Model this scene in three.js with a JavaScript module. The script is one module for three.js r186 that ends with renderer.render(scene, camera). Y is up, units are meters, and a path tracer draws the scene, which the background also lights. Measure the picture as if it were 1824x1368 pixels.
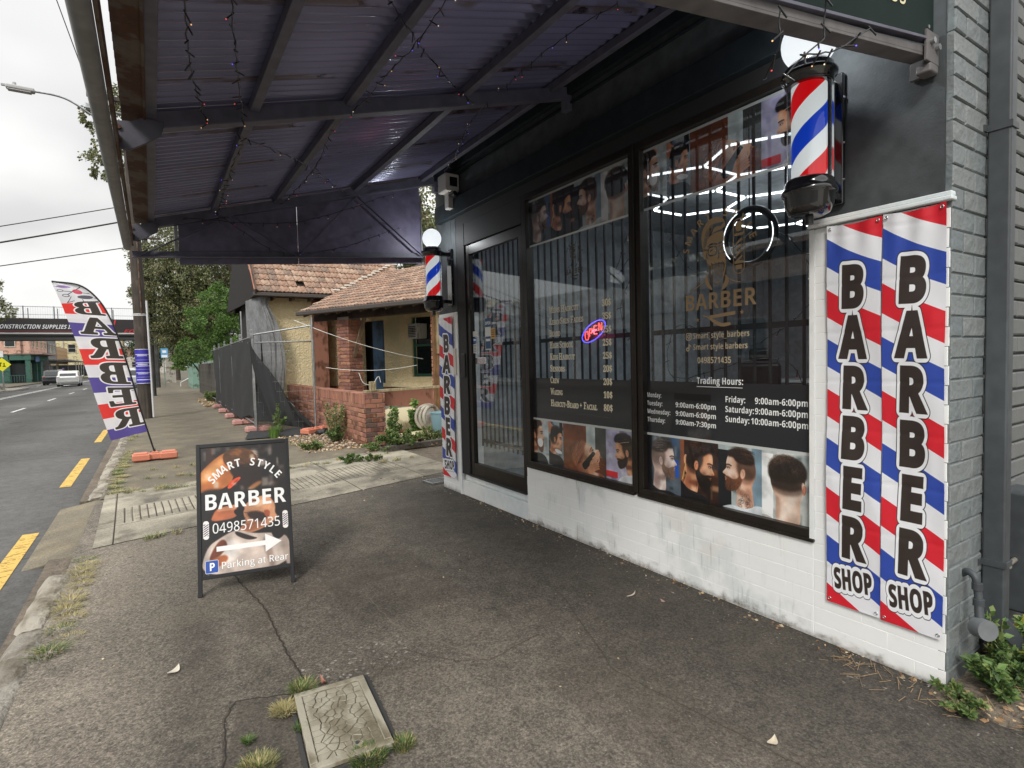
import * as THREE from 'three';
import { RoundedBoxGeometry } from 'three/addons/geometries/RoundedBoxGeometry.js';
import { mergeGeometries } from 'three/addons/utils/BufferGeometryUtils.js';

// ---------------------------------------------------------------- camera, sky, sun, exposure
const scene = new THREE.Scene();
const camera = new THREE.PerspectiveCamera(69.3, 4 / 3, 0.05, 900);
camera.position.set(0, 1.55, 0);
camera.up.set(0.04593, 0.99864, -0.02457);
camera.lookAt(new THREE.Vector3(0.54257, 1.55 - 0.04559, -0.83877));
const renderer = new THREE.WebGLRenderer({ antialias: true });
renderer.toneMapping = THREE.LinearToneMapping;
renderer.toneMappingExposure = 2.06;
renderer.shadowMap.enabled = true;
const sunDir = new THREE.Vector3(-0.56, 0.6, 0.57).normalize();
const sun = new THREE.DirectionalLight(new THREE.Color(1, 0.96, 0.9), 1.0);
sun.position.copy(sunDir).multiplyScalar(60); sun.castShadow = true; sun.shadow.radius = 26;
sun.shadow.mapSize.set(2048, 2048);
Object.assign(sun.shadow.camera, { left: -40, right: 40, top: 40, bottom: -40, near: 1, far: 150 });
scene.add(sun, sun.target);

// ---------------------------------------------------------------- noise
let seed = 7;
const rnd = () => { seed = (seed + 0x6d2b79f5) | 0; let t = Math.imul(seed ^ (seed >>> 15), 1 | seed); t = (t + Math.imul(t ^ (t >>> 7), 61 | t)) ^ t; return ((t ^ (t >>> 14)) >>> 0) / 4294967296; };
const rr = (a, b) => a + (b - a) * rnd();
const reseed = (s) => { seed = s; };
const cl = (x, a = 0, b = 1) => x < a ? a : x > b ? b : x;
const ss = (a, b, x) => { const t = cl((x - a) / (b - a)); return t * t * (3 - 2 * t); };
const lerp = (a, b, t) => a + (b - a) * t;
function h2(x, y, s) { let h = Math.imul(x, 374761393) ^ Math.imul(y, 668265263) ^ Math.imul(s, 974711); h = Math.imul(h ^ (h >>> 13), 1274126177); return ((h ^ (h >>> 16)) >>> 0) / 4294967296; }
function vn(x, y, P, s = 0) {            // value noise, repeating every P cells
  const xi = Math.floor(x), yi = Math.floor(y), fx = x - xi, fy = y - yi, u = fx * fx * (3 - 2 * fx), v = fy * fy * (3 - 2 * fy);
  const m = (a) => ((a % P) + P) % P, x0 = m(xi), x1 = m(xi + 1), y0 = m(yi), y1 = m(yi + 1);
  const a = h2(x0, y0, s), b = h2(x1, y0, s), c = h2(x0, y1, s), d = h2(x1, y1, s);
  return a + (b - a) * u + (c - a) * v + (a - b - c + d) * u * v;
}
function fbm(u, v, P, o = 4, s = 0) { let r = 0, a = 0.5, n = 0; for (let i = 0; i < o; i++) { r += a * vn(u * P, v * P, P, s + i); n += a; a *= 0.5; P *= 2; } return r / n; }

// ---------------------------------------------------------------- sky: an overcast dome with soft cloud banks
{
  const W = 1024, H = 512, d = new Float32Array(W * H * 4);
  for (let r = 0; r < H; r++) for (let c = 0; c < W; c++) {
    const up = ((r + 0.5) / H - 0.5) * Math.PI, az = ((c + 0.5) / W - 0.5) * 2 * Math.PI, y = Math.sin(up);
    const x = Math.cos(az) * Math.cos(up), z = Math.sin(az) * Math.cos(up), k = 1 / (Math.max(y, 0) + 0.22);
    const n = fbm(x * k * 0.33 + 5, z * k * 0.33 + 9, 4, 5, 3), m = fbm(x * k * 0.12 + 2, z * k * 0.12 + 7, 4, 4, 31);
    const t = ss(0.3, 0.72, n * 0.6 + m * 0.4);
    let L = y < 0 ? 0.2 : lerp(0.33, 0.58, t) * (0.8 + 1.5 * Math.pow(Math.max(0, y), 1.3));
    const s = Math.max(0, x * sunDir.x + y * sunDir.y + z * sunDir.z); L *= 1 + 0.35 * s * s * s;
    d.set([L * 1.0, L * 1.0, L * lerp(1.005, 0.975, t), 1], (r * W + c) * 4);
  }
  const sky = new THREE.DataTexture(d, W, H, THREE.RGBAFormat, THREE.FloatType);
  sky.mapping = THREE.EquirectangularReflectionMapping; sky.magFilter = THREE.LinearFilter; sky.needsUpdate = true;
  scene.background = sky; scene.environment = sky;
}

// ---------------------------------------------------------------- building helpers
const V = (x, y, z) => new THREE.Vector3(x, y, z);
const used = new Map();
function numbered(n) { const k = used.get(n) || 0; used.set(n, k + 1); return k ? n + '_' + String(k).padStart(3, '0') : n; }
function tag(o, label, category, group, kind) { Object.assign(o.userData, label && { label }, category && { category }, group && { group }, kind && { kind }); return o; }
function thing(name, label, category, p = [0, 0, 0], turn = 0, group) {
  const o = new THREE.Group(); o.name = numbered(name); o.position.set(...p); o.rotation.y = turn; scene.add(o); return tag(o, label, category, group);
}
function boxUV(g) {                       // uv in metres by the dominant axis of the normal
  if (g.index) g = g.toNonIndexed();
  const p = g.attributes.position, n = g.attributes.normal, uv = new Float32Array(p.count * 2), a = V(), b = V(), c = V();
  for (let i = 0; i < p.count; i += 3) {
    a.fromBufferAttribute(p, i); b.fromBufferAttribute(p, i + 1).sub(a); c.fromBufferAttribute(p, i + 2).sub(a); b.cross(c);
    const x = Math.abs(b.x), y = Math.abs(b.y), z = Math.abs(b.z);
    for (let j = i; j < i + 3; j++) {
      const X = p.getX(j), Y = p.getY(j), Z = p.getZ(j);
      uv[j * 2] = x > y && x > z ? Z : X; uv[j * 2 + 1] = y >= x && y >= z ? Z : Y;
    }
  }
  g.setAttribute('uv', new THREE.BufferAttribute(uv, 2)); return g;
}
function put(name, geo, mat, parent = scene, keep = false) {
  let g = Array.isArray(geo) ? mergeGeometries(geo.map((q) => { let k = q.index ? q.toNonIndexed() : q; for (const n of Object.keys(k.attributes)) if (!['position', 'normal', 'uv'].includes(n)) k.deleteAttribute(n); return k; })) : geo;
  if (!keep) g = boxUV(g);
  const m = new THREE.Mesh(g, mat); m.name = parent === scene ? numbered(name) : name; m.castShadow = m.receiveShadow = true; parent.add(m); return m;
}
const sub = (name, geo, mat, parent, keep) => put(name, geo, mat, parent, keep);
function struct(name, geo, mat, keep) { const m = put(name, geo, mat, scene, keep); m.userData.kind = 'structure'; return m; }
const mv = (g, x, y, z) => g.translate(x, y, z);
// a box with chamfered edges, centre at x, y, z
function bx(w, h, d, x = 0, y = 0, z = 0, c = 0) {
  const r = Math.min(c, w / 2.2, h / 2.2, d / 2.2);
  return (r > 0 ? new RoundedBoxGeometry(w, h, d, 1, r) : new THREE.BoxGeometry(w, h, d)).translate(x, y, z);
}
const ab = (x0, x1, y0, y1, z0, z1, c = 0) => bx(Math.abs(x1 - x0), Math.abs(y1 - y0), Math.abs(z1 - z0), (x0 + x1) / 2, (y0 + y1) / 2, (z0 + z1) / 2, c);
function rod(a, b, r, seg = 8, r2 = r) {  // a straight round bar from a to b
  const d = b.clone().sub(a), g = new THREE.CylinderGeometry(r2, r, d.length(), seg);
  g.applyQuaternion(new THREE.Quaternion().setFromUnitVectors(V(0, 1, 0), d.clone().normalize()));
  return g.translate((a.x + b.x) / 2, (a.y + b.y) / 2, (a.z + b.z) / 2);
}
function beam(a, b, w, h, c = 0.002, upv = V(0, 1, 0)) { // a straight bar of section w x h from a to b
  const d = b.clone().sub(a), L = d.length(), x = d.clone().normalize(), z = x.clone().cross(upv).normalize(), y = z.clone().cross(x);
  const g = bx(L, h, w, 0, 0, 0, c); g.applyMatrix4(new THREE.Matrix4().makeBasis(x, y, z)); return g.translate((a.x + b.x) / 2, (a.y + b.y) / 2, (a.z + b.z) / 2);
}
const tube = (pts, r, seg = 24, rad = 6, closed = false) => new THREE.TubeGeometry(new THREE.CatmullRomCurve3(pts, closed), seg, r, rad, closed);
const lathe = (pts, seg = 24) => new THREE.LatheGeometry(pts.map((p) => new THREE.Vector2(p[0], p[1])), seg);
function poly(pts, depth, c = 0) {        // an outline in x, y pushed out along z
  const s = new THREE.Shape(pts.map((p) => new THREE.Vector2(p[0], p[1])));
  return new THREE.ExtrudeGeometry(s, { depth, bevelEnabled: c > 0, bevelSize: c, bevelThickness: c, bevelSegments: 1, curveSegments: 6 });
}
function hang(a, b, sag, n = 14) { const r = []; for (let i = 0; i <= n; i++) { const t = i / n; r.push(a.clone().lerp(b, t).add(V(0, -sag * 4 * t * (1 - t), 0))); } return r; }
function fromTris(pos, col) { const g = new THREE.BufferGeometry(); g.setAttribute('position', new THREE.BufferAttribute(new Float32Array(pos), 3)); if (col) g.setAttribute('color', new THREE.BufferAttribute(new Float32Array(col), 3)); g.computeVertexNormals(); return g; }

// ---------------------------------------------------------------- textures
function texture(size, f, srgb = true, rep = 1, h = size) {  // f(u, v) -> 0..255 grey or [r, g, b]
  const d = new Uint8Array(size * h * 4);
  for (let y = 0; y < h; y++) for (let x = 0; x < size; x++) { const c = f(x / size, y / h), i = (y * size + x) * 4; if (c.length) { d[i] = cl(c[0], 0, 255); d[i + 1] = cl(c[1], 0, 255); d[i + 2] = cl(c[2], 0, 255); } else d[i] = d[i + 1] = d[i + 2] = cl(c, 0, 255); d[i + 3] = 255; }
  const t = new THREE.DataTexture(d, size, h); t.wrapS = t.wrapT = THREE.RepeatWrapping; t.magFilter = THREE.LinearFilter; if (srgb) t.colorSpace = THREE.SRGBColorSpace; t.repeat.set(1 / rep, 1 / rep); t.needsUpdate = true; return t;
}
function canvasTex(w, h, draw) { const c = document.createElement('canvas'); c.width = w; c.height = h; const x = c.getContext('2d'); draw(x, w, h); const t = new THREE.CanvasTexture(c); t.colorSpace = THREE.SRGBColorSpace; t.anisotropy = 8; return t; }
function cutTex(w, h, draw) {             // a print with holes: colour plus its alpha
  const t = canvasTex(w, h, draw), src = t.image.getContext('2d').getImageData(0, 0, w, h).data, c = document.createElement('canvas'); c.width = w; c.height = h;
  const x = c.getContext('2d'), im = x.createImageData(w, h); for (let i = 0; i < src.length; i += 4) { im.data[i] = im.data[i + 1] = im.data[i + 2] = src[i + 3]; im.data[i + 3] = 255; }
  x.putImageData(im, 0, 0); return { map: t, alphaMap: new THREE.CanvasTexture(c) };
}
const scaled = (t, r) => { const c = t.clone(); c.repeat.set(1 / r, 1 / r); c.needsUpdate = true; return c; };
const T = {
  mottle: texture(512, (u, v) => { const a = fbm(u, v, 4, 6, 1), b = fbm(u, v, 32, 3, 9); return 150 + 105 * cl(0.25 + a * 0.95 + (b - 0.5) * 0.5); }, true, 1.7),
  grime: texture(512, (u, v) => { const a = fbm(u, v, 6, 5, 4), s = fbm(u, v * 0.25, 24, 3, 12), k = ss(0.5, 0.78, a * 0.6 + s * 0.4); return [255 - 90 * k, 255 - 98 * k, 255 - 112 * k]; }, true, 1.3),
  wash: texture(512, (u, v) => { const a = fbm(u, v, 3, 5, 14), b = fbm(u, v, 40, 3, 15), k = ss(0.45, 0.8, a); return [255 - 26 * k - 16 * b, 255 - 17 * k - 14 * b, 255 - 13 * k - 14 * b]; }, true, 1.9),
  rough: texture(256, (u, v) => 255 * cl(0.35 + 0.6 * fbm(u, v, 8, 5, 8)), false, 0.6),
  grain: texture(512, (u, v) => { const a = fbm(u, v, 64, 3, 5), b = h2(u * 512 | 0, v * 512 | 0, 3); return 255 * (0.6 * a + 0.4 * b); }, false, 0.45),
  stucco: texture(512, (u, v) => { const a = fbm(u, v, 34, 3, 6), b = fbm(u, v, 90, 2, 7); return 255 * cl(ss(0.3, 0.75, a) * 0.75 + b * 0.35); }, false, 1.1),
  lumps: texture(256, (u, v) => 255 * fbm(u, v, 6, 5, 21), false, 0.25),
  rust: texture(512, (u, v) => { const a = fbm(u, v, 7, 6, 17), b = fbm(u, v, 40, 3, 18), k = ss(0.42, 0.62, a * 0.75 + b * 0.3); return [lerp(128, 96, k) + 30 * b, lerp(122, 62, k) + 26 * b, lerp(116, 42, k) + 20 * b]; }, true, 0.9),
  wood: texture(256, (u, v) => { const a = fbm(u * 1, v * 0.06 + 0.3, 32, 4, 22), b = fbm(u, v, 4, 4, 23); return 120 + 130 * cl(a * 0.8 + (b - 0.5) * 0.5); }, true, 0.7, 512),
};
T.weave = texture(128, (u, v) => { const a = Math.sin(u * Math.PI * 64), b = Math.sin(v * Math.PI * 64); return 128 + 60 * a * b + 30 * vn(u * 64, v * 64, 64, 2); }, false, 0.06);
const rgb = (c) => c.isColor ? c : Array.isArray(c) ? new THREE.Color().setRGB(...c) : new THREE.Color(c);
function M(c, rough = 0.8, o = {}) { const { phys, ...q } = o; const m = new (phys ? THREE.MeshPhysicalMaterial : THREE.MeshStandardMaterial)({ color: rgb(c), roughness: rough, side: THREE.DoubleSide, ...q }); return m; }
const P = {
  white: M([0.86, 0.86, 0.84], 0.6, { map: T.wash, bumpMap: T.grain, bumpScale: 0.0012 }),
  whiteB: M([0.83, 0.835, 0.82], 0.62, { map: T.wash, bumpMap: T.grain, bumpScale: 0.0014 }),
  whiteC: M([0.8, 0.81, 0.8], 0.62, { map: T.grime, bumpMap: T.grain, bumpScale: 0.0014 }),
  slate: M([0.088, 0.098, 0.104], 0.62, { phys: true, specularIntensity: 0.5, map: T.mottle, bumpMap: T.grain, bumpScale: 0.0012 }),
  slateDark: M([0.024, 0.032, 0.038], 0.6, { phys: true, specularIntensity: 0.35, map: T.mottle, bumpMap: T.grain, bumpScale: 0.001 }),
  whitePlain: M([0.82, 0.83, 0.815], 0.6, { bumpMap: T.rough, bumpScale: 0.0025 }),
  greyBrick: [[0.185, 0.2, 0.2], [0.178, 0.194, 0.195], [0.192, 0.206, 0.205]].map((c) => M(c, 0.55, { map: T.wash, bumpMap: T.lumps, bumpScale: 0.009 })),
  farBrick: [[0.15, 0.152, 0.148], [0.142, 0.145, 0.142], [0.158, 0.158, 0.152]].map((c) => M(c, 0.7, { map: T.wash, bumpMap: T.rough, bumpScale: 0.005 })),
  pipe: M([0.075, 0.085, 0.093], 0.5, { map: T.mottle }),
  bronze: M([0.035, 0.028, 0.022], 0.38, { map: T.mottle, metalness: 0.35 }),
  black: M([0.012, 0.012, 0.013], 0.32), blackMatt: M([0.018, 0.018, 0.019], 0.7), gloss: M([0.008, 0.008, 0.009], 0.12, { phys: true, clearcoat: 1, clearcoatRoughness: 0.08 }),
  chrome: M([0.72, 0.73, 0.74], 0.22, { metalness: 1 }), galv: M([0.52, 0.54, 0.55], 0.42, { metalness: 0.85, map: T.mottle }),
  purple: M([0.17, 0.15, 0.235], 0.55, { map: T.mottle, bumpMap: T.grain, bumpScale: 0.0008 }),
  steel: M([0.135, 0.132, 0.18], 0.58, { map: T.mottle, bumpMap: T.rough, bumpScale: 0.002 }),
  rust: M([0.5, 0.45, 0.42], 0.78, { map: T.rust, bumpMap: T.rough, bumpScale: 0.003 }),
  rustDark: M([0.4, 0.35, 0.32], 0.8, { map: T.rust, bumpMap: T.rough, bumpScale: 0.003 }),
  gutter: M([0.25, 0.252, 0.245], 0.5, { map: T.mottle, bumpMap: T.rough, bumpScale: 0.0015 }),
  timber: M([0.34, 0.24, 0.15], 0.75, { map: T.wood }), pale: M([0.72, 0.6, 0.36], 0.7, { map: T.wood }), greyWood: M([0.2, 0.18, 0.155], 0.85, { map: T.wood, bumpMap: T.wood, bumpScale: 0.004 }),
  glass: M([0.86, 0.9, 0.92], 0.01, { phys: true, transmission: 1, thickness: 0, ior: 1.5 }),
  cream: M([0.8, 0.66, 0.4], 0.9, { map: T.wash, bumpMap: T.stucco, bumpScale: 0.013 }),
  mortar: M([0.3, 0.27, 0.24], 0.95, { bumpMap: T.grain, bumpScale: 0.003 }),
  terra: [[0.34, 0.155, 0.1], [0.29, 0.13, 0.085], [0.38, 0.19, 0.12], [0.24, 0.11, 0.085]].map((c) => M(c, 0.85, { map: T.grime, bumpMap: T.rough, bumpScale: 0.004 })),
  tile: [[0.34, 0.215, 0.155], [0.28, 0.185, 0.14], [0.4, 0.28, 0.21], [0.23, 0.165, 0.13]].map((c) => M(c, 0.9, { map: T.grime, bumpMap: T.rough, bumpScale: 0.004 })),
  soil: M([0.21, 0.172, 0.13], 1, { map: T.mottle, bumpMap: T.lumps, bumpScale: 0.03 }),
  concrete: M([0.36, 0.34, 0.3], 0.88, { map: T.grime, bumpMap: T.grain, bumpScale: 0.003 }),
  orange: M([0.66, 0.22, 0.13], 0.6, { map: T.wash, bumpMap: T.grain, bumpScale: 0.001 }), pink: M([0.6, 0.3, 0.26], 0.7, { map: T.wash, bumpMap: T.grain, bumpScale: 0.001 }),
};

// ---------------------------------------------------------------- brickwork: each brick a mesh, past the limit joined
const brickShapes = new Map();
function brickShape(w, h, d, c, jig) {    // front towards +z, no back
  const key = [w.toFixed(3), h.toFixed(3), d.toFixed(3), c, jig].join(), list = brickShapes.get(key) || [];
  const k = Math.floor(rnd() * 4); if (list[k]) return list[k];
  const j = () => (rnd() - 0.5) * jig, X = w / 2, Y = h / 2, q = [];
  const f = [[-X + c + j(), -Y + c + j()], [X - c + j(), -Y + c + j()], [X - c + j(), Y - c + j()], [-X + c + j(), Y - c + j()]].map((p) => [p[0], p[1], d + j()]);
  const m = [[-X + j(), -Y + j()], [X + j(), -Y + j()], [X + j(), Y + j()], [-X + j(), Y + j()]].map((p) => [p[0], p[1], d - c]), b = m.map((p) => [p[0], p[1], 0]);
  const quad = (a, e, g, i) => q.push(...a, ...e, ...g, ...a, ...g, ...i);
  quad(...f); for (let i = 0; i < 4; i++) { const n = (i + 1) % 4; quad(m[i], m[n], f[n], f[i]); quad(b[i], b[n], m[n], m[i]); }
  const g = boxUV(fromTris(q)), o = rnd() * 3, uv = g.attributes.uv; for (let i = 0; i < uv.count; i++) uv.setXY(i, uv.getX(i) + o, uv.getY(i) + o * 1.7);
  list[k] = g; brickShapes.set(key, list); return g;
}
const eye = V(0, 1.55, 0);
function bricks(parent, O, U, N, L, H, o = {}) {
  const { bw = 0.23, bh = 0.076, j = 0.01, d = 0.02, c = 0.004, jig = 0.003, mats = P.terra, limit = 300, name = 'brick', skip, tops = 0, up = V(0, 1, 0), out = [] } = o;
  const B = new THREE.Matrix4().makeBasis(U, up, N), rows = Math.round(H / (bh + j));
  const add = (u0, u1, v0, v1) => { if (u1 - u0 < 0.025 || (skip && skip((u0 + u1) / 2, (v0 + v1) / 2))) return; const w = Math.round((u1 - u0) * 50) / 50 - 0.0001, p = O.clone().addScaledVector(U, (u0 + u1) / 2).addScaledVector(up, (v0 + v1) / 2).addScaledVector(N, (rnd() - 0.5) * jig * 1.2); out.push({ g: brickShape(w, v1 - v0, d, c, jig), p, m: mats[Math.floor(rnd() * mats.length)] }); };
  const body = H - tops;
  for (let r = 0; r < rows; r++) { const v0 = r * (bh + j), v1 = Math.min(v0 + bh, body); if (v1 - v0 < 0.03 || v0 >= body) continue; for (let u = r % 2 ? -bw / 2 : 0; u < L; u += bw + j) add(Math.max(0, u), Math.min(L, u + bw), v0, v1); }
  if (tops) for (let u = 0; u < L; u += bh + j) add(u, Math.min(L, u + bh), body + 0.004, H);
  out.sort((a, b) => a.p.distanceTo(eye) - b.p.distanceTo(eye));
  const rest = new Map();
  out.forEach((b, i) => { if (i < limit) { const m = new THREE.Mesh(b.g, b.m); m.name = name; m.castShadow = m.receiveShadow = true; m.applyMatrix4(B); m.position.copy(b.p); parent.add(m); } else { const g = b.g.clone().applyMatrix4(B).translate(b.p.x, b.p.y, b.p.z); if (!rest.has(b.m)) rest.set(b.m, []); rest.get(b.m).push(g); } });
  for (const [m, gs] of rest) put(name + '_field', gs, m, parent, true).userData.kind = 'stuff';
}
// ---------------------------------------------------------------- foliage
function leafMass(n, place, size, cols, flat = 0.5) {  // n leaves: folded diamonds; place() -> {p, d} point and outward direction
  const pos = [], col = [], a = V(), b = V(), q = V();
  for (let i = 0; i < n; i++) {
    const { p, d, tone = 1 } = place(i), s = size * rr(0.6, 1.3);
    a.set(rr(-1, 1), rr(-1, 1) * flat, rr(-1, 1)); if (d) a.addScaledVector(d, 0.9); a.normalize(); b.set(rr(-1, 1), rr(-1, 1), rr(-1, 1)).cross(a).normalize(); q.copy(a).cross(b);
    const tip = p.clone().addScaledVector(a, s), l = p.clone().addScaledVector(a, s * 0.45).addScaledVector(b, s * 0.3).addScaledVector(q, s * 0.08), r = p.clone().addScaledVector(a, s * 0.45).addScaledVector(b, -s * 0.3).addScaledVector(q, s * 0.08);
    for (const t of [p, l, tip, p, tip, r]) pos.push(t.x, t.y, t.z);
    const c = cols[Math.floor(rnd() * cols.length)], k = tone * rr(0.75, 1.2); for (let m = 0; m < 6; m++) col.push(c[0] * k, c[1] * k, c[2] * k);
  }
  return fromTris(pos, col);
}
const leafMat = M([1, 1, 1], 0.62, { phys: true, vertexColors: true, transmission: 0.3, thickness: 0 });
const dryMat = M([1, 1, 1], 0.85, { vertexColors: true });
function grassTuft(x, y, z, r, h, n, cols, lean = 0.5) {
  const pos = [], col = [];
  for (let i = 0; i < n; i++) {
    const a = rr(0, 6.28), q = r * Math.sqrt(rnd()) * 0.6, bx0 = x + Math.cos(a) * q, bz0 = z + Math.sin(a) * q, hh = h * rr(0.45, 1.1), ln = lean * hh * rr(0.2, 1.3), w = h < 0.12 ? 0.0012 + 0.0016 * rnd() : 0.0035 + 0.003 * rnd(), b = a + rr(-0.8, 0.8);
    const px = -Math.sin(b) * w, pz = Math.cos(b) * w, m = [bx0 + Math.cos(b) * ln * 0.35, y + hh * 0.62, bz0 + Math.sin(b) * ln * 0.35], t = [bx0 + Math.cos(b) * ln, y + hh, bz0 + Math.sin(b) * ln];
    pos.push(bx0 - px, y, bz0 - pz, bx0 + px, y, bz0 + pz, m[0] + px * 0.8, m[1], m[2] + pz * 0.8, bx0 - px, y, bz0 - pz, m[0] + px * 0.8, m[1], m[2] + pz * 0.8, m[0] - px * 0.8, m[1], m[2] - pz * 0.8, m[0] - px * 0.8, m[1], m[2] - pz * 0.8, m[0] + px * 0.8, m[1], m[2] + pz * 0.8, ...t);
    const c = cols[Math.floor(rnd() * cols.length)], k = rr(0.7, 1.2); for (let k2 = 0; k2 < 9; k2++) col.push(c[0] * k, c[1] * k, c[2] * k);
  }
  return fromTris(pos, col);
}
const mergeKeep = (gs) => mergeGeometries(gs);
const GREEN = [[0.1, 0.17, 0.03], [0.13, 0.2, 0.04], [0.075, 0.14, 0.03]], STRAW = [[0.42, 0.36, 0.16], [0.5, 0.42, 0.2], [0.36, 0.33, 0.13]], MIX = [...GREEN, [0.2, 0.24, 0.07], STRAW[0], STRAW[1]];
// ---------------------------------------------------------------- the ground, road, footpath, kerb
const asphaltTile = texture(1024, (u, v) => { const a = fbm(u, v, 5, 4, 40), b = h2(u * 1024 | 0, v * 1024 | 0, 41), c = vn(u * 256, v * 256, 256, 42), k = c * 0.6 + b * 0.4; return [66 + 30 * a + 52 * k, 65 + 29 * a + 50 * k, 63 + 28 * a + 48 * k]; }, true, 2.1);
const asphaltOld = texture(1024, (u, v) => { const a = fbm(u, v, 5, 5, 50), b = h2(u * 1024 | 0, v * 1024 | 0, 51), c = vn(u * 300, v * 300, 300, 52), k = c * 0.6 + b * 0.4, m = ss(0.45, 0.75, fbm(u, v, 9, 4, 55)); return [62 + 46 * a + 58 * k + 14 * m, 58 + 44 * a + 55 * k + 12 * m, 50 + 40 * a + 50 * k + 6 * m]; }, true, 2.6);
const plane = (x0, x1, z0, z1, y) => new THREE.PlaneGeometry(x1 - x0, z1 - z0).rotateX(-Math.PI / 2).translate((x0 + x1) / 2, y, (z0 + z1) / 2);
struct('ground', plane(-400, 400, -500, 200, -0.16), M([0.13, 0.12, 0.085], 1, { map: T.mottle }));
const roadTex = canvasTex(1024, 2048, (x, w, h) => {   // eleven metres across, twenty-four along, worn wheel tracks, joints and patches
  reseed(19); const im = x.createImageData(w, h), d = im.data;
  for (let j = 0; j < h; j++) for (let i = 0; i < w; i++) { const u = i / w, v = j / h, a = fbm(u, v * 2, 6, 4, 130), g = h2(i, j, 131), m = vn(u * 170, v * 340, 340, 133), q = Math.cos(u * Math.PI * 2 * 3.2 + 0.6), k = 74 + 34 * (a - 0.5) + 34 * (g * 0.6 + m * 0.4 - 0.5) + 9 * q, p = (j * w + i) * 4; d[p] = k; d[p + 1] = k * 0.992; d[p + 2] = k * 0.965; d[p + 3] = 255; }
  x.putImageData(im, 0, 0);
  for (let i = 0; i < 5; i++) { x.globalAlpha = 0.3; x.fillStyle = rnd() > 0.5 ? '#2f2e2c' : '#76736c'; x.fillRect(rr(0, 800), rr(0, 1900), rr(60, 200), rr(60, 300)); }
  for (let i = 0; i < 46; i++) { x.globalAlpha = rr(0.1, 0.3); x.fillStyle = '#1b1a18'; x.beginPath(); x.ellipse(rr(0, w), rr(0, h), rr(3, 16), rr(6, 40), 0, 0, 6.3); x.fill(); }
  x.strokeStyle = '#1d1b18'; for (const y of [120, 640, 900, 1500, 1830]) { x.globalAlpha = 0.55; x.lineWidth = 2.2; x.beginPath(); x.moveTo(0, y); for (let a = 0; a <= w; a += 16) x.lineTo(a, y + rr(-2, 2) + 6 * Math.sin(a / 130)); x.stroke(); } for (const a of [330, 700]) { x.globalAlpha = 0.45; x.beginPath(); x.moveTo(a, 0); for (let y = 0; y <= h; y += 24) x.lineTo(a + rr(-3, 3), y); x.stroke(); } x.globalAlpha = 1;
});
roadTex.wrapS = roadTex.wrapT = THREE.RepeatWrapping; { const g = plane(-11.6, -0.7, -320, 60, -0.085), p = g.attributes.position, uv = g.attributes.uv; for (let i = 0; i < p.count; i++) uv.setXY(i, (p.getX(i) + 11.6) / 10.9, -p.getZ(i) / 24); const fine = scaled(asphaltTile, 1); fine.repeat.set(6, 12); struct('road', g, M([0.98, 0.98, 0.98], 0.86, { map: roadTex, bumpMap: fine, bumpScale: 0.006 }), true); }
struct('footpath', plane(-0.6, 3.1, -300, -8.2, -0.004), M([0.74, 0.72, 0.68], 0.92, { map: asphaltOld, bumpMap: asphaltOld, bumpScale: 0.006 }));
struct('footpath', ab(-16, -11.75, -0.2, 0.02, -300, 60), M([0.55, 0.52, 0.47], 0.92, { map: asphaltOld }));
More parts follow.
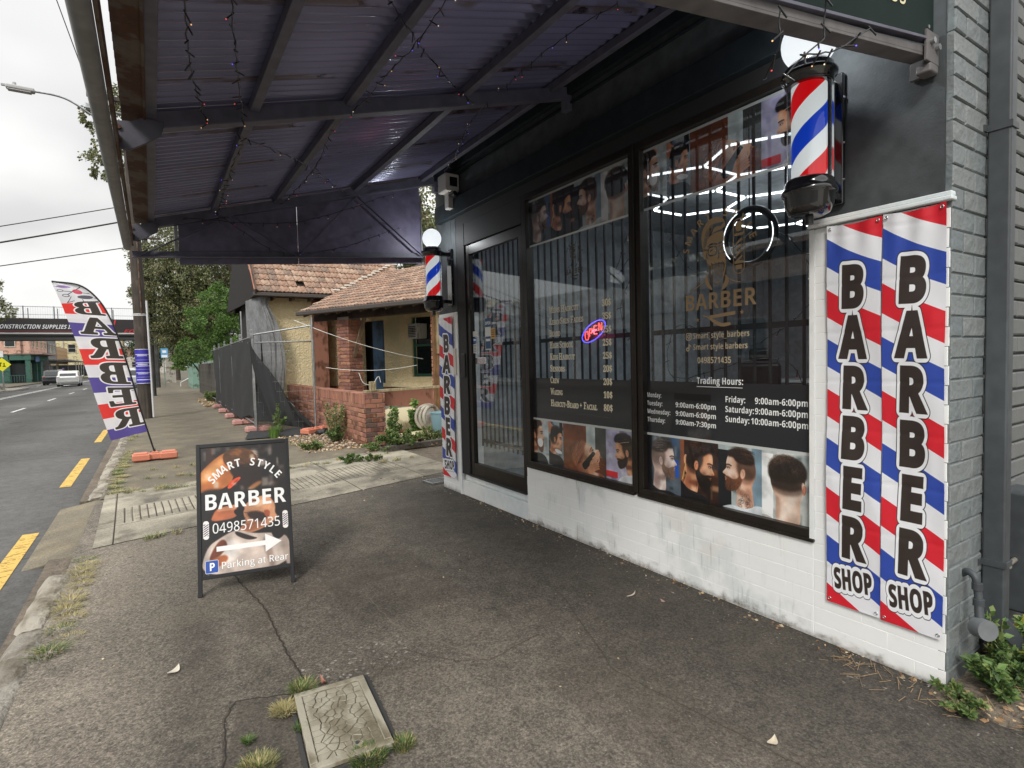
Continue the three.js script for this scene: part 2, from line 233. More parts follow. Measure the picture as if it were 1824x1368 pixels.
// the two stretches of old asphalt under and in front of the awning, with their joints, patches and stains
function nearPath(x0, z0, S, N, marks) {
  const c = document.createElement('canvas'); c.width = c.height = N; const x = c.getContext('2d'), im = x.createImageData(N, N), d = im.data;
  for (let j = 0; j < N; j++) for (let i = 0; i < N; i++) {
    const X = x0 + i / N * S, Z = z0 + j / N * S, big = vn(X * 0.9 + 40, Z * 0.9 + 40, 999, 1) * 0.6 + vn(X * 2.7 + 40, Z * 2.7 + 40, 999, 2) * 0.4;
    const g1 = vn(X * 210 + 900, Z * 210 + 900, 9999, 3), g2 = h2(i, j, 4), g3 = vn(X * 95 + 900, Z * 95 + 900, 9999, 6), mid = vn(X * 14 + 90, Z * 14 + 90, 999, 5);
    let k = 60 + 38 * big + 16 * mid + 100 * (g1 * 0.45 + g2 * 0.2 + g3 * 0.35 - 0.47), w = 0;
    if (g2 > 0.985 && g1 > 0.5) k += 46;
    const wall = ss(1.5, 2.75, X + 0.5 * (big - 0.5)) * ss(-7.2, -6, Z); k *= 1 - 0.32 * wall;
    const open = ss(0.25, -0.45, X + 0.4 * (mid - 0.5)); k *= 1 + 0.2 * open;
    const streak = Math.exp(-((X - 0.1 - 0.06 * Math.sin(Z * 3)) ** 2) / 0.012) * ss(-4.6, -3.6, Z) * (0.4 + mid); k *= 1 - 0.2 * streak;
    if (X > 2.6) w = ss(0.9, 0.97, vn(X * 60 + 90, Z * 60 + 90, 9999, 9)) * ss(2.5, 2.93, X);
    const p = (j * N + i) * 4; d[p] = cl(k * 1.06 + 120 * w, 0, 255); d[p + 1] = cl(k * 0.99 + 120 * w, 0, 255); d[p + 2] = cl(k * 0.89 + 116 * w, 0, 255); d[p + 3] = 255;
  }
  x.putImageData(im, 0, 0);
  x.setTransform(N / S, 0, 0, N / S, -x0 * N / S, -z0 * N / S); x.lineCap = x.lineJoin = 'round';
  const line = (pts, w, col, jit) => { for (let q = 0; q < 2; q++) { x.strokeStyle = col; x.beginPath(); pts.forEach((p, i) => { if (!i) return x.moveTo(...p); const a = pts[i - 1], n = Math.ceil(Math.hypot(p[0] - a[0], p[1] - a[1]) / 0.03); for (let k = 1; k <= n; k++) x.lineTo(lerp(a[0], p[0], k / n) + rr(-jit, jit), lerp(a[1], p[1], k / n) + rr(-jit, jit)); }); x.lineWidth = q ? w : w * 2.6; x.globalAlpha = q ? 0.85 : 0.25; x.stroke(); } x.globalAlpha = 1; };
  marks(x, line);
  const t = new THREE.CanvasTexture(c); t.colorSpace = THREE.SRGBColorSpace; t.anisotropy = 8;
  return M([0.95, 0.95, 0.95], 0.93, { map: t, bumpMap: t, bumpScale: 0.006 });
}
reseed(21);
const cracks = (x, line) => {
  line([[0.3, -6.2], [0.42, -4.9], [0.465, -4.32], [0.535, -3.83], [0.542, -3.08], [0.561, -2.72]], 0.007, '#1f1913', 0.007);
  line([[0.12, -2.0], [0.168, -2.39], [0.2, -2.7], [0.255, -2.81], [0.45, -2.74], [0.567, -2.66]], 0.006, '#1f1913', 0.008);
  x.save(); x.globalAlpha = 0.4; line([[1.13, -3.6], [1.13, -3.1], [1.39, -2.44]], 0.004, '#7c7261', 0.006); x.restore();
  line([[0.82, -2.6], [1.05, -2.8], [1.25, -2.52], [1.39, -2.44], [1.75, -2.5]], 0.004, '#39322a', 0.012);
  line([[2.45, -4.6], [2.18, -2.83], [1.85, -2.0], [1.95, -1.26], [2.1, -0.3]], 0.004, '#3a342b', 0.006);
   line([[0.25, -2.2], [0.3, -2.1], [0.33, -1.95]], 0.006, '#1b1510', 0.008);
  x.save(); x.filter = 'blur(22px)'; for (let i = 0; i < 60; i++) { x.globalAlpha = rr(0.04, 0.13); x.fillStyle = rnd() > 0.45 ? '#2a221a' : '#8a7c66'; x.beginPath(); x.ellipse(rr(-0.5, 2.9), rr(-7.5, 0), rr(0.05, 0.4), rr(0.05, 0.25), rr(0, 3), 0, 6.3); x.fill(); } x.filter = 'blur(4px)'; x.globalAlpha = 0.16; x.fillStyle = '#2d261f'; x.fillRect(0.95, -4.35, 0.75, 1.15); x.fillRect(1.5, -2.2, 0.5, 0.9); x.restore();
  x.fillStyle = '#39342d'; x.globalAlpha = 0.3; x.beginPath(); x.moveTo(0.17, -2.4); x.lineTo(0.27, -2.8); x.lineTo(0.5, -2.7); x.lineTo(0.42, -1.9); x.lineTo(0.1, -1.9); x.fill(); x.globalAlpha = 1;
  for (let i = 0; i < 900; i++) { const a = rr(-0.6, 2.95), b = rr(-8, 0.4), s = rnd(); x.fillStyle = s > 0.4 ? '#a59b88' : s > 0.15 ? '#c9c4b8' : '#7a5a3e'; x.globalAlpha = rr(0.25, 0.8); x.beginPath(); x.ellipse(a, b, rr(0.002, 0.006), rr(0.0015, 0.003), rr(0, 3), 0, 6.3); x.fill(); }
  for (let i = 0; i < 70; i++) { x.fillStyle = '#cfccc4'; x.globalAlpha = rr(0.2, 0.6); x.beginPath(); x.ellipse(rr(0.55, 1.1), -2.75 + rr(-0.22, 0.1), rr(0.003, 0.012), rr(0.002, 0.008), rr(0, 3), 0, 6.3); x.fill(); }
  for (let i = 0; i < 26; i++) { x.fillStyle = '#211b16'; x.globalAlpha = rr(0.15, 0.4); x.beginPath(); x.ellipse(rr(-0.3, 2.8), rr(-6, 0), rr(0.008, 0.02), rr(0.008, 0.02), 0, 0, 6.3); x.fill(); }
  x.globalAlpha = 1;
};
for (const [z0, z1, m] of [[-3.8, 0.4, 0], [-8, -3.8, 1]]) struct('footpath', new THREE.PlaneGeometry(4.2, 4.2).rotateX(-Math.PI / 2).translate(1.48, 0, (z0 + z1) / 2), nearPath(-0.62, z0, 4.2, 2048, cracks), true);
struct('soil', [ab(-0.8, -0.5, -0.14, -0.035, -60, -8.36), ab(-0.8, -0.5, -0.14, -0.035, -5.96, 1)], P.soil);
struct('footpath', ab(-0.58, 3.62, -0.16, -0.03, 0.4, 30), P.concrete);
// concrete driveway crossing the footpath, with a band of pressed ribs
{
  const q = [[-0.5, -5.95], [3.62, -7.02], [3.62, -9.45], [-0.55, -8.36]], g = new THREE.BufferGeometry();
  g.setAttribute('position', new THREE.BufferAttribute(new Float32Array([0, 1, 2, 0, 2, 3].flatMap((i) => [q[i][0], 0.006, q[i][1]])), 3));
  g.setAttribute('uv', new THREE.BufferAttribute(new Float32Array([0, 0, 1, 0, 1, 1, 0, 0, 1, 1, 0, 1]), 2)); g.computeVertexNormals();
  const draw = (bump) => (x, w, h) => {
    const im = x.createImageData(w, h);
    for (let j = 0; j < h; j++) for (let i = 0; i < w; i++) { const a = fbm(i / w, j / h, 6, 5, 60), b = h2(i, j, 61), c = vn(i / 5, j / 5, 4096, 62), s = ss(0.45, 0.72, fbm(i / w * 2, j / h, 9, 4, 66)), k = bump ? 170 + 40 * b : 84 + 96 * a + 18 * b + 28 * c - 34 * s, p = (j * w + i) * 4; im.data[p] = k; im.data[p + 1] = bump ? k : k * 0.965; im.data[p + 2] = bump ? k : k * 0.88; im.data[p + 3] = 255; }
    x.putImageData(im, 0, 0); reseed(33); x.strokeStyle = bump ? '#000' : '#2b251d'; x.lineCap = 'round';
    const L = (a, b, c, d, lw, al = 0.85) => { x.globalAlpha = al; x.lineWidth = lw; x.beginPath(); x.moveTo(a, b); x.lineTo((a + c) / 2 + rr(-2, 2), (b + d) / 2 + rr(-2, 2)); x.lineTo(c, d); x.stroke(); };
    for (const u of [0.03, 0.3, 0.335, 0.62, 0.85]) L(u * w, 0, u * w + 8, h, 6);
    L(0, 0.72 * h, w, 0.7 * h, 4); L(0.06 * w, 0.36 * h, 0.3 * w, 0.36 * h, 3);
    for (const [u0, u1, v0, v1] of [[0.05, 0.295, 0.4, 0.69], [0.34, 0.61, 0.42, 0.72], [0.63, 0.84, 0.36, 0.68]]) for (let u = u0; u <= u1; u += 0.0165) L(u * w, v0 * h, u * w + 4, v1 * h, 5, rr(0.5, 0.95));
    for (let i = 0; i < 40; i++) { x.fillStyle = bump ? '#555' : '#3b3222'; x.globalAlpha = 0.25; x.beginPath(); x.ellipse(rr(0, w), rr(0, h), rr(8, 50), rr(4, 16), 0, 0, 6.3); x.fill(); } x.globalAlpha = 1;
  };
  struct('driveway', g, M([0.92, 0.9, 0.86], 0.92, { map: canvasTex(2048, 1024, draw(false)), bumpMap: canvasTex(1024, 512, draw(true)), bumpScale: 0.012 }), true);
  struct('driveway', beam(V(-0.98, -0.1, -7.12), V(-0.46, -0.012, -7.12), 2.36, 0.03, 0.012), M([0.88, 0.86, 0.81], 0.93, { map: asphaltOld, bumpMap: asphaltOld, bumpScale: 0.01 }));
}
// kerb stones, worn and uneven
const kerb = new THREE.Group(); kerb.name = 'kerb'; kerb.userData.kind = 'structure'; scene.add(kerb);
const kerbMat = [[0.3, 0.275, 0.235], [0.26, 0.24, 0.205], [0.33, 0.3, 0.25]].map((c) => M(c, 0.9, { map: T.grime, bumpMap: T.lumps, bumpScale: 0.02 }));
reseed(41);
for (let z = 2; z > -120;) {
  const L = z > -40 ? rr(0.7, 1.35) : 4; if (z - L < -5.95 && z > -8.35) { z = Math.min(z, -5.95) < -6 ? z - 0.2 : -8.36; if (z > -8.35) z = -8.36; }
  const k = Math.min(1, (-z) / 14), x = lerp(-0.7, -0.56, k), w = rr(0.17, 0.22), g = new THREE.BoxGeometry(w, 0.19, L - 0.015, 5, 4, 12), p = g.attributes.position, q = V();
  for (let i = 0; i < p.count; i++) { q.fromBufferAttribute(p, i); const e = Math.max(0, Math.abs(q.x) / (w / 2) - 0.55) / 0.45, ez = Math.max(0, Math.abs(q.z) / (L / 2) - 0.8) / 0.2, n = (s) => vn(q.x * 16 + z * 7 + 300, q.z * 9 + q.y * 12 + 300, 9999, s) - 0.5; if (q.y > 0) q.y -= 0.045 * e * e + 0.035 * ez * ez; q.y += 0.022 * n(1); q.x += 0.03 * n(2); q.z += 0.02 * n(3); p.setXYZ(i, q.x, q.y, q.z); }
  g.computeVertexNormals();
  const m = put('kerb_stone', g, kerbMat[Math.floor(rnd() * 3)], kerb); m.position.set(x - 0.01, -0.084 + rr(-0.018, 0.012), z - L / 2); m.rotation.set(rr(-0.01, 0.01), rr(-0.03, 0.03), rr(-0.05, 0.05)); z -= L;
}
// painted lines on the road
{
  const worn = (w, h, c) => cutTex(w, h, (x) => { reseed(55); x.fillStyle = c; x.fillRect(0, 0, w, h); x.globalCompositeOperation = 'destination-out'; for (let i = 0; i < w * h / 260; i++) { x.globalAlpha = rr(0.2, 0.9); const y = rr(0, h); x.fillRect(rr(-10, w), y, rr(4, w * 0.5), rr(0.6, 3)); } x.globalAlpha = 1; });
  const Y = worn(64, 512, '#d9b764'), Wt = worn(48, 256, '#d8d8d4'), ym = M([0.85, 0.82, 0.75], 0.8, { ...Y, transparent: true }), wm = M([0.95, 0.95, 0.95], 0.8, { ...Wt, transparent: true });
  const dash = (x, z0, z1, w, m) => struct('road_marking', new THREE.PlaneGeometry(w, z0 - z1).rotateX(-Math.PI / 2).translate(x, -0.08, (z0 + z1) / 2), m, true);
  for (const [a, b] of [[-2.2, -3.9], [-5.2, -7.25], [-9.85, -12.75], [-15.4, -18.4], [-21, -24], [-27, -30], [-34, -37], [-41, -44]]) dash(-1.09, a, b, 0.13, ym);
  for (let z = -20.5; z > -140; z -= 9.2) dash(-4.75, z + 0.4, z - 2.4, 0.11, wm);
  for (let z = -24; z > -200; z -= 3) { dash(-7.75, z, z - 2.95, 0.1, wm); dash(-7.5, z, z - 2.95, 0.1, wm); }
  for (let z = -30; z > -140; z -= 9.2) dash(-10.2, z, z - 2, 0.11, wm);
  struct('road_marking', plane(-6.9, -2.2, -27.2, -25.8, -0.081), M([0.42, 0.42, 0.41], 0.9, { map: asphaltTile }));
}
// yard behind the brick fence and soil beside the shop
{
  const g = new THREE.PlaneGeometry(14, 32.4, 60, 120).rotateX(-Math.PI / 2).translate(10.1, 0, -22.4), p = g.attributes.position;
  for (let i = 0; i < p.count; i++) p.setY(i, -0.02 + 0.07 * fbm(p.getX(i) / 9 + 2, p.getZ(i) / 9 + 9, 20, 3, 70) - 0.03);
  g.computeVertexNormals(); struct('soil', g, P.soil);
  const s = new THREE.PlaneGeometry(3.2, 2.3, 60, 44).rotateX(-Math.PI / 2).translate(4.3, 0, 0.1), q = s.attributes.position;
  for (let i = 0; i < q.count; i++) { const X = q.getX(i), e = ss(2.8, 3.02, X + 0.14 * (vn(X * 9 + 30, q.getZ(i) * 9 + 90, 999, 6) - 0.5) - 0.12 * ss(-0.75, -0.5, q.getZ(i))); q.setY(i, -0.012 + e * (0.012 + 0.05 * fbm(X / 3 + 2, q.getZ(i) / 3 + 9, 30, 3, 71))); }
  s.computeVertexNormals(); struct('soil', s, P.soil);
}
// pit lid of cast concrete, its crazy-paving pattern raised cell by cell
{
  const t = thing('pit_lid', 'pale concrete pit lid with crazy paving pattern set in the footpath in the foreground', 'pit lid', [0.617, 0.004, -2.385], -0.09);
  const lid = M([0.37, 0.345, 0.27], 0.85, { map: T.grime, bumpMap: T.grain, bumpScale: 0.002 }), dark = M([0.045, 0.045, 0.043], 0.8), floorM = M([0.29, 0.27, 0.21], 0.9);
  const w = 0.318, h = 0.55;
  put('rim', [ab(-w / 2, w / 2, 0, 0.02, -h / 2, -h / 2 + 0.035, 0.004), ab(-w / 2, w / 2, 0, 0.02, h / 2 - 0.035, h / 2, 0.004), ab(-w / 2, -w / 2 + 0.03, 0, 0.0202, -h / 2 + 0.035, h / 2 - 0.035, 0.004), ab(w / 2 - 0.03, w / 2, 0, 0.0202, -h / 2 + 0.035, h / 2 - 0.035, 0.004)], lid, t);
  put('lid_floor', ab(-w / 2 + 0.03, w / 2 - 0.03, 0, 0.0085, -h / 2 + 0.035, h / 2 - 0.035), floorM, t);
  put('ink_stain', ab(-w / 2 + 0.031, -0.055, 0.0088, 0.0102, -h / 2 + 0.06, 0.05), dark, t);
  put('lid_frame', [ab(-w / 2 - 0.022, -w / 2 - 0.006, -0.02, 0.003, -h / 2 - 0.02, h / 2 + 0.02), ab(w / 2 + 0.006, w / 2 + 0.024, -0.02, 0.003, -h / 2 - 0.02, h / 2 + 0.02), ab(-w / 2, w / 2, -0.02, 0.003, h / 2 + 0.006, h / 2 + 0.02)], dark, t);
  const pts = []; reseed(61); const W2 = w / 2 - 0.033, H2 = h / 2 - 0.038;
  for (let i = 0; i < 7; i++) for (let j = 0; j < 12; j++) pts.push([(-1 + 2 * (i + 0.5 + rr(-0.42, 0.42)) / 7) * W2, (-1 + 2 * (j + 0.5 + rr(-0.42, 0.42)) / 12) * H2]);
  const holes = [[-0.02, -0.2], [0.03, 0.19]];
  for (const p of pts) {
    if (holes.some((q) => Math.hypot(q[0] - p[0], q[1] - p[1]) < 0.022)) continue;
    let c = [[-W2, -H2], [W2, -H2], [W2, H2], [-W2, H2]];
    for (const q of pts) { if (q === p) continue; const mx = (p[0] + q[0]) / 2, my = (p[1] + q[1]) / 2, nx = q[0] - p[0], ny = q[1] - p[1], L = Math.hypot(nx, ny), f = (a) => ((a[0] - mx) * nx + (a[1] - my) * ny) / L + 0.003, o = []; for (let i = 0; i < c.length; i++) { const a = c[i], b = c[(i + 1) % c.length], A = f(a), B = f(b); if (A <= 0) o.push(a); if (A * B < 0) { const k = A / (A - B); o.push([a[0] + (b[0] - a[0]) * k, a[1] + (b[1] - a[1]) * k]); } } c = o; if (!c.length) break; }
    if (c.length > 2) { const g = poly(c.map((a) => [p[0] + (a[0] - p[0]) * 0.94, -(p[1] + (a[1] - p[1]) * 0.94)]), 0.003, 0.0018); g.rotateX(-Math.PI / 2).translate(0, 0.0105, 0); put('paving_cell', g, lid, t); }
  }
  put('lift_hole', holes.map(([a, b]) => new THREE.CylinderGeometry(0.009, 0.009, 0.003, 12).translate(a, 0.0105, b)), dark, t);
}
// ---------------------------------------------------------------- the shop
const shop = thing('barber_shop', 'corner barber shop painted dark slate above a white brick base with two big windows', 'shop', [2.95, 0, -1]);
const SX = (x) => x - 2.95, SZ = (z) => z + 1;     // building coordinates from place coordinates
const sb = (x0, x1, y0, y1, z0, z1, c) => ab(SX(x0), SX(x1), y0, y1, SZ(z0), SZ(z1), c);
reseed(71);
const whites = [P.whitePlain];
{
  // white brick base under the windows, the panel behind the banners and the pier by the door
  const base = put('base_wall', [sb(2.9513, 3.25, 0, 0.525, -4.33, -1.62), sb(2.9513, 3.25, 0, 2.185, -1.62, -1.04), sb(2.9513, 3.25, 0, 2.1, -6.15, -5.68)], P.whitePlain, shop);
  const lo = []; const U = V(0, 0, 1), N = V(-1, 0, 0), o = { mats: whites, bw: 0.23, bh: 0.0835, j: 0.003, d: 0.024, c: 0.0011, jig: 0.0007, limit: 290, out: lo };
  bricks(new THREE.Group(), V(0.024, 0, SZ(-6.15)), U, N, 0.47, 2.1, { ...o, limit: 0 }); bricks(new THREE.Group(), V(0.024, 0, SZ(-4.33)), U, N, 2.72, 0.525, { ...o, limit: 0 });
  bricks(base, V(0.024, 0, SZ(-1.6)), U, N, 0.595, 2.185, o);
  put('step', [sb(2.952, 3.3, 0, 0.17, -5.68, -4.33, 0.006), sb(2.99, 3.3, 0.17, 0.245, -5.66, -4.34, 0.004)], P.white, shop);
  put('pier_edge', sb(2.94, 2.968, 0.0, 2.08, -5.705, -5.655, 0.004), P.white, shop);
  // worn white ledge above the banners
  put('ledge', [sb(2.925, 2.98, 2.19, 2.21, -1.63, -0.995, 0.006), sb(2.936, 2.98, 2.21, 2.232, -1.61, -1.0, 0.006), sb(2.944, 2.9505, 0.52, 2.186, -1.628, -1.6, 0.002)], P.white, shop);
  put('upper_wall', [sb(2.95, 3.25, 2.235, 4.6, -1.6, -1.034), sb(2.951, 3.25, 3.345, 4.6, -6.15, -1.6), sb(2.953, 3.25, 2.1, 3.345, -6.15, -5.78)], P.slate, shop);
  put('lintel', [sb(2.885, 3.25, 3.155, 3.34, -6.05, -1.602, 0.006), sb(2.93, 3.2, 3.34, 3.352, -6.05, -1.602, 0.003)], P.slateDark, shop);
  put('ceiling_flashing', [sb(2.9, 2.95, 3.66, 3.76, -6.1, -1.1, 0.003), sb(2.93, 2.95, 3.595, 3.612, -6.1, -1.1)], P.slateDark, shop);
  // the side wall: grey painted rock-faced bricks to the pipe, plainer bricks beyond it
  const side = put('side_wall', [sb(2.952, 3.25, 0, 4.6, -1.25, -1.03), sb(3.25, 9, 0, 4.6, -1.25, -1.03)], P.slate, shop);
  put('corner_joint', sb(2.9545, 3.343, 0, 4.6, -1.03, -1.008), P.greyBrick[0], side);
  const list = []; bricks(new THREE.Group(), V(0.405, 0.2, SZ(-1.03)), V(1, 0, 0), V(0, 0, 1), 1.3, 4.2, { mats: P.farBrick, bw: 0.23, bh: 0.083, j: 0.011, d: 0.018, c: 0.006, jig: 0.004, limit: 0, out: list });
  bricks(side, V(0.0015, 0, SZ(-1.03)), V(1, 0, 0), V(0, 0, 1), 0.39, 4.2, { mats: P.greyBrick, bw: 0.245, bh: 0.087, j: 0.007, d: 0.03, c: 0.005, jig: 0.0035, limit: 300, out: list });
  // room inside: floor, ceiling, back and end walls with thickness
  const inside = M([0.42, 0.45, 0.47], 0.8, { map: T.mottle });
  put('room', [sb(3.25, 9.05, 0.1, 0.2, -5.7, -1.26), sb(3.25, 9.05, 3.35, 3.5, -5.7, -1.26), sb(8.9, 9.05, 0.2, 3.35, -5.7, -1.26), sb(3.25, 8.9, 0.2, 3.35, -5.9, -5.7), sb(3.25, 8.9, 0.2, 3.35, -1.38, -1.26)], inside, shop);
  put('roof', sb(2.95, 9.2, 4.6, 4.75, -6.2, -0.95, 0.01), P.slateDark, shop);
  put('end_wall', [sb(3.25, 9, 0, 4.6, -6.15, -5.95)], P.cream, shop);
}
// facade-fixed sheets: w along the street, lettered or printed side towards the footpath
const face = (w, h, x, y, z) => new THREE.PlaneGeometry(w, h).rotateY(-Math.PI / 2).translate(x, y, z);
// ---------------------------------------------------------------- printed pictures: generic clients in a barber's chair
function paintHead(x, o) {                // a head in profile facing right, about 1 unit tall, painted with soft strokes
  const { cx, cy, s, flip = 1, tilt = 0, skin = ['#d9a98c', '#a8745a', '#f0cbb2'], hair = '#2b1d15', beard, fade = 0.6, style = 'short', back = false, shirt = '#222', neck = 1.5, foam, tattoo } = o;
  x.save(); x.translate(cx, cy); x.rotate(tilt); x.scale(s * flip, s); x.lineCap = x.lineJoin = 'round';
  const path = (p, close = true) => { x.beginPath(); const n = p.length; if (close) { x.moveTo((p[n - 1][0] + p[0][0]) / 2, (p[n - 1][1] + p[0][1]) / 2); for (let i = 0; i < n; i++) { const b = p[(i + 1) % n]; x.quadraticCurveTo(p[i][0], p[i][1], (p[i][0] + b[0]) / 2, (p[i][1] + b[1]) / 2); } } else { x.moveTo(...p[0]); for (let i = 1; i < n - 1; i++) x.quadraticCurveTo(p[i][0], p[i][1], (p[i][0] + p[i + 1][0]) / 2, (p[i][1] + p[i + 1][1]) / 2); x.lineTo(...p[n - 1]); } };
  const P2 = back ? [[0.2, -0.02], [0.5, -0.06], [0.8, 0.02], [0.93, 0.25], [0.93, 0.5], [0.86, 0.75], [0.8, 0.95], [0.84, neck], [0.12, neck], [0.2, 0.95], [0.1, 0.75], [0.02, 0.5], [0.03, 0.22]]
    : [[0.45, -0.05], [0.7, 0.0], [0.8, 0.13], [0.845, 0.27], [0.86, 0.37], [0.835, 0.43], [0.88, 0.5], [0.965, 0.585], [0.955, 0.62], [0.87, 0.645], [0.872, 0.68], [0.905, 0.715], [0.868, 0.742], [0.893, 0.785], [0.86, 0.82], [0.872, 0.9], [0.83, 0.965], [0.72, 0.985], [0.57, 0.95], [0.53, 1.05], [0.56, neck], [0.02, neck], [0.08, 1.0], [0.1, 0.82], [0.0, 0.62], [-0.02, 0.38], [0.06, 0.12], [0.22, -0.02]];
  path(P2); let g = x.createLinearGradient(back ? 0 : 0.05, 0.1, 0.95, 0.6); g.addColorStop(0, skin[1]); g.addColorStop(0.55, skin[0]); g.addColorStop(0.85, skin[2]); g.addColorStop(1, skin[0]); x.fillStyle = g; x.fill();
  x.save(); path(P2); x.clip(); x.filter = `blur(${0.03 * s}px)`;
  const soft = (c, a, px, py, rx, ry, r = 0) => { x.globalAlpha = a; x.fillStyle = c; x.beginPath(); x.ellipse(px, py, rx, ry, r, 0, 6.3); x.fill(); x.globalAlpha = 1; };
  if (!back) { soft(skin[1], 0.9, 0.5, 1.03, 0.3, 0.09, -0.2); soft(skin[1], 0.7, 0.8, 0.42, 0.07, 0.035); soft(skin[2], 0.8, 0.68, 0.56, 0.1, 0.07); soft('#b8604a', 0.12, 0.64, 0.62, 0.1, 0.08); soft(skin[2], 0.7, 0.75, 0.2, 0.06, 0.1); soft(skin[1], 0.5, 0.9, 0.63, 0.04, 0.02); soft(skin[1], 0.6, 0.2, 1.2, 0.12, 0.3); soft(skin[1], 0.55, 0.6, 0.72, 0.12, 0.06, -0.5); soft('#3a2018', 0.25, 0.79, 0.43, 0.09, 0.045); soft(skin[2], 0.9, 0.9, 0.55, 0.022, 0.06, -0.5); soft(skin[1], 0.6, 0.46, 0.42, 0.06, 0.2); }
  else { soft(skin[1], 0.7, 0.2, 1.15, 0.1, 0.3); soft(skin[2], 0.6, 0.6, 1.15, 0.12, 0.22); }
  // faded sides
  soft(hair, fade, back ? 0.45 : 0.24, 0.4, back ? 0.55 : 0.3, 0.3); soft(hair, fade * 0.6, back ? 0.48 : 0.28, 0.62, back ? 0.42 : 0.22, 0.2);
  x.filter = 'none'; x.restore();
  // hair on top, then strands
  const top = style === 'pomp' ? [[0.06, 0.3], [-0.02, 0.12], [0.1, -0.08], [0.4, -0.2], [0.72, -0.17], [0.86, -0.02], [0.82, 0.12], [0.7, 0.1], [0.62, 0.16], [0.5, 0.28], [0.3, 0.34]]
    : style === 'messy' ? [[-0.03, 0.4], [-0.04, 0.1], [0.14, -0.12], [0.4, -0.2], [0.7, -0.15], [0.95, 0.02], [1.0, 0.3], [0.9, 0.42], [0.6, 0.52], [0.3, 0.5], [0.1, 0.5]]
      : [[0.02, 0.3], [0.02, 0.1], [0.18, -0.07], [0.45, -0.11], [0.72, -0.05], [0.82, 0.08], [0.8, 0.17], [0.64, 0.15], [0.56, 0.28], [0.3, 0.32]];
  path(top); g = x.createLinearGradient(0.2, -0.2, 0.5, 0.4); g.addColorStop(0, o.hairLight || '#5d4433'); g.addColorStop(0.5, hair); g.addColorStop(1, hair); x.fillStyle = g; x.filter = `blur(${0.022 * s}px)`; x.fill(); x.filter = 'none';
  x.save(); for (let i = 0; i < 420; i++) { const a = rr(0.0, style === 'messy' ? 0.85 : 0.6), b = rr(-0.13, 0.32); if ((b < -0.03 && a < 0.16) || (style !== 'messy' && ((b > 0.1 && a > 0.36) || (b < -0.06 && a > 0.5)))) continue; x.globalAlpha = rr(0.15, 0.5); x.strokeStyle = rnd() > 0.5 ? (o.hairLight || '#6b4f3b') : '#0d0806'; x.lineWidth = rr(0.003, 0.009); x.beginPath(); x.moveTo(a, b); style === 'messy' ? x.quadraticCurveTo(a + rr(-0.1, 0.1), b - 0.1, a + rr(-0.16, 0.16), b + rr(-0.1, 0.1)) : x.quadraticCurveTo(a + 0.07, b - 0.05, a + 0.19, b - 0.03 + rr(-0.02, 0.04)); x.stroke(); } x.restore(); x.globalAlpha = 1;
  if (!back) {
    if (beard) { const bp = [[0.36, 0.5], [0.43, 0.5], [0.5, 0.7], [0.66, 0.74], [0.76, 0.68], [0.9, 0.66], [0.9, 0.71], [0.82, 0.74], [0.9, 0.79], [0.9, 0.95], [0.84, 1.06 + (o.beardLong || 0)], [0.68, 1.06 + (o.beardLong || 0)], [0.5, 0.98], [0.38, 0.8]]; x.filter = `blur(${0.012 * s}px)`; x.globalAlpha = 0.92; path(bp); x.fillStyle = beard; x.fill(); x.filter = 'none'; for (let i = 0; i < 120; i++) { const a = rr(0.4, 0.88), b = rr(0.72, 1.04 + (o.beardLong || 0)); x.globalAlpha = rr(0.15, 0.5); x.strokeStyle = rnd() > 0.45 ? '#000' : (o.hairLight || '#7a5a44'); x.lineWidth = 0.006; x.beginPath(); x.moveTo(a, b); x.lineTo(a + rr(-0.01, 0.04), b + rr(0.03, 0.08)); x.stroke(); } x.globalAlpha = 1; }
    x.strokeStyle = hair; x.lineWidth = 0.03; path([[0.7, 0.395], [0.77, 0.36], [0.845, 0.375]], false); x.stroke();
    x.fillStyle = '#ece4dc'; x.beginPath(); x.ellipse(0.792, 0.456, 0.034, 0.014, 0, 0, 6.3); x.fill(); x.fillStyle = '#21150f'; x.beginPath(); x.ellipse(0.803, 0.455, 0.013, 0.015, 0, 0, 6.3); x.fill(); x.strokeStyle = '#2a1810'; x.lineWidth = 0.015; path([[0.74, 0.463], [0.782, 0.437], [0.832, 0.45]], false); x.stroke(); x.lineWidth = 0.008; x.strokeStyle = skin[1]; path([[0.74, 0.485], [0.785, 0.5], [0.82, 0.48]], false); x.stroke();
    x.strokeStyle = '#8d4b3c'; x.lineWidth = 0.014; path([[0.775, 0.745], [0.83, 0.74], [0.875, 0.742]], false); x.stroke(); x.strokeStyle = skin[1]; x.lineWidth = 0.012; path([[0.9, 0.6], [0.89, 0.635], [0.925, 0.635]], false); x.stroke();
  }
  const ex = back ? 0.9 : 0.36, ey = 0.56; x.fillStyle = skin[0]; x.beginPath(); x.ellipse(ex, ey, back ? 0.045 : 0.07, 0.13, -0.15, 0, 6.3); x.fill(); x.strokeStyle = skin[1]; x.lineWidth = 0.016; x.stroke(); x.lineWidth = 0.014; path([[ex + 0.03, ey - 0.06], [ex - 0.03, ey - 0.05], [ex - 0.01, ey + 0.05]], false); x.stroke();
  if (foam) { x.fillStyle = '#f3f1ee'; x.filter = `blur(${0.01 * s}px)`; path([[0.5, 0.7], [0.72, 0.62], [0.84, 0.68], [0.86, 0.9], [0.7, 1.0], [0.55, 0.93]]); x.fill(); x.filter = 'none'; }
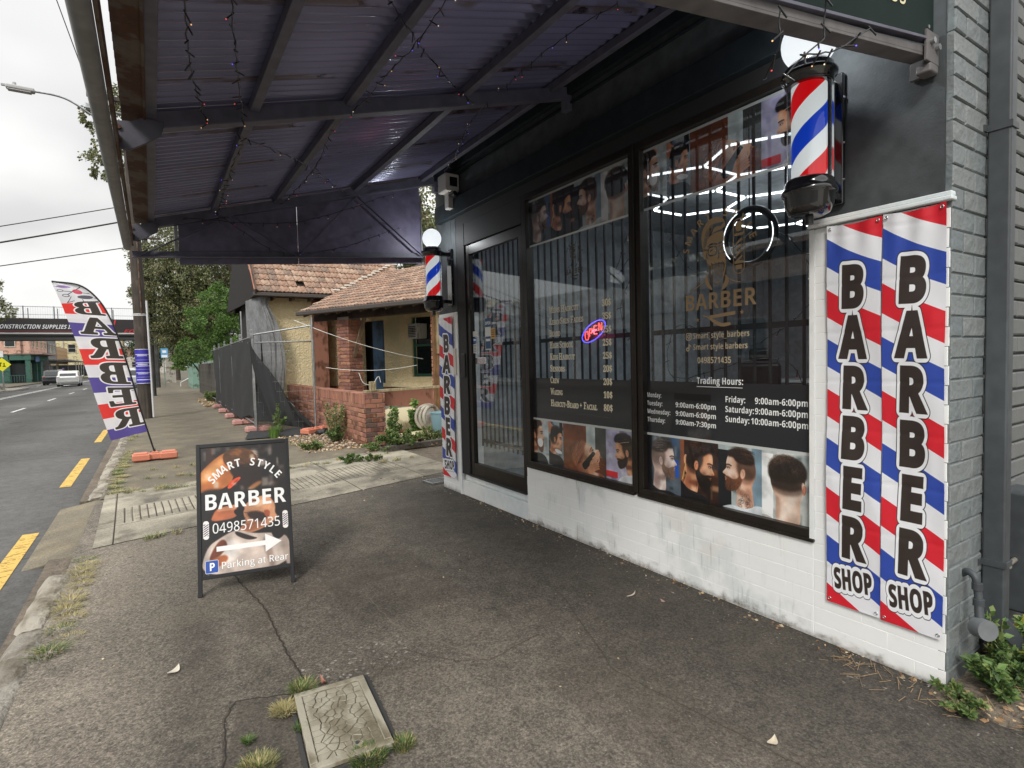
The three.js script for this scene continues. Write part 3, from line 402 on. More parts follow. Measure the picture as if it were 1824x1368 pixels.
  if (tattoo) { x.strokeStyle = '#3c4048'; x.lineWidth = 0.012; for (let i = 0; i < 26; i++) { x.globalAlpha = 0.5; x.beginPath(); x.ellipse(rr(0.12, 0.5), rr(1.05, 1.4), rr(0.02, 0.06), rr(0.02, 0.05), rr(0, 3), 0, rr(2, 6)); x.stroke(); } x.globalAlpha = 1; }
  x.fillStyle = shirt; path([[-0.7, neck + 0.5], [-0.55, neck - 0.12], [-0.05, neck - 0.24], [0.2, neck - 0.06], [0.5, neck - 0.08], [0.75, neck - 0.1], [1.1, neck + 0.06], [1.2, neck + 0.5]]); x.fill(); x.strokeStyle = 'rgba(255,255,255,0.12)'; x.lineWidth = 0.02; path([[-0.05, neck - 0.24], [0.2, neck - 0.02], [0.5, neck - 0.02], [0.75, neck - 0.1]], false); x.stroke();
  x.restore();
}
const blobs = (x, w, h, cols, n, r0, r1, bl) => { x.save(); x.beginPath(); x.rect(...x.__r || [0, 0, w, h]); x.filter = `blur(${bl}px)`; for (let i = 0; i < n; i++) { x.globalAlpha = rr(0.3, 0.8); x.fillStyle = cols[Math.floor(rnd() * cols.length)]; x.fillRect(rr(0, w) - r1 / 2, rr(0, h) - r1 / 2, rr(r0, r1), rr(r0, r1) * 1.4); } x.restore(); x.globalAlpha = 1; };
function panel(x, x0, w, h, bg, cols, f, n = 26) { x.save(); x.beginPath(); x.rect(x0, 0, w, h); x.clip(); x.translate(x0, 0); x.fillStyle = bg; x.fillRect(0, 0, w, h); blobs(x, w, h, cols, n, 14, 80, 7); f(x, w, h); x.restore(); }
const photo = (x, w, h) => { x.filter = 'blur(1.3px)'; x.drawImage(x.canvas, 0, 0); x.filter = 'none'; const im = x.getImageData(0, 0, w, h), d = im.data; for (let j = 0; j < h; j++) for (let i = 0; i < w; i++) { const p = (j * w + i) * 4, l = 0.72 + 0.56 * fbm(i / 900 + 0.3, j / 900 + 0.1, 7, 4, 91), g = 10 * (h2(i, j, 5) - 0.5) + 12 * (vn(i / 3, j / 3, 9999, 8) - 0.5); for (let c = 0; c < 3; c++) { const v = d[p + c] / 255; d[p + c] = cl((v * v * (3 - 2 * v) * 0.45 + v * 0.55) * l * 255 + g, 0, 255); } } x.putImageData(im, 0, 0); };
const hand = (x, px, py, s, a, c = '#d39c7d', d = '#9a6248') => { x.save(); x.translate(px, py); x.rotate(a); x.scale(s, s); x.lineCap = 'round'; x.fillStyle = c; x.beginPath(); x.ellipse(0, 0, 0.5, 0.34, 0, 0, 6.3); x.fill(); for (let i = 0; i < 4; i++) { x.strokeStyle = c; x.lineWidth = 0.17; x.beginPath(); x.moveTo(0.3, -0.24 + i * 0.16); x.quadraticCurveTo(0.75, -0.34 + i * 0.2, 1.0 - 0.07 * Math.abs(i - 1), -0.16 + i * 0.17); x.stroke(); x.strokeStyle = d; x.lineWidth = 0.025; x.beginPath(); x.moveTo(0.35, -0.16 + i * 0.16); x.quadraticCurveTo(0.7, -0.24 + i * 0.2, 0.95, -0.08 + i * 0.17); x.stroke(); } x.strokeStyle = c; x.lineWidth = 0.2; x.beginPath(); x.moveTo(0, -0.25); x.quadraticCurveTo(0.3, -0.6, 0.62, -0.55); x.stroke(); x.restore(); };
const COLD = ['#3c4c63', '#8ea0ad', '#20262e', '#c9d0d2', '#2e5fa0'], WARM = ['#a8754c', '#4a2a1c', '#d3b08c', '#1e1613', '#7d5238'], PALE = ['#c9d2d2', '#9aa8a8', '#e4e8e6', '#6f7d7d'];
const stripB = canvasTex(1536, 512, (x, w, h) => {
  reseed(81); const q = w / 4;
  panel(x, 0, q, h, '#59636b', COLD, () => { x.fillStyle = '#1c1f26'; x.fillRect(0, 0, 60, h); x.fillStyle = '#2d5db0'; x.fillRect(300, 210, 60, 150); paintHead(x, { cx: 55, cy: 70, s: 300, skin: ['#c9b0a6', '#8f7a74', '#e6d8d0'], hair: '#4a4340', hairLight: '#8c817a', beard: '#7d6658', fade: 0.35, shirt: '#23262c', neck: 1.5 }); });
  panel(x, q, q, h, '#3a241a', WARM, () => { x.fillStyle = '#8c5c40'; x.fillRect(0, 0, 40, h); hand(x, 90, 250, 120, -1.2); x.fillStyle = '#caa06a'; x.save(); x.translate(70, 140); x.rotate(0.25); x.fillRect(0, 0, 12, 230); x.fillRect(34, -10, 12, 240); x.restore(); paintHead(x, { cx: 95, cy: 30, s: 310, tilt: 0.22, hair: '#1d120c', hairLight: '#6e4c34', beard: '#17100c', beardLong: 0.1, style: 'pomp', fade: 0.85, shirt: '#1b1c20', neck: 1.35, skin: ['#c58d6c', '#85543d', '#e0b091'] }); });
  panel(x, 2 * q, q, h, '#aab4b4', PALE, () => { x.fillStyle = '#20252a'; x.fillRect(0, 60, 120, h); x.fillStyle = '#7f95a2'; x.fillRect(300, 0, 84, h); paintHead(x, { cx: 330, cy: 60, s: 300, flip: -1, skin: ['#d3a890', '#a47a66', '#ead0bf'], hair: '#33241d', beard: '#6a4631', fade: 0.55, shirt: '#c9d1d3', tattoo: true, neck: 1.5 }); });
  panel(x, 3 * q, q, h, '#b9bdb9', PALE, () => { x.fillStyle = '#e6e8e6'; x.fillRect(0, 40, 90, h); paintHead(x, { cx: 60, cy: 90, s: 290, back: true, style: 'messy', hair: '#2e241e', hairLight: '#6d5a4c', fade: 0.8, skin: ['#cdb09e', '#a08474', '#e2cfc0'], shirt: '#b9b7b0', neck: 1.6 }); x.fillStyle = '#b45a44'; x.globalAlpha = 0.5; x.beginPath(); x.ellipse(325, 270, 14, 34, 0.2, 0, 6.3); x.fill(); x.globalAlpha = 1; });
  photo(x, w, h); x.fillStyle = '#cfd3d1'; x.fillRect(0, 0, w, 22);
});
const stripA = canvasTex(1536, 512, (x, w, h) => {
  reseed(82);
  panel(x, 0, 270, h, '#b9c4c6', PALE, () => { hand(x, 70, 40, 110, 0.9); paintHead(x, { cx: -90, cy: 40, s: 300, hair: '#33261f', beard: '#6d4a35', beardLong: 0.12, fade: 0.7, skin: ['#d9a285', '#9f6c54', '#efc8b0'], foam: true, shirt: '#2c2f33', neck: 1.3 }); });
  panel(x, 270, 250, h, '#8f9da3', COLD, () => { hand(x, 20, 60, 90, 1.3, '#cf8d6c'); x.fillStyle = '#111418'; x.fillRect(190, 20, 50, 150); paintHead(x, { cx: 40, cy: 80, s: 230, tilt: 0.12, hair: '#1b1613', fade: 0.9, skin: ['#cf9170', '#8d5b45', '#e3b294'], shirt: '#1e2227', neck: 1.35 }); x.fillStyle = '#e7e8e8'; x.beginPath(); x.ellipse(165, 345, 60, 22, 0.2, 0, 6.3); x.fill(); });
  panel(x, 520, 640, h, '#7a4a2a', ['#8d5a34', '#6a3f24', '#94633e'], () => { x.fillStyle = '#b9c6c4'; x.fillRect(360, 0, 130, h); x.fillStyle = '#4d4f4c'; x.fillRect(490, 0, 150, h); paintHead(x, { cx: 120, cy: 420, s: 400, tilt: -0.95, skin: ['#d6a78c', '#8e5138', '#f0d0b8'], hair: '#9a6448', hairLight: '#c48a66', beard: '#6b3b27', beardLong: 0.1, fade: 0.3, shirt: '#5b3a2c', neck: 1.6 }); x.save(); x.translate(330, 440); x.rotate(-0.75); x.fillStyle = '#15161a'; x.beginPath(); x.roundRect(-30, -38, 250, 76, 30); x.fill(); x.fillStyle = '#3a3c42'; x.fillRect(190, -30, 24, 60); x.restore(); hand(x, 430, 460, 120, -0.6, '#cf9475'); hand(x, 520, 300, 90, 2.2, '#d9a487'); }, 14);
  panel(x, 1160, 376, h, '#a9a6bc', ['#b9b6cc', '#8d8aa6', '#d5d3e0', '#6a6f80'], () => { x.fillStyle = '#c9323a'; x.fillRect(0, 430, 150, 60); paintHead(x, { cx: 330, cy: 60, s: 270, flip: -1, tilt: -0.25, hair: '#15110f', hairLight: '#5f5650', style: 'pomp', fade: 0.75, beard: '#2c201a', skin: ['#b98464', '#7c5038', '#d8a888'], shirt: '#d4d8dc', neck: 1.4 }); x.strokeStyle = '#c9a080'; x.lineWidth = 4; x.beginPath(); x.moveTo(90, 190); x.quadraticCurveTo(180, 130, 300, 120); x.stroke(); });
  photo(x, w, h); x.fillStyle = '#cfd3d1'; x.fillRect(0, 0, w, 22);
});
const topStrip = (t) => { const c = t.clone(); c.repeat.set(1, 1); c.needsUpdate = true; return c; };
// ---------------------------------------------------------------- windows with frames, panes, printed strips and lettering
const GX = 2.99;
function vinyl(name, w, h, z, y, pw, ph, draw, parent, x = GX - 0.0045, rough = 0.5) { return put(name, face(w, h, SX(x), y, SZ(z)), M([1, 1, 1], rough, { ...cutTex(pw, ph, draw), transparent: true }), parent, true); }
const STRIP = { phys: true, clearcoat: 0.8, clearcoatRoughness: 0.05 };
const gold = '#b39a6a';
function makeWindow(z0, z1, tex1, tex2) {
  const f = 0.05, win = put('window', [sb(2.945, 3.03, 0.535, 0.585, z0, z1, 0.004), sb(2.945, 3.03, 3.0, 3.05, z0, z1, 0.004), sb(2.946, 3.031, 0.585, 3.0, z0, z0 + f, 0.004), sb(2.946, 3.031, 0.585, 3.0, z1 - f * 0.6, z1, 0.004), sb(2.93, 2.96, 0.522, 0.54, z0, z1, 0.003)], P.bronze, shop);
  put('pane', sb(GX, GX + 0.006, 0.58, 3.003, z0 + f - 0.004, z1 - f * 0.6 + 0.004), P.glass, win);
  const w = z1 - z0 - 1.6 * f - 0.004, zc = (z0 + f + z1 - f * 0.6) / 2;
  put('poster_strip', face(w, 0.41, SX(GX - 0.003), 0.79, SZ(zc)), M([0.92, 0.92, 0.92], 0.4, { ...STRIP, map: tex1 }), win, true);
  put('poster_strip', face(w, 0.41, SX(GX - 0.003), 2.79, SZ(zc)), M([0.85, 0.85, 0.87], 0.4, { ...STRIP, map: tex2, transparent: true, opacity: 0.72 }), win, true);
  put('poster_edge', face(w, 0.016, SX(GX - 0.0035), 2.58, SZ(zc)), P.white, win, true);
  put('dark_film', face(w, 0.37, SX(GX - 0.002), 1.181, SZ(zc)), M([0.017, 0.019, 0.022], 0.3, STRIP), win, true);
  return win;
}
const winL = makeWindow(-4.31, -2.92, stripA, topStrip(stripB)), winR = makeWindow(-2.885, -1.6, stripB, topStrip(stripA));
put('mullion', [sb(2.935, 3.04, 0.54, 3.05, -2.9195, -2.8855, 0.003)], P.bronze, shop);
put('window_head', [sb(2.955, 3.25, 3.05, 3.155, -5.68, -1.6)], P.blackMatt, shop);
// splashed dirt along the foot of the white wall
{
  const sp = cutTex(2048, 128, (x, w, h) => { reseed(86); const im = x.createImageData(w, h); for (let j = 0; j < h; j++) for (let i = 0; i < w; i++) { const v = 1 - j / h, n = fbm(i / w, j / h * 0.06, 60, 4, 93), f = fbm(i / w * 2, j / h * 0.12, 150, 2, 94), o = (j * w + i) * 4; im.data[o] = 96; im.data[o + 1] = 84; im.data[o + 2] = 68; im.data[o + 3] = 255 * cl(Math.pow(ss(0.15 + 0.8 * n, 0, v), 1.5) * 0.6 * (0.75 + 0.5 * f) + 0.16 * ss(0.55, 0.75, n) * ss(1, 0.3, v)); } x.putImageData(im, 0, 0); });
  const m = M([1, 1, 1], 0.9, { ...sp, transparent: true }); const ws = cutTex(1024, 160, (x, w, h) => { const im = x.createImageData(w, h); for (let j = 0; j < h; j++) for (let i = 0; i < w; i++) { const a = fbm(i / w, j / h * 0.16, 14, 5, 97), b = fbm(i / w * 3, j / h * 0.06, 60, 3, 98), o = (j * w + i) * 4, k = fbm(i / w, j / h * 0.16, 6, 3, 99) > 0.5; im.data[o] = k ? 150 : 168; im.data[o + 1] = k ? 172 : 160; im.data[o + 2] = k ? 182 : 144; im.data[o + 3] = 255 * cl(0.34 * ss(0.46, 0.7, a) + 0.2 * ss(0.6, 0.78, b)); } x.putImageData(im, 0, 0); });
  put('paint_stain', face(2.7, 0.51, SX(2.9484), 0.262, SZ(-2.97)), M([1, 1, 1], 0.75, { ...ws, transparent: true }), shop, true);
  for (const [z0, z1] of [[-4.33, -1.0], [-6.15, -5.68]]) put('splash_dirt', face(z1 - z0, 0.16, SX(2.9478), 0.08, SZ((z0 + z1) / 2)), m, shop, true);
}
// price list
vinyl('price_list', 0.86, 0.98, -3.57, 1.545, 860, 980, (x) => {
  const L = [['Mens Haircut', '30$'], ['Zero/Skin Fades', '35$'], ['Beard', '25$'], ['High School', '25$'], ['Kids Haircut', '25$'], ['Seniors', '20$'], ['Crew', '20$'], ['Waxing', '10$'], ['Haircut+Beard + Facial', '80$']];
  const WD = [410, 470, 160, 330, 350, 215, 130, 175, 620];
  x.textBaseline = 'alphabetic'; L.forEach(([a, b], i) => {
    const y = 92 + i * 103, fade = i < 3 ? 0.8 : i < 5 ? 0.9 : 1, words = a.split(/(?<=[ +/])/); x.lineWidth = 3; x.strokeStyle = '#f7ecd0'; x.globalAlpha = fade; x.fillStyle = '#f7ecd0';
    const run = (drawIt) => { let px = 0; for (const wd of words) { x.font = 'bold 74px serif'; if (drawIt) { x.fillText(wd[0].toUpperCase(), px, 0); x.strokeText(wd[0].toUpperCase(), px, 0); } px += x.measureText(wd[0].toUpperCase()).width + 1; x.font = 'bold 54px serif'; const r = wd.slice(1).toUpperCase(); if (drawIt) { x.fillText(r, px, 0); x.strokeText(r, px, 0); } px += x.measureText(r).width + 3; } return px; };
    x.save(); x.translate(18, y); x.scale(WD[i] / run(false), 1.05); run(true); x.restore();
    x.globalAlpha = Math.min(1, fade + 0.2); x.fillStyle = '#fff2cc'; x.font = 'bold 70px serif'; x.save(); x.translate(712, y); x.scale(0.88, 1.05); x.fillText(b, 0, 0); x.strokeText(b, 0, 0); x.restore();
  }); x.globalAlpha = 0.5; x.fillStyle = '#8a8a86'; x.fillRect(190, 962, 660, 4); x.globalAlpha = 1;
}, winL);
const drawBarber = (x, c) => {             // a bearded man with glasses beside a striped pole, in flat line work
  x.lineCap = x.lineJoin = 'round'; x.fillStyle = c; x.strokeStyle = c;
  const arc = (txt, r, a0, a1, size, cx, cy) => { x.font = `bold ${size}px sans-serif`; x.textAlign = 'center'; x.textBaseline = 'middle'; [...txt].forEach((ch, i) => { const a = lerp(a0, a1, i / (txt.length - 1)); x.save(); x.translate(cx + r * Math.sin(a), cy - r * Math.cos(a)); x.rotate(a); x.fillText(ch, 0, 0); x.restore(); }); };
  arc('SMART STYLE', 330, -1.35, 1.3, 92, 400, 430);
  const S = (p, w, f) => { x.beginPath(); x.moveTo(...p[0]); for (let i = 1; i < p.length - 1; i++) x.quadraticCurveTo(p[i][0], p[i][1], (p[i][0] + p[i + 1][0]) / 2, (p[i][1] + p[i + 1][1]) / 2); x.lineTo(...p[p.length - 1]); if (f) x.fill(); else { x.lineWidth = w; x.stroke(); } };
  x.globalAlpha = 0.95; S([[262, 420], [228, 300], [250, 190], [340, 120], [450, 140], [480, 210], [455, 235], [350, 250], [296, 300], [288, 420]], 0, true);
  x.globalCompositeOperation = 'destination-out'; for (let i = 0; i < 8; i++) S([[262 + i * 10, 380 - i * 16], [262 + i * 16, 270 - i * 12], [330 + i * 12, 178 + (i % 3) * 14], [455 - i * 4, 186 + i * 4]], 5); x.globalCompositeOperation = 'source-over';
  S([[292, 300], [340, 258], [430, 250], [466, 262], [462, 400], [486, 462], [460, 492], [330, 500], [286, 430], [292, 300]], 0, true); S([[270, 385], [246, 400], [262, 460], [286, 462], [282, 400]], 0, true);
  x.globalCompositeOperation = 'destination-out'; x.globalAlpha = 1; S([[306, 356], [345, 336], [388, 354]], 14); S([[408, 352], [436, 338], [460, 350]], 13); x.beginPath(); x.roundRect(306, 366, 84, 72, 26); x.lineWidth = 10; x.stroke(); x.beginPath(); x.roundRect(408, 366, 56, 70, 24); x.stroke(); S([[270, 380], [300, 384], [306, 388]], 9); S([[328, 402], [348, 388], [372, 402]], 8); S([[420, 402], [436, 390], [452, 400]], 8); S([[404, 430], [416, 462], [398, 472]], 7); x.globalCompositeOperation = 'source-over';
  S([[284, 450], [300, 560], [350, 660], [400, 680], [450, 650], [478, 560], [482, 480], [440, 478], [400, 492], [350, 486], [310, 470], [284, 450]], 0, true); x.globalCompositeOperation = 'destination-out'; for (let i = 0; i < 15; i++) S([[300 + i * 12, 500 + (i % 3) * 10], [318 + i * 9.5, 580], [350 + i * 6, 655]], 6); S([[352, 520], [400, 508], [450, 518]], 10); x.globalCompositeOperation = 'source-over';
  S([[300, 570], [262, 620], [290, 700], [360, 740], [300, 640], [300, 570]], 0, true); S([[470, 610], [520, 650], [480, 720], [420, 740], [470, 660], [470, 610]], 0, true); S([[270, 640], [180, 690], [110, 720]], 8); S([[505, 650], [560, 680], [610, 690]], 7);
  x.lineWidth = 8; x.beginPath(); x.roundRect(548, 190, 96, 430, 46); x.stroke(); x.beginPath(); x.roundRect(566, 210, 60, 80, 28); x.fill(); x.fillRect(556, 300, 80, 22); x.fillRect(556, 520, 80, 22); for (let i = 0; i < 4; i++) { x.beginPath(); x.moveTo(566, 380 + i * 46); x.lineTo(626, 336 + i * 46); x.lineTo(626, 358 + i * 46); x.lineTo(566, 402 + i * 46); x.fill(); } x.fillRect(566, 552, 60, 36);
  x.font = 'bold 190px sans-serif'; x.textAlign = 'center'; x.textBaseline = 'alphabetic'; x.save(); x.translate(400, 880); x.scale(0.98, 1); x.fillText('BARBER', 0, 0); x.restore();
  S([[250, 930], [330, 960], [420, 1010], [500, 1020]], 12); x.beginPath(); x.moveTo(300, 935); x.lineTo(560, 915); x.lineTo(560, 945); x.lineTo(330, 962); x.fill(); S([[300, 940], [400, 1010], [520, 1000], [522, 1030], [400, 1040], [290, 950]], 0, true);
  for (const [a, b] of [[190, 965], [620, 930]]) { x.beginPath(); for (let i = 0; i < 10; i++) { const r = i % 2 ? 9 : 22, k = i * Math.PI / 5; x[i ? 'lineTo' : 'moveTo'](a + r * Math.sin(k), b - r * Math.cos(k)); } x.fill(); }
};
vinyl('shop_logo', 0.6, 0.79, -2.222, 2.1, 800, 1050, (x) => { x.globalAlpha = 1; drawBarber(x, '#a88d69'); }, winR, undefined, 0.6);
vinyl('small_logo', 0.26, 0.34, -3.62, 2.36, 400, 525, (x) => { x.scale(0.5, 0.5); drawBarber(x, '#4f4a40'); }, winL, undefined, 0.6);
vinyl('contact_lines', 0.5, 0.26, -2.23, 1.585, 500, 260, (x) => {
  x.fillStyle = x.strokeStyle = '#cbb999'; x.font = 'bold 46px sans-serif'; x.save(); x.translate(62, 66); x.scale(0.92, 1.12); x.fillText('Smart_style_barbers', 0, 0); x.fillText('Smart style barbers', 0, 64); x.restore(); x.save(); x.translate(95, 226); x.scale(1, 1.2); x.fillText('0498571435', 0, 0); x.restore();
  x.lineWidth = 6; x.beginPath(); x.roundRect(8, 28, 40, 44, 12); x.stroke(); x.beginPath(); x.arc(28, 50, 10, 0, 6.3); x.stroke(); x.fillRect(36, 36, 5, 5); x.lineWidth = 8; x.beginPath(); x.arc(20, 134, 10, 0, 6.3); x.moveTo(30, 134); x.lineTo(30, 98); x.quadraticCurveTo(32, 112, 46, 112); x.stroke();
}, winR, undefined, 0.6);
vinyl('trading_hours', 1.2, 0.4, -2.235, 1.217, 1800, 600, (x) => {
  x.fillStyle = '#f0f2f0'; const t = (s, a, b, w, sz = 70) => { x.font = `bold ${sz}px sans-serif`; x.save(); x.translate(a, b); x.scale(w / x.measureText(s).width, 1); x.fillText(s, 0, 0); x.restore(); };
  t('Trading Hours:', 665, 92, 515, 88); x.fillRect(665, 116, 505, 6);
  [['Monday:', '', 200], ['Tuesday:', '9:00am-6:00pm', 215], ['Wednesday:', '9:00am-6:00pm', 320], ['Thursday:', '9:00am-7:30pm', 250]].forEach(([a, b, w], i) => { t(a, 12, 250 + i * 88, w, 68); if (b) t(b, 398, 250 + i * 88, 490, 72); });
  [['Friday:', '9:00am-6:00pm', 215], ['Saturday:', '9:00am-6:00pm', 300], ['Sunday:', '10:00am-6:00pm', 255]].forEach(([a, b, w], i) => { t(a, 985, 256 + i * 92, w, 78); t(b, i === 2 ? 1250 : 1290, 256 + i * 92, i === 2 ? 525 : 482, 78); });
  x.fillStyle = '#0a0a0a'; x.fillRect(385, 195, 440, 66);
}, winR);
// ---------------------------------------------------------------- door
{
  const door = put('door', [sb(2.965, 3.02, 0.25, 2.8, -5.46, -5.395, 0.004), sb(2.965, 3.02, 0.25, 2.8, -4.41, -4.345, 0.004), sb(2.966, 3.019, 0.25, 0.4, -5.395, -4.41, 0.003), sb(2.966, 3.019, 2.7, 2.8, -5.395, -4.41, 0.003)], P.bronze, shop);
  put('door_glass', sb(2.99, 2.996, 0.395, 2.705, -5.4, -4.405), P.glass, door);
  put('handle', [rod(V(SX(2.945), 1.28, SZ(-5.36)), V(SX(2.945), 1.6, SZ(-5.36)), 0.012), sb(2.945, 2.97, 1.3, 1.32, -5.37, -5.35), sb(2.945, 2.97, 1.56, 1.58, -5.37, -5.35)], P.black, door);
  put('letter_plate', sb(2.975, 2.9885, 1.5, 1.57, -5.33, -5.1, 0.004), P.chrome, door);
  vinyl('sticker', 0.12, 0.26, -5.33, 1.74, 120, 260, (x) => { x.fillStyle = '#e2e2e0'; x.fillRect(5, 10, 105, 60); x.fillStyle = '#3a70b8'; x.fillRect(5, 80, 70, 60); x.fillStyle = '#f0f0ee'; x.fillRect(12, 96, 56, 18); x.fillStyle = '#dcdcdc'; x.fillRect(5, 150, 90, 100); x.fillStyle = '#333'; for (let i = 0; i < 5; i++) x.fillRect(14, 162 + i * 16, 60, 5); }, door, 2.9875);
  vinyl('door_sign', 0.22, 0.36, -5.02, 1.8, 220, 360, (x) => { x.fillStyle = '#dfe3e0'; x.fillRect(10, 0, 120, 330); x.fillStyle = '#24507c'; x.fillRect(10, 0, 120, 90); x.fillRect(14, 190, 110, 130); x.fillStyle = '#fff'; x.font = 'bold 46px sans-serif'; x.fillText('OPEN', 14, 66, 112); x.fillStyle = '#d9a33a'; x.fillRect(132, 110, 80, 110); x.fillStyle = '#222'; for (let i = 0; i < 4; i++) x.fillRect(140, 124 + i * 22, 60, 8); x.fillStyle = '#e8e8e8'; x.fillRect(24, 110, 96, 60); x.fillRect(24, 214, 90, 26); }, door, 2.9875);
  put('door_frame', [sb(2.95, 3.03, 0.245, 3.05, -5.66, -5.47, 0.004), sb(2.952, 3.03, 0.246, 3.05, -4.342, -4.312, 0.004), sb(2.953, 3.028, 2.81, 3.05, -5.468, -4.345, 0.004), sb(2.94, 3.04, 0.2455, 0.262, -5.468, -4.345, 0.003)], P.blackMatt, shop);
  put('door_pier', sb(2.951, 3.0, 2.1, 3.15, -5.775, -5.665, 0.004), P.slate, shop);
  put('lock_box', sb(2.935, 2.95, 1.36, 1.62, -5.6, -5.5, 0.008), P.black, shop);
  put('doorbell', sb(2.925, 2.949, 1.38, 1.68, -5.76, -5.7, 0.006), M([0.62, 0.58, 0.5], 0.5), shop);
}
// security grilles behind the glass
function grille(label, z0, z1, n) {
  const t = thing('security_grille', label, 'security grille', [3.085, 0, 0], 0);
  for (let i = 0; i <= n; i++) { const z = lerp(z0, z1, i / n); put('bar', bx(0.016, 2.42, 0.016, 0, 1.79, z, 0.003), P.blackMatt, t); }
  for (const y of [0.64, 1.71, 2.94]) put('rail', bx(0.03, 0.035, z1 - z0, 0.012, y, (z0 + z1) / 2), P.blackMatt, t);
}
grille('black vertical security bars behind the right window with the trading hours', -2.86, -1.63, 12); grille('black vertical security bars behind the left window with the price list', -4.26, -2.95, 13); grille('black vertical security bars behind the glass shop door', -5.4, -4.42, 11);
// ---------------------------------------------------------------- lights inside the shop
function glow(c, k, base = c) { return M(base, 0.4, { emissive: rgb(c), emissiveIntensity: k }); }
{
  const t = thing('hexagon_ceiling_light', 'white glowing honeycomb of light tubes on the shop ceiling seen through the right window', 'ceiling light', [4.3, 3.16, -2.75]);
  const m = glow([1, 1, 1], 2.6, [0.9, 0.9, 0.9]), s = 0.47, done = new Set();
  for (let i = -3; i <= 6; i++) for (let j = -4; j <= 4; j++) {
    const cx = s * 1.5 * i, cz = s * Math.sqrt(3) * (j + (i & 1) / 2); if (cx < -0.6 || cx > 2.9 || Math.abs(cz) > 1.25) continue;
    for (let k = 0; k < 6; k++) { const p = [k, k + 1].map((q) => V(cx + s * Math.cos(q * Math.PI / 3), 0, cz + s * Math.sin(q * Math.PI / 3))), id = [Math.round((p[0].x + p[1].x) * 20), Math.round((p[0].z + p[1].z) * 20)].join(); if (done.has(id)) continue; done.add(id); const d = p[1].clone().sub(p[0]).multiplyScalar(0.04); put('light_tube', rod(p[0].add(d), p[1].sub(d), 0.011, 6), m, t); }
  }
  put('corner_joint', [...Array(5)].map((_, i) => bx(0.04, 0.02, 0.04, (i - 1) * 0.6, 0.06, 0)), P.white, t);
  const l = new THREE.RectAreaLight(0xffffff, 0.9, 2.6, 2.2); l.position.set(4.4, 3.1, -2.75); l.lookAt(4.4, 0, -2.75); scene.add(l);
}
{
  const t = thing('ring_sign', 'round black ring light hanging behind the logo on the right window', 'ring light', [3.055, 2.245, -2.05]);
  put('ring', new THREE.TorusGeometry(0.165, 0.021, 10, 48).rotateY(Math.PI / 2), P.black, t);
  const arc = (a0, a1) => { const p = []; for (let i = 0; i <= 16; i++) { const a = lerp(a0, a1, i / 16); p.push(V(-0.022, 0.165 * Math.sin(a), 0.165 * Math.cos(a))); } return tube(p, 0.0025, 30, 5); };
  put('glowing_edge', [arc(2.0, 3.9), arc(-0.7, 0.35)], glow([1, 1, 1], 1.6), t, true); put('cord', rod(V(0, 0.18, 0), V(0, 0.8, 0), 0.004), P.black, t);
}
{
  const t = thing('neon_open_sign', 'small red and blue neon sign reading OPEN in the left window', 'neon sign', [3.04, 1.755, -3.45]);
  const p3 = (a) => V(-0.004, a[1], a[0]), red = glow([1, 0.06, 0.05], 1.8, [0.6, 0.05, 0.05]), blue = glow([0.1, 0.08, 1], 1.6, [0.05, 0.05, 0.5]);
  const L = { O: [[[0, 0.5], [0.12, 0.95], [0.5, 1], [0.6, 0.5], [0.5, 0.02], [0.12, 0.05], [0, 0.5]]], P: [[[0, 0], [0, 0.5], [0, 1]], [[0, 1], [0.45, 0.98], [0.5, 0.72], [0.4, 0.5], [0, 0.48]]], E: [[[0.5, 1], [0.1, 1], [0, 0.9], [0, 0.1], [0.1, 0], [0.5, 0]], [[0, 0.5], [0.2, 0.5], [0.42, 0.5]]], N: [[[0, 0], [0, 0.5], [0, 1], [0.5, 0.02], [0.52, 0.1], [0.52, 1]]] };
  const gs = []; [...'OPEN'].forEach((c, i) => { for (const s of L[c]) { const pts = s.map((q) => { const a = -0.105 + i * 0.056 + q[0] * 0.07, b = -0.032 + q[1] * 0.066 + (i - 1.5) * 0.022; return p3([a, b]); }); gs.push(tube(pts, 0.0038, 30, 6)); } });
  put('letters', gs, red, t, true);
  const o = []; for (let i = 0; i < 32; i++) { const a = i / 32 * 6.283, x = 0.15 * Math.cos(a), y = 0.066 * Math.sin(a); o.push(p3([x * 0.94 - y * 0.25, y + x * 0.38])); }
  put('oval', tube(o, 0.0035, 64, 6, true), blue, t, true); put('backing', bx(0.006, 0.012, 0.24, 0.006, 0, 0).rotateX(-0.35), P.black, t);
  const l = new THREE.PointLight(new THREE.Color(1, 0.15, 0.25), 0.06); l.position.set(3.02, 1.755, -3.45); l.castShadow = true; scene.add(l);
}
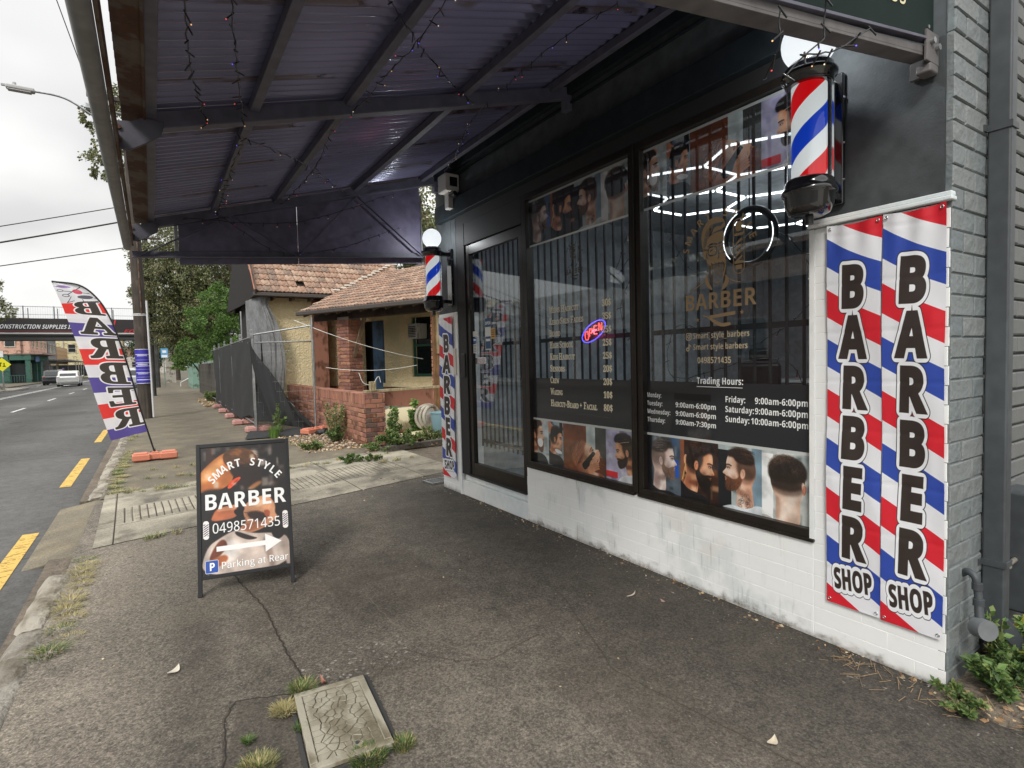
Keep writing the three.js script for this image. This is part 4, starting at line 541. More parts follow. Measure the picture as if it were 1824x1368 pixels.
// shop fittings dimly seen inside
{
  const ch = (x, z, r, l) => { const t = thing('barber_chair', l, 'barber chair', [x, 0.2, z], r); put('base', [lathe([[0.001, 0], [0.3, 0.01], [0.28, 0.05], [0.06, 0.08], [0.05, 0.45], [0.001, 0.45]])], P.chrome, t); put('seat', bx(0.54, 0.13, 0.52, 0, 0.55, 0, 0.05), P.black, t); put('backrest', bx(0.5, 0.6, 0.12, 0, 0.92, -0.27, 0.05), P.black, t); put('headrest', bx(0.26, 0.16, 0.1, 0, 1.32, -0.29, 0.04), P.black, t); for (const s of [-1, 1]) put('armrest', bx(0.07, 0.06, 0.44, s * 0.3, 0.76, 0.02, 0.025), P.black, t); put('footrest', bx(0.36, 0.03, 0.2, 0, 0.24, 0.42, 0.01), P.chrome, t); };
  ch(6.2, -2.3, -1.2, 'black barber chair inside the shop behind the right window'); ch(6.2, -4.1, -1.2, 'black barber chair inside the shop behind the left window');
  const c = thing('counter', 'pale work counter along the back wall inside the shop', 'counter', [8.4, 0.2, -3.4]); put('top', bx(0.5, 0.05, 3.6, 0, 0.9, 0, 0.01), P.white, c); put('cabinet', bx(0.45, 0.85, 3.4, 0.02, 0.44, 0), M([0.3, 0.3, 0.3], 0.6), c);
}
// ---------------------------------------------------------------- barber poles on the wall
const stripes = canvasTex(512, 512, (x, w, h) => { const im = x.createImageData(w, h), C = [[226, 18, 24], [238, 240, 238], [16, 62, 190], [238, 240, 238]]; for (let j = 0; j < h; j++) for (let i = 0; i < w; i++) { let k = ((((1 - j / h) * 1.02 - i / w * 1.0 + 0.6) % 1) + 2) % 1 * 4; const f = Math.floor(k), c = C[f]; im.data.set([...c, 255], (j * w + i) * 4); } x.putImageData(im, 0, 0); });
stripes.wrapS = stripes.wrapT = THREE.RepeatWrapping;
function barberPole(y, z, turn, label, ball = 0.122) {
  const t = thing('barber_pole', label, 'barber pole', [2.95, y, z]), X = -0.235, at = (g) => g.translate(X, 0, 0);
  put('back_plate', [bx(0.03, 0.64, 0.11, -0.016, 0.4, 0, 0.006)], P.gloss, t);
  put('screw', [0.2, 0.38, 0.6].map((s) => new THREE.CylinderGeometry(0.007, 0.007, 0.006, 10).rotateX(Math.PI / 2).translate(-0.018, s, 0.057)), P.chrome, t);
  put('bracket_arm', [bx(0.15, 0.045, 0.06, -0.1, 0.12, 0, 0.01), bx(0.15, 0.045, 0.06, -0.1, 0.66, 0, 0.01)], P.gloss, t);
  put('base_cap', at(lathe([[0.001, 0], [0.06, 0.002], [0.09, 0.016], [0.106, 0.05], [0.112, 0.1], [0.121, 0.105], [0.125, 0.118], [0.12, 0.132], [0.11, 0.138], [0.112, 0.15], [0.104, 0.172], [0.1, 0.178], [0.001, 0.178]], 40)), P.gloss, t, true);
  put('drain_plug', at(new THREE.CylinderGeometry(0.02, 0.02, 0.04, 12).translate(0, -0.015, 0)), P.black, t);
  put('striped_cylinder', at(new THREE.CylinderGeometry(0.078, 0.078, 0.442, 40, 1, true).rotateY(turn).translate(0, 0.4, 0)), M([0.85, 0.85, 0.85], 0.35, { map: stripes, emissive: rgb([1, 1, 1]), emissiveMap: stripes, emissiveIntensity: 0.28 }), t, true);
  put('glass_tube', at(new THREE.CylinderGeometry(0.096, 0.096, 0.442, 40, 1, true).translate(0, 0.4, 0)), P.glass, t, true);
  put('chrome_strip', [-1, 1].map((s) => at(bx(0.008, 0.442, 0.008, 0.06, 0.4, s * 0.084))), P.chrome, t);
  put('top_cap', at(lathe([[0.001, 0.62], [0.1, 0.62], [0.106, 0.628], [0.11, 0.65], [0.121, 0.656], [0.125, 0.668], [0.12, 0.68], [0.108, 0.686], [0.106, 0.705], [0.09, 0.725], [0.05, 0.735], [0.001, 0.735]], 40)), P.gloss, t, true);
  put('globe', at(new THREE.SphereGeometry(ball, 32, 20).translate(0, 0.825, 0)), M([0.88, 0.9, 0.92], 0.12, { emissive: rgb([0.9, 0.96, 1]), emissiveIntensity: 0.42 }), t, true);
  const l = new THREE.PointLight(new THREE.Color(0.92, 0.97, 1), 0.25); l.position.set(X, 0.83, 0); t.add(l);
}
barberPole(2.2, -1.5, 2.35, 'large lit barber pole with white globe above the two right-hand barber banners');
barberPole(2.1, -5.785, 2.35, 'lit barber pole with white globe on the far end of the shopfront', 0.106);
// ---------------------------------------------------------------- cloth banners
const bannerTex = canvasTex(268, 2048, (x, w, h) => {
  x.fillStyle = '#e6e7ea'; x.fillRect(0, 0, w, h); const per = 536, sl = 0.6 * w;
  for (let k = -1; k < 6; k++) for (const [c, o] of [['#2f4aa6', 68], ['#d5202f', 338]]) { const y = o + k * per; x.fillStyle = c; x.beginPath(); x.moveTo(0, y); x.lineTo(w, y + sl); x.lineTo(w, y + sl + 148); x.lineTo(0, y + 148); x.fill(); }
  x.lineJoin = 'round'; x.textAlign = 'center'; x.textBaseline = 'alphabetic';
  const L = [...'BARBER'].map((c, i) => [c, 128, 433 + i * 268, 0.92, 1.42, 252, 0.02]), all = [...L, ['SHOP', 138, 1950, 0.6, 1.2, 120, -0.09]];
  for (const [lw, col] of [[50, '#1d1a1a'], [43, '#eceef0'], [0, '#352b26']]) for (const [c, a, b, sx, sy, sz, r] of all) { x.save(); x.translate(a, b); x.rotate(r); x.scale(sx, sy * (c.length > 1 ? 1 : 0.98)); x.font = `bold ${sz === 252 ? 214 : 124}px sans-serif`; if (lw) { x.lineWidth = lw; x.strokeStyle = col; x.strokeText(c, 0, 0); } else { x.fillStyle = col; x.fillText(c, 0, 0); x.lineWidth = c.length > 1 ? 7 : 15; x.lineJoin = 'miter'; x.strokeStyle = col; x.strokeText(c, 0, 0); x.lineJoin = 'round'; } x.restore(); }
});
const clothMat = M([0.92, 0.92, 0.93], 0.5, { phys: true, sheen: 0.3, map: bannerTex, bumpMap: T.weave, bumpScale: 0.0004 });
function banner(label, z0, z1, y0, y1, sd) {
  reseed(sd); const w = z1 - z0, h = y1 - y0, t = thing('barber_banner', label, 'banner', [2.94, y0, (z0 + z1) / 2]), g = new THREE.PlaneGeometry(w, h, 24, 180), p = g.attributes.position, o = rr(0, 9);
  for (let i = 0; i < p.count; i++) { const X = p.getX(i), Y = p.getY(i), e = 1 - Math.abs(Y) / (h / 2); p.setZ(i, 0.011 + 0.008 * Math.sin(Y * 5 + X * 7 + o) * Math.sqrt(e) + 0.016 * (fbm(X * 0.9 + 0.5 + o, Y * 0.35 + 2, 9, 3, sd) - 0.5) * Math.sqrt(Math.min(1, e * 4)) - 0.0025 * Math.exp(-((((Y + 9) % 0.245) - 0.12) ** 2) / 0.00006) + 0.005 * Math.sin(X * 60 + o) * ss(h / 2 - 0.25, h / 2, Y)); p.setY(i, Y - 0.012 * Math.sin(Math.PI * (X / w + 0.5)) * ss(0, h / 2, Y)); }
  g.computeVertexNormals(); put('printed_cloth', g.rotateY(-Math.PI / 2).translate(0, h / 2, 0), clothMat, t, true);
  put('eyelet', [[-1, 0], [1, 0], [-1, 1], [1, 1]].map(([a, b]) => new THREE.TorusGeometry(0.006, 0.0025, 6, 14).rotateY(Math.PI / 2).translate(-0.014, b ? h - 0.02 : 0.02, a * (w / 2 - 0.016))), P.chrome, t);
}
banner('red white and blue barber banner nearest the building corner on the white brick panel', -1.268, -1.016, 0.232, 2.186, 91);
banner('red white and blue barber banner between the right window and the matching corner banner', -1.526, -1.272, 0.236, 2.184, 92);
banner('red white and blue barber banner on the far white pier beside the shop door', -6.13, -5.77, 0.16, 2.06, 93);
// ---------------------------------------------------------------- small things on the wall
{
  const t = thing('floodlight_box', 'cream box light with dark lens high on the wall beyond the lintel', 'box light', [2.86, 3.5, -5.62]); put('case', bx(0.17, 0.19, 0.2, 0, 0, 0, 0.012), M([0.5, 0.47, 0.42], 0.5), t); put('lens', bx(0.09, 0.1, 0.01, 0.01, 0.005, 0.1025, 0.003), P.gloss, t); put('neck', bx(0.1, 0.2, 0.1, 0.02, -0.17, 0, 0.01), M([0.4, 0.38, 0.35], 0.6), t); put('camera', [new THREE.CylinderGeometry(0.024, 0.024, 0.11, 14).rotateX(Math.PI / 2).translate(0.0, -0.13, 0.1)], P.black, t);
}
{
  const t = thing('downpipe', 'square dark grey downpipe on the side wall by the corner', 'downpipe', [3.352, 0, -0.952]); put('pipe', bx(0.075, 4.2, 0.088, 0, 2.3, 0, 0.01), P.pipe, t); put('shoe', [beam(V(0, 0.24, 0), V(0.13, 0.04, 0.1), 0.085, 0.075, 0.01)], P.pipe, t);
  for (const y of [2.56, 0.52]) { put('strap', [bx(0.086, 0.03, 0.006, 0, y, 0.047, 0.002), bx(0.006, 0.03, 0.1, -0.0405, y, 0), bx(0.04, 0.03, 0.008, -0.055, y, -0.044)], P.pipe, t); }
  const d = thing('drain_pipe', 'grey waste pipe with elbow and round cap low on the corner bricks', 'drain pipe', [3.09, 0, -0.95]);
  put('elbow', tube([V(0.02, 0.5, -0.06), V(0.008, 0.522, -0.03), V(-0.004, 0.51, 0), V(-0.006, 0.45, 0.012), V(-0.012, 0.38, 0.02)], 0.016, 24, 12), P.pipe, d); put('collar', new THREE.CylinderGeometry(0.021, 0.021, 0.03, 14).translate(-0.006, 0.47, 0.01), P.pipe, d); put('collar', [new THREE.CylinderGeometry(0.022, 0.022, 0.03, 14).translate(-0.012, 0.4, 0.018)], P.pipe, d);
  put('stem', rod(V(-0.012, 0.4, 0.018), V(-0.035, 0.31, 0.03), 0.018, 14), P.pipe, d); put('cap', [new THREE.CylinderGeometry(0.044, 0.044, 0.06, 28).rotateX(Math.PI / 2 - 0.15).rotateY(-0.6).translate(-0.05, 0.3, 0.045)], M([0.2, 0.215, 0.225], 0.5, { map: T.mottle }), d);
  const g = thing('water_pipe', 'old copper and brass water pipe low at the right edge beside the downpipe', 'pipe', [3.43, 0, -0.95]); put('riser', rod(V(0, 0.02, 0), V(0, 0.46, 0), 0.009), M([0.22, 0.13, 0.09], 0.45, { metalness: 0.7 }), g); put('fitting', [rod(V(-0.01, 0.465, 0), V(0.22, 0.475, 0), 0.012), bx(0.035, 0.034, 0.034, 0.02, 0.466, 0, 0.01), bx(0.03, 0.036, 0.036, 0.07, 0.47, 0, 0.01)], M([0.33, 0.31, 0.26], 0.5, { metalness: 0.5, map: T.grime }), g);
  const k = thing('meter_box', 'dark box low on the side wall at the right edge', 'meter box', [3.72, 0.2, -0.95]); put('case', bx(0.22, 0.62, 0.14, 0, 0.31, 0, 0.02), P.pipe, k);  put('lid', bx(0.2, 0.5, 0.02, 0, 0.31, 0.075, 0.008), P.blackMatt, k);
}
{
  const t = thing('drain_grate', 'small metal drain grate in the concrete by the far end of the shop wall', 'drain grate', [3.0, 0.012, -6.45], 0.1); put('frame', [bx(0.3, 0.02, 0.02, 0, 0, -0.11), bx(0.3, 0.02, 0.02, 0, 0, 0.11), bx(0.02, 0.02, 0.2, -0.14, 0, 0), bx(0.02, 0.02, 0.2, 0.14, 0, 0)], P.galv, t); for (let i = 0; i < 8; i++) put('bar', bx(0.012, 0.016, 0.2, -0.115 + i * 0.033, 0, 0), P.galv, t); put('pit', bx(0.26, 0.004, 0.2, 0, -0.006, 0), P.black, t);
}
// ---------------------------------------------------------------- the awning
const roofY = (x) => 2.95 + 0.285 * (x - 0.1);
const awning = thing('shop_awning', 'purple grey corrugated iron street awning on steel beams in front of the barber shop', 'awning', [0, 0, 0]);
{
  const sheetTex = canvasTex(1024, 256, (x, w, h) => {
    reseed(101); const im = x.createImageData(w, h); for (let j = 0; j < h; j++) for (let i = 0; i < w; i++) { const a = fbm(i / w, j / h, 6, 4, 80), k = 200 + 44 * a, e = Math.min(j, h - j) / h, s = fbm(i / w, j / h, 12, 4, 83), r = cl(ss(0.14, 0.0, e) * ss(0.5, 0.66, s + 0.12 * ss(300, 0, i)) * 1.0 + ss(0.06, 0.0, i / w) * ss(0.4, 0.55, s)); const o = (j * w + i) * 4, d = ss(0.55, 0.8, fbm(i / w, j / h, 20, 3, 87)); im.data[o] = lerp(k, d > 0.5 ? 70 : 168, r); im.data[o + 1] = lerp(k, d > 0.5 ? 48 : 146, r); im.data[o + 2] = lerp(k, d > 0.5 ? 40 : 118, r); im.data[o + 3] = 255; } x.putImageData(im, 0, 0);
  });
  const mat = M([0.27, 0.265, 0.43], 0.26, { phys: true, map: sheetTex, metalness: 0.25, clearcoat: 0.7, clearcoatRoughness: 0.16 }), L = Math.hypot(3.02, 0.285 * 3.02);
  let z = -0.98, n = 0;
  while (z > -6.15) {
    const w = Math.min(0.762, z + 6.2), segs = Math.round(w / 0.0064), g = new THREE.PlaneGeometry(1, 1, 1, segs), p = g.attributes.position;
    for (let i = 0; i < p.count; i++) { const u = p.getX(i) + 0.5, v = p.getY(i) + 0.5, x = lerp(-0.075, 2.945, u), zz = z - v * (w + 0.03); p.setXYZ(i, x, roofY(x) + 0.018 + 0.0165 * Math.cos(2 * Math.PI * (z - v * (w + 0.03)) / 0.0762) + (n % 2) * 0.0045, zz); }
    g.computeVertexNormals(); put('roof_sheet', g, mat, awning, true); z -= w; n++;
  }
  for (const [x, w] of [[0.057, 0.05], [0.57, 0.05], [1.13, 0.05], [1.95, 0.05], [2.75, 0.05]]) put('purlin', bx(w, 0.06, 5.12, x, roofY(x) - 0.034, -3.57, 0.004), P.steel, awning);
  // rusty lower end of the roof and the strip behind the gutter
  put('rusty_edge', [ab(-0.07, 0.03, 2.868, 2.874, -6.14, -0.99), bx(0.012, 0.07, 5.2, 0.028, 2.895, -3.55)], P.rustDark, awning);
  put('barge_strip', [bx(0.014, 0.1, 5.25, -0.094, 2.715, -3.55, 0.003)], P.rust, awning);
  put('gutter', [new THREE.CylinderGeometry(0.034, 0.034, 5.35, 20).rotateX(Math.PI / 2).translate(-0.136, 2.665, -3.55), bx(0.008, 0.04, 5.34, -0.164, 2.69, -3.55, 0.003)], P.gutter, awning);
  for (const z of [-1.15, -3.6, -6.1]) {
    const a = V(0.02, roofY(0.02) - 0.11, z), b = V(2.93, roofY(2.93) - 0.11, z); put('rafter_beam', [beam(a, b, 0.07, 0.012), beam(a.clone().add(V(0, 0.04, 0.032)), b.clone().add(V(0, 0.04, 0.032)), 0.01, 0.08)], P.steel, awning);
    const br = put('bracket', poly([[-0.11, 2.83], [-0.112, 2.7], [-0.05, 2.69], [0.0, 2.72], [0.1, 2.79], [0.115, 2.86], [0.02, 2.87], [-0.03, 2.84]], 0.014, 0.002).translate(0, 0, z + 0.03), M([0.1, 0.098, 0.125], 0.6, { map: T.mottle }), awning);
    for (const [x, y] of [[-0.088, 2.8], [-0.088, 2.735]]) sub('bolt', new THREE.CylinderGeometry(0.013, 0.013, 0.014, 6).rotateX(Math.PI / 2).translate(x, y, z + 0.052), P.rust, br);
    put('wall_cleat', [bx(0.05, 0.14, 0.08, 2.925, roofY(2.92) - 0.14, z)], P.steel, awning);
  }
  // far end: bottom chord, diagonals and the purple boards
  const yb = (x) => 2.56 + 0.075 * x, yt = (x) => roofY(x) - 0.11, zf = -6.1;
  put('bottom_chord', [beam(V(-0.1, yb(-0.1), zf), V(2.93, yb(2.93), zf), 0.06, 0.012), beam(V(-0.1, yb(-0.1) + 0.03, zf - 0.028), V(2.93, yb(2.93) + 0.03, zf - 0.028), 0.008, 0.06)], P.steel, awning);
  for (const [x0, t0, x1, t1] of [[-0.06, 0, 0.72, 1], [0.72, 1, 1.33, 0], [1.33, 0, 1.97, 1], [1.97, 1, 2.75, 0]]) put('diagonal', beam(V(x0, t0 ? yt(x0) : yb(x0), zf + 0.02), V(x1, t1 ? yt(x1) : yb(x1), zf + 0.02), 0.01, 0.035, 0.001, V(0, 0, 1)), P.steel, awning);
  for (const [x0, x1] of [[0.27, 1.345], [1.352, 2.74]]) put('end_board', poly([[x0, yb(x0) - 0.06], [x1, yb(x1) - 0.06], [x1, yt(x1) + 0.06], [x0, yt(x0) + 0.02]], 0.014, 0.001).translate(0, 0, zf - 0.065), P.purple, awning);
  put('end_trim', [bx(0.03, 0.36, 0.03, 0.25, 2.73, zf - 0.06), bx(0.012, 0.8, 0.03, 2.75, 3.1, zf - 0.05)], P.galv, awning);
  const aged = M([0.17, 0.16, 0.16], 0.7, { map: T.mottle, bumpMap: T.rough, bumpScale: 0.003 });
  // near end: rusty bottom chord with its cleat on the wall
  const a = V(-0.1, 2.35, -1.11), b = V(2.9, 2.82, -1.11);
  put('bottom_chord', [beam(a, b, 0.075, 0.012, 0.002), beam(a.clone().add(V(0, 0.045, -0.033)), b.clone().add(V(0, 0.045, -0.033)), 0.01, 0.08, 0.002), beam(a.clone().add(V(0, 0.02, 0.034)), b.clone().add(V(0, 0.02, 0.034)), 0.008, 0.03, 0.002)], aged, awning);
  const cl2 = put('wall_cleat', [bx(0.12, 0.13, 0.012, 2.88, 2.84, -1.06, 0.003), bx(0.02, 0.16, 0.1, 2.935, 2.83, -1.11, 0.003), bx(0.08, 0.04, 0.06, 2.89, 2.755, -1.08, 0.01)], aged, awning);
  for (const [x, y] of [[2.86, 2.86], [2.91, 2.845]]) sub('bolt', new THREE.CylinderGeometry(0.014, 0.014, 0.02, 6).rotateX(Math.PI / 2).translate(x, y, -1.048), P.galv, cl2);
}
{
  const t = thing('awning_sign', 'dark green name board with cream telephone number across the near end of the awning', 'sign board', [0, 0, -1.085]);
  const s = 0.175, y0 = (x) => 2.673 + s * (x - 1.661);
  put('board', poly([[0.1, y0(0.1)], [2.906, y0(2.906)], [2.906, 3.74], [0.1, 2.94]], 0.02, 0.002), M([0.011, 0.022, 0.019], 0.8, { phys: true, specularIntensity: 0.3, map: T.wash }), t);
  put('edge_strip', beam(V(0.1, y0(0.1) - 0.008, 0.012), V(2.906, y0(2.906) - 0.008, 0.012), 0.035, 0.012), P.steel, t);
  const g = new THREE.PlaneGeometry(1.05, 0.16).rotateZ(Math.atan(s)).translate(2.2, y0(2.2) + 0.15, 0.0245);
  put('lettering', g, M([1, 1, 1], 0.6, { ...cutTex(1050, 160, (x) => { x.fillStyle = '#d8cfa6'; x.font = '128px sans-serif'; x.scale(1, 1.05); x.fillText('0498 571 435', 200, 122); }), transparent: true }), t, true);
  put('screw', [new THREE.CylinderGeometry(0.008, 0.008, 0.006, 10).rotateX(Math.PI / 2).translate(2.85, y0(2.85) + 0.04, 0.025)], P.chrome, t);
}
// ---------------------------------------------------------------- strings of fairy lights
const bulbM = [glow([1, 0.55, 0.25], 0.4), glow([0.15, 0.12, 1], 0.6), glow([1, 0.12, 0.12], 0.35), glow([1, 0.8, 0.55], 0.5)];
function fairy(label, runs, step = 0.1, r = 0.0042, sd = 1) { r *= 0.62;
  reseed(sd); const t = thing('fairy_light_string', label, 'fairy lights', runs[0][0], 0, 'strings of fairy lights under the awning'), o = V(...runs[0][0]), wires = [], bulbs = [[], [], [], []], stems = [];
  for (const run of runs) {
    const c = new THREE.CatmullRomCurve3(run.map((p) => V(...p).sub(o))), n = Math.ceil(c.getLength() / step);
    const sp = c.getSpacedPoints(n * 2).map((p) => p.add(V(rr(-1, 1) * 0.006, rr(-1, 1) * 0.006, rr(-1, 1) * 0.006))); wires.push(tube(sp, 0.0028, n * 4, 4));
    for (let i = 0; i <= n; i++) { const p = sp[i * 2].clone(), d = V(rr(-1, 1), rr(-1.2, 0.1), rr(-1, 1)).normalize(), q = p.clone().addScaledVector(d, 0.034); stems.push(rod(p.clone().addScaledVector(d, -0.012), q, 0.0034, 5)); if (rnd() < 0.4) bulbs[Math.floor(rnd() * 4)].push(new THREE.SphereGeometry(r, 6, 4).translate(...q.addScaledVector(d, 0.004).toArray())); }
  }
  wires.forEach((w, i) => put('wire', i ? w : [w, ...stems], P.black, t)); bulbs.forEach((b, i) => b.length && (put('bulbs', b, bulbM[i], t).userData.kind = 'stuff'));
}
fairy('string of fairy lights hanging under the awning nearest the gutter', [[[0.15, 2.84, -2.2], [0.18, 2.84, -2.59], [0.22, 2.84, -2.94], [0.32, 2.88, -3.5]]], 0.1, 0.0045, 111);
fairy('second string of fairy lights from the gutter under the near half of the awning', [[[0.29, 2.89, -2.2], [0.35, 2.89, -2.59], [0.42, 2.9, -3.02], [0.5, 2.94, -3.5]]], 0.1, 0.0045, 112);
fairy('crossing fairy light strings under the middle of the near awning bay', [[[0.85, 3.04, -2.2], [1.19, 3.12, -2.61], [1.58, 3.23, -3.05], [2.0, 3.36, -3.5]], [[1.15, 3.12, -2.2], [1.17, 3.12, -2.58], [1.15, 3.11, -2.95], [1.12, 3.1, -3.5]]], 0.11, 0.0045, 113);
fairy('fairy light string under the awning closest to the shop wall', [[[2.14, 3.4, -2.2], [2.07, 3.38, -2.48], [2.05, 3.37, -2.78], [2.09, 3.39, -3.3]], [[2.11, 3.39, -3.5], [2.21, 3.42, -3.95], [2.53, 3.5, -4.81], [2.71, 3.55, -5.42]]], 0.12, 0.0045, 114);
fairy('fairy light strings under the far awning bay and across the purple end boards', [[[0.5, 2.92, -3.72], [0.94, 3.06, -4.34], [1.82, 3.31, -5.9]], [[0.54, 2.94, -3.78], [0.54, 2.94, -4.52], [0.58, 2.96, -5.9]], [[1.08, 3.1, -3.81], [1.17, 3.12, -4.63], [1.17, 3.14, -5.9]], [[0.33, 2.93, -6.03], [1.28, 3.0, -6.03], [2.38, 3.44, -6.03]], [[0.6, 3.0, -6.03], [1.15, 2.68, -6.03], [1.72, 2.77, -6.03], [2.43, 3.07, -6.03]]], 0.14, 0.0045, 115);
fairy('fairy lights wound round the rusty beam in front of the right barber pole', [[[1.7, 2.62, -1.03], [1.72, 2.5, -1.05], [1.75, 2.46, -1.12]], [[1.98, 2.75, -1.04], [2.0, 2.64, -1.055], [1.9, 2.55, -1.06], [1.85, 2.49, -1.1]], [[1.88, 2.54, -1.06], [2.1, 2.62, -1.055], [2.3, 2.75, -1.04]]], 0.1, 0.0045, 116);
fairy('fairy lights zigzagging behind the right shop window', [[[3.15, 2.5, -2.8], [3.15, 2.1, -2.5], [3.15, 2.3, -2.0], [3.15, 1.9, -1.7], [3.15, 1.6, -2.1], [3.15, 1.75, -2.7], [3.15, 1.4, -2.75], [3.15, 1.5, -1.9], [3.15, 1.2, -1.68]]], 0.14, 0.004, 117);
fairy('fairy lights zigzagging behind the left shop window', [[[3.15, 2.6, -3.1], [3.15, 2.2, -3.3], [3.15, 2.4, -3.0], [3.15, 1.9, -3.25], [3.15, 1.5, -3.05], [3.15, 1.2, -3.3], [3.15, 1.1, -3.0]]], 0.14, 0.004, 118);
// ---------------------------------------------------------------- A-frame board on the footpath
{
  const poster = canvasTex(840, 1180, (x, w, h) => {
    reseed(121); x.fillStyle = '#1d1815'; x.fillRect(0, 0, w, h); blobs(x, w, 560, ['#4a3428', '#2a1d18', '#8f857e', '#c9c2bb', '#5d4a3e', '#161213'], 60, 20, 90, 10); x.fillStyle = '#3a2213'; x.fillRect(60, 0, 70, 260);
    const B = (c, pts, bl = 3, a = 1) => { x.save(); x.filter = `blur(${bl}px)`; x.globalAlpha = a; x.fillStyle = c; x.beginPath(); const n = pts.length; x.moveTo((pts[n - 1][0] + pts[0][0]) / 2, (pts[n - 1][1] + pts[0][1]) / 2); for (let i = 0; i < n; i++) { const b = pts[(i + 1) % n]; x.quadraticCurveTo(...pts[i], (pts[i][0] + b[0]) / 2, (pts[i][1] + b[1]) / 2); } x.fill(); x.restore(); };
    // a client bowing his head, seen from behind and above
    B('#b5713f', [[-20, 250], [120, 130], [230, 60], [330, 50], [330, 320], [220, 410], [60, 430], [-30, 420]]); B('#dba06d', [[0, 250], [150, 140], [240, 90], [200, 220], [60, 330], [-20, 340]], 14, 0.8);
    B('#5a3c22', [[210, 70], [330, 20], [450, 30], [540, 100], [560, 180], [470, 230], [330, 220], [230, 190]], 3); B('#2b1a10', [[250, 190], [430, 190], [560, 180], [590, 300], [570, 420], [430, 420], [330, 330]], 8); B('#8a5e34', [[260, 80], [350, 40], [430, 60], [350, 120]], 10, 0.8);
    for (let i = 0; i < 160; i++) { const a = rr(230, 520), b = rr(30, 210); x.globalAlpha = rr(0.15, 0.5); x.strokeStyle = rnd() > 0.5 ? '#a5763f' : '#22140a'; x.lineWidth = rr(1, 3); x.beginPath(); x.moveTo(a, b); x.quadraticCurveTo(a + 30, b - 8, a + rr(30, 80), b + rr(5, 30)); x.stroke(); } x.globalAlpha = 1;
    B('#d2552f', [[250, 400], [280, 340], [370, 300], [390, 320], [330, 370], [270, 420]], 2); B('#8a2f1c', [[280, 390], [330, 340], [370, 320], [320, 370]], 3); B('#1b1614', [[-20, 410], [160, 400], [420, 450], [840, 400], [860, 640], [-20, 640]], 12); B('#c9915f', [[430, 430], [560, 350], [600, 380], [500, 440]], 8, 0.7);
    blobs(x, w, 400, ['#8d8580', '#cbc3bc'], 7, 14, 50, 8);
    // a reclining client being shaved under a pale cape
    B('#ab6a4b', [[110, 640], [150, 580], [290, 560], [360, 620], [330, 690], [150, 700], [90, 690]], 4); for (let i = 0; i < 4; i++) B('#c98a67', [[140 + i * 40, 590 - i * 6], [270 + i * 24, 570 - i * 4], [300 + i * 18, 595], [160 + i * 40, 620]], 3); B('#14100f', [[290, 610], [420, 600], [450, 680], [350, 690]], 2);
    B('#c28f6f', [[395, 640], [415, 610], [402, 585], [440, 560], [450, 548], [500, 530], [560, 505], [700, 505], [770, 600], [730, 720], [650, 790], [470, 850], [330, 810], [430, 740], [405, 690]], 3); B('#8a563c', [[420, 740], [560, 720], [640, 780], [470, 840], [350, 805]], 12, 0.8); B('#3a251a', [[420, 650], [520, 640], [640, 690], [600, 760], [470, 720]], 8); B('#1a1210', [[640, 500], [760, 510], [830, 620], [800, 740], [700, 700], [720, 600]], 5); B('#a05a3f', [[600, 640], [660, 650], [650, 720], [600, 700]], 3); B('#e1b596', [[480, 580], [560, 540], [640, 560], [560, 620]], 8, 0.8);
    x.strokeStyle = '#23150f'; x.lineWidth = 6; x.lineCap = 'round'; x.beginPath(); x.moveTo(478, 572); x.quadraticCurveTo(505, 590, 530, 578); x.stroke(); x.lineWidth = 11; x.beginPath(); x.moveTo(490, 548); x.quadraticCurveTo(520, 540, 548, 556); x.stroke(); x.strokeStyle = '#7d3f30'; x.lineWidth = 6; x.beginPath(); x.moveTo(408, 645); x.lineTo(440, 652); x.stroke(); for (let i = 0; i < 260; i++) { const a = rr(410, 640), b = rr(640, 760); x.globalAlpha = rr(0.1, 0.4); x.strokeStyle = '#1a0f0a'; x.lineWidth = 2; x.beginPath(); x.moveTo(a, b); x.lineTo(a + rr(-4, 10), b + rr(6, 16)); x.stroke(); } x.globalAlpha = 1; for (let i = 0; i < 30; i++) { x.globalAlpha = 0.25; x.strokeStyle = rnd() > 0.5 ? '#efe6de' : '#6f6259'; x.lineWidth = rr(4, 14); x.beginPath(); const a = rr(40, 800); x.moveTo(a, rr(900, 960)); x.quadraticCurveTo(a + rr(-60, 60), 1050, a + rr(-120, 60), 1180); x.stroke(); } x.globalAlpha = 1;
    B('#b9aaa0', [[40, 930], [180, 850], [330, 790], [480, 850], [640, 860], [840, 900], [860, 1200], [-20, 1200]], 4); B('#d8cec6', [[60, 960], [240, 880], [380, 900], [330, 1080], [100, 1100]], 18); B('#8d7d73', [[560, 900], [640, 1200], [700, 1200], [640, 900]], 10); B('#a3948a', [[740, 920], [800, 1200], [850, 1200], [830, 900]], 8); B('#2b2220', [[310, 800], [480, 880], [540, 900], [440, 910], [320, 850]], 3); B('#17120f', [[640, 840], [800, 780], [840, 850], [720, 960]], 4);
    B('#6d3f2b', [[140, 900], [210, 860], [250, 930], [190, 1000], [110, 1060], [60, 1040]], 5); B('#a1633f', [[40, 1060], [200, 1000], [260, 1040], [200, 1100], [40, 1140]], 6);
    photo(x, w, h);
    // print
    x.fillStyle = '#f4f4f2'; x.textAlign = 'center'; x.textBaseline = 'middle'; x.font = 'bold 104px sans-serif';
    [...'SMART STYLE'].forEach((c, i) => { const a = lerp(-0.86, 0.86, i / 10); x.save(); x.translate(430 + 425 * Math.sin(a), 590 - 425 * Math.cos(a)); x.rotate(a); x.fillText(c, 0, 0); x.restore(); });
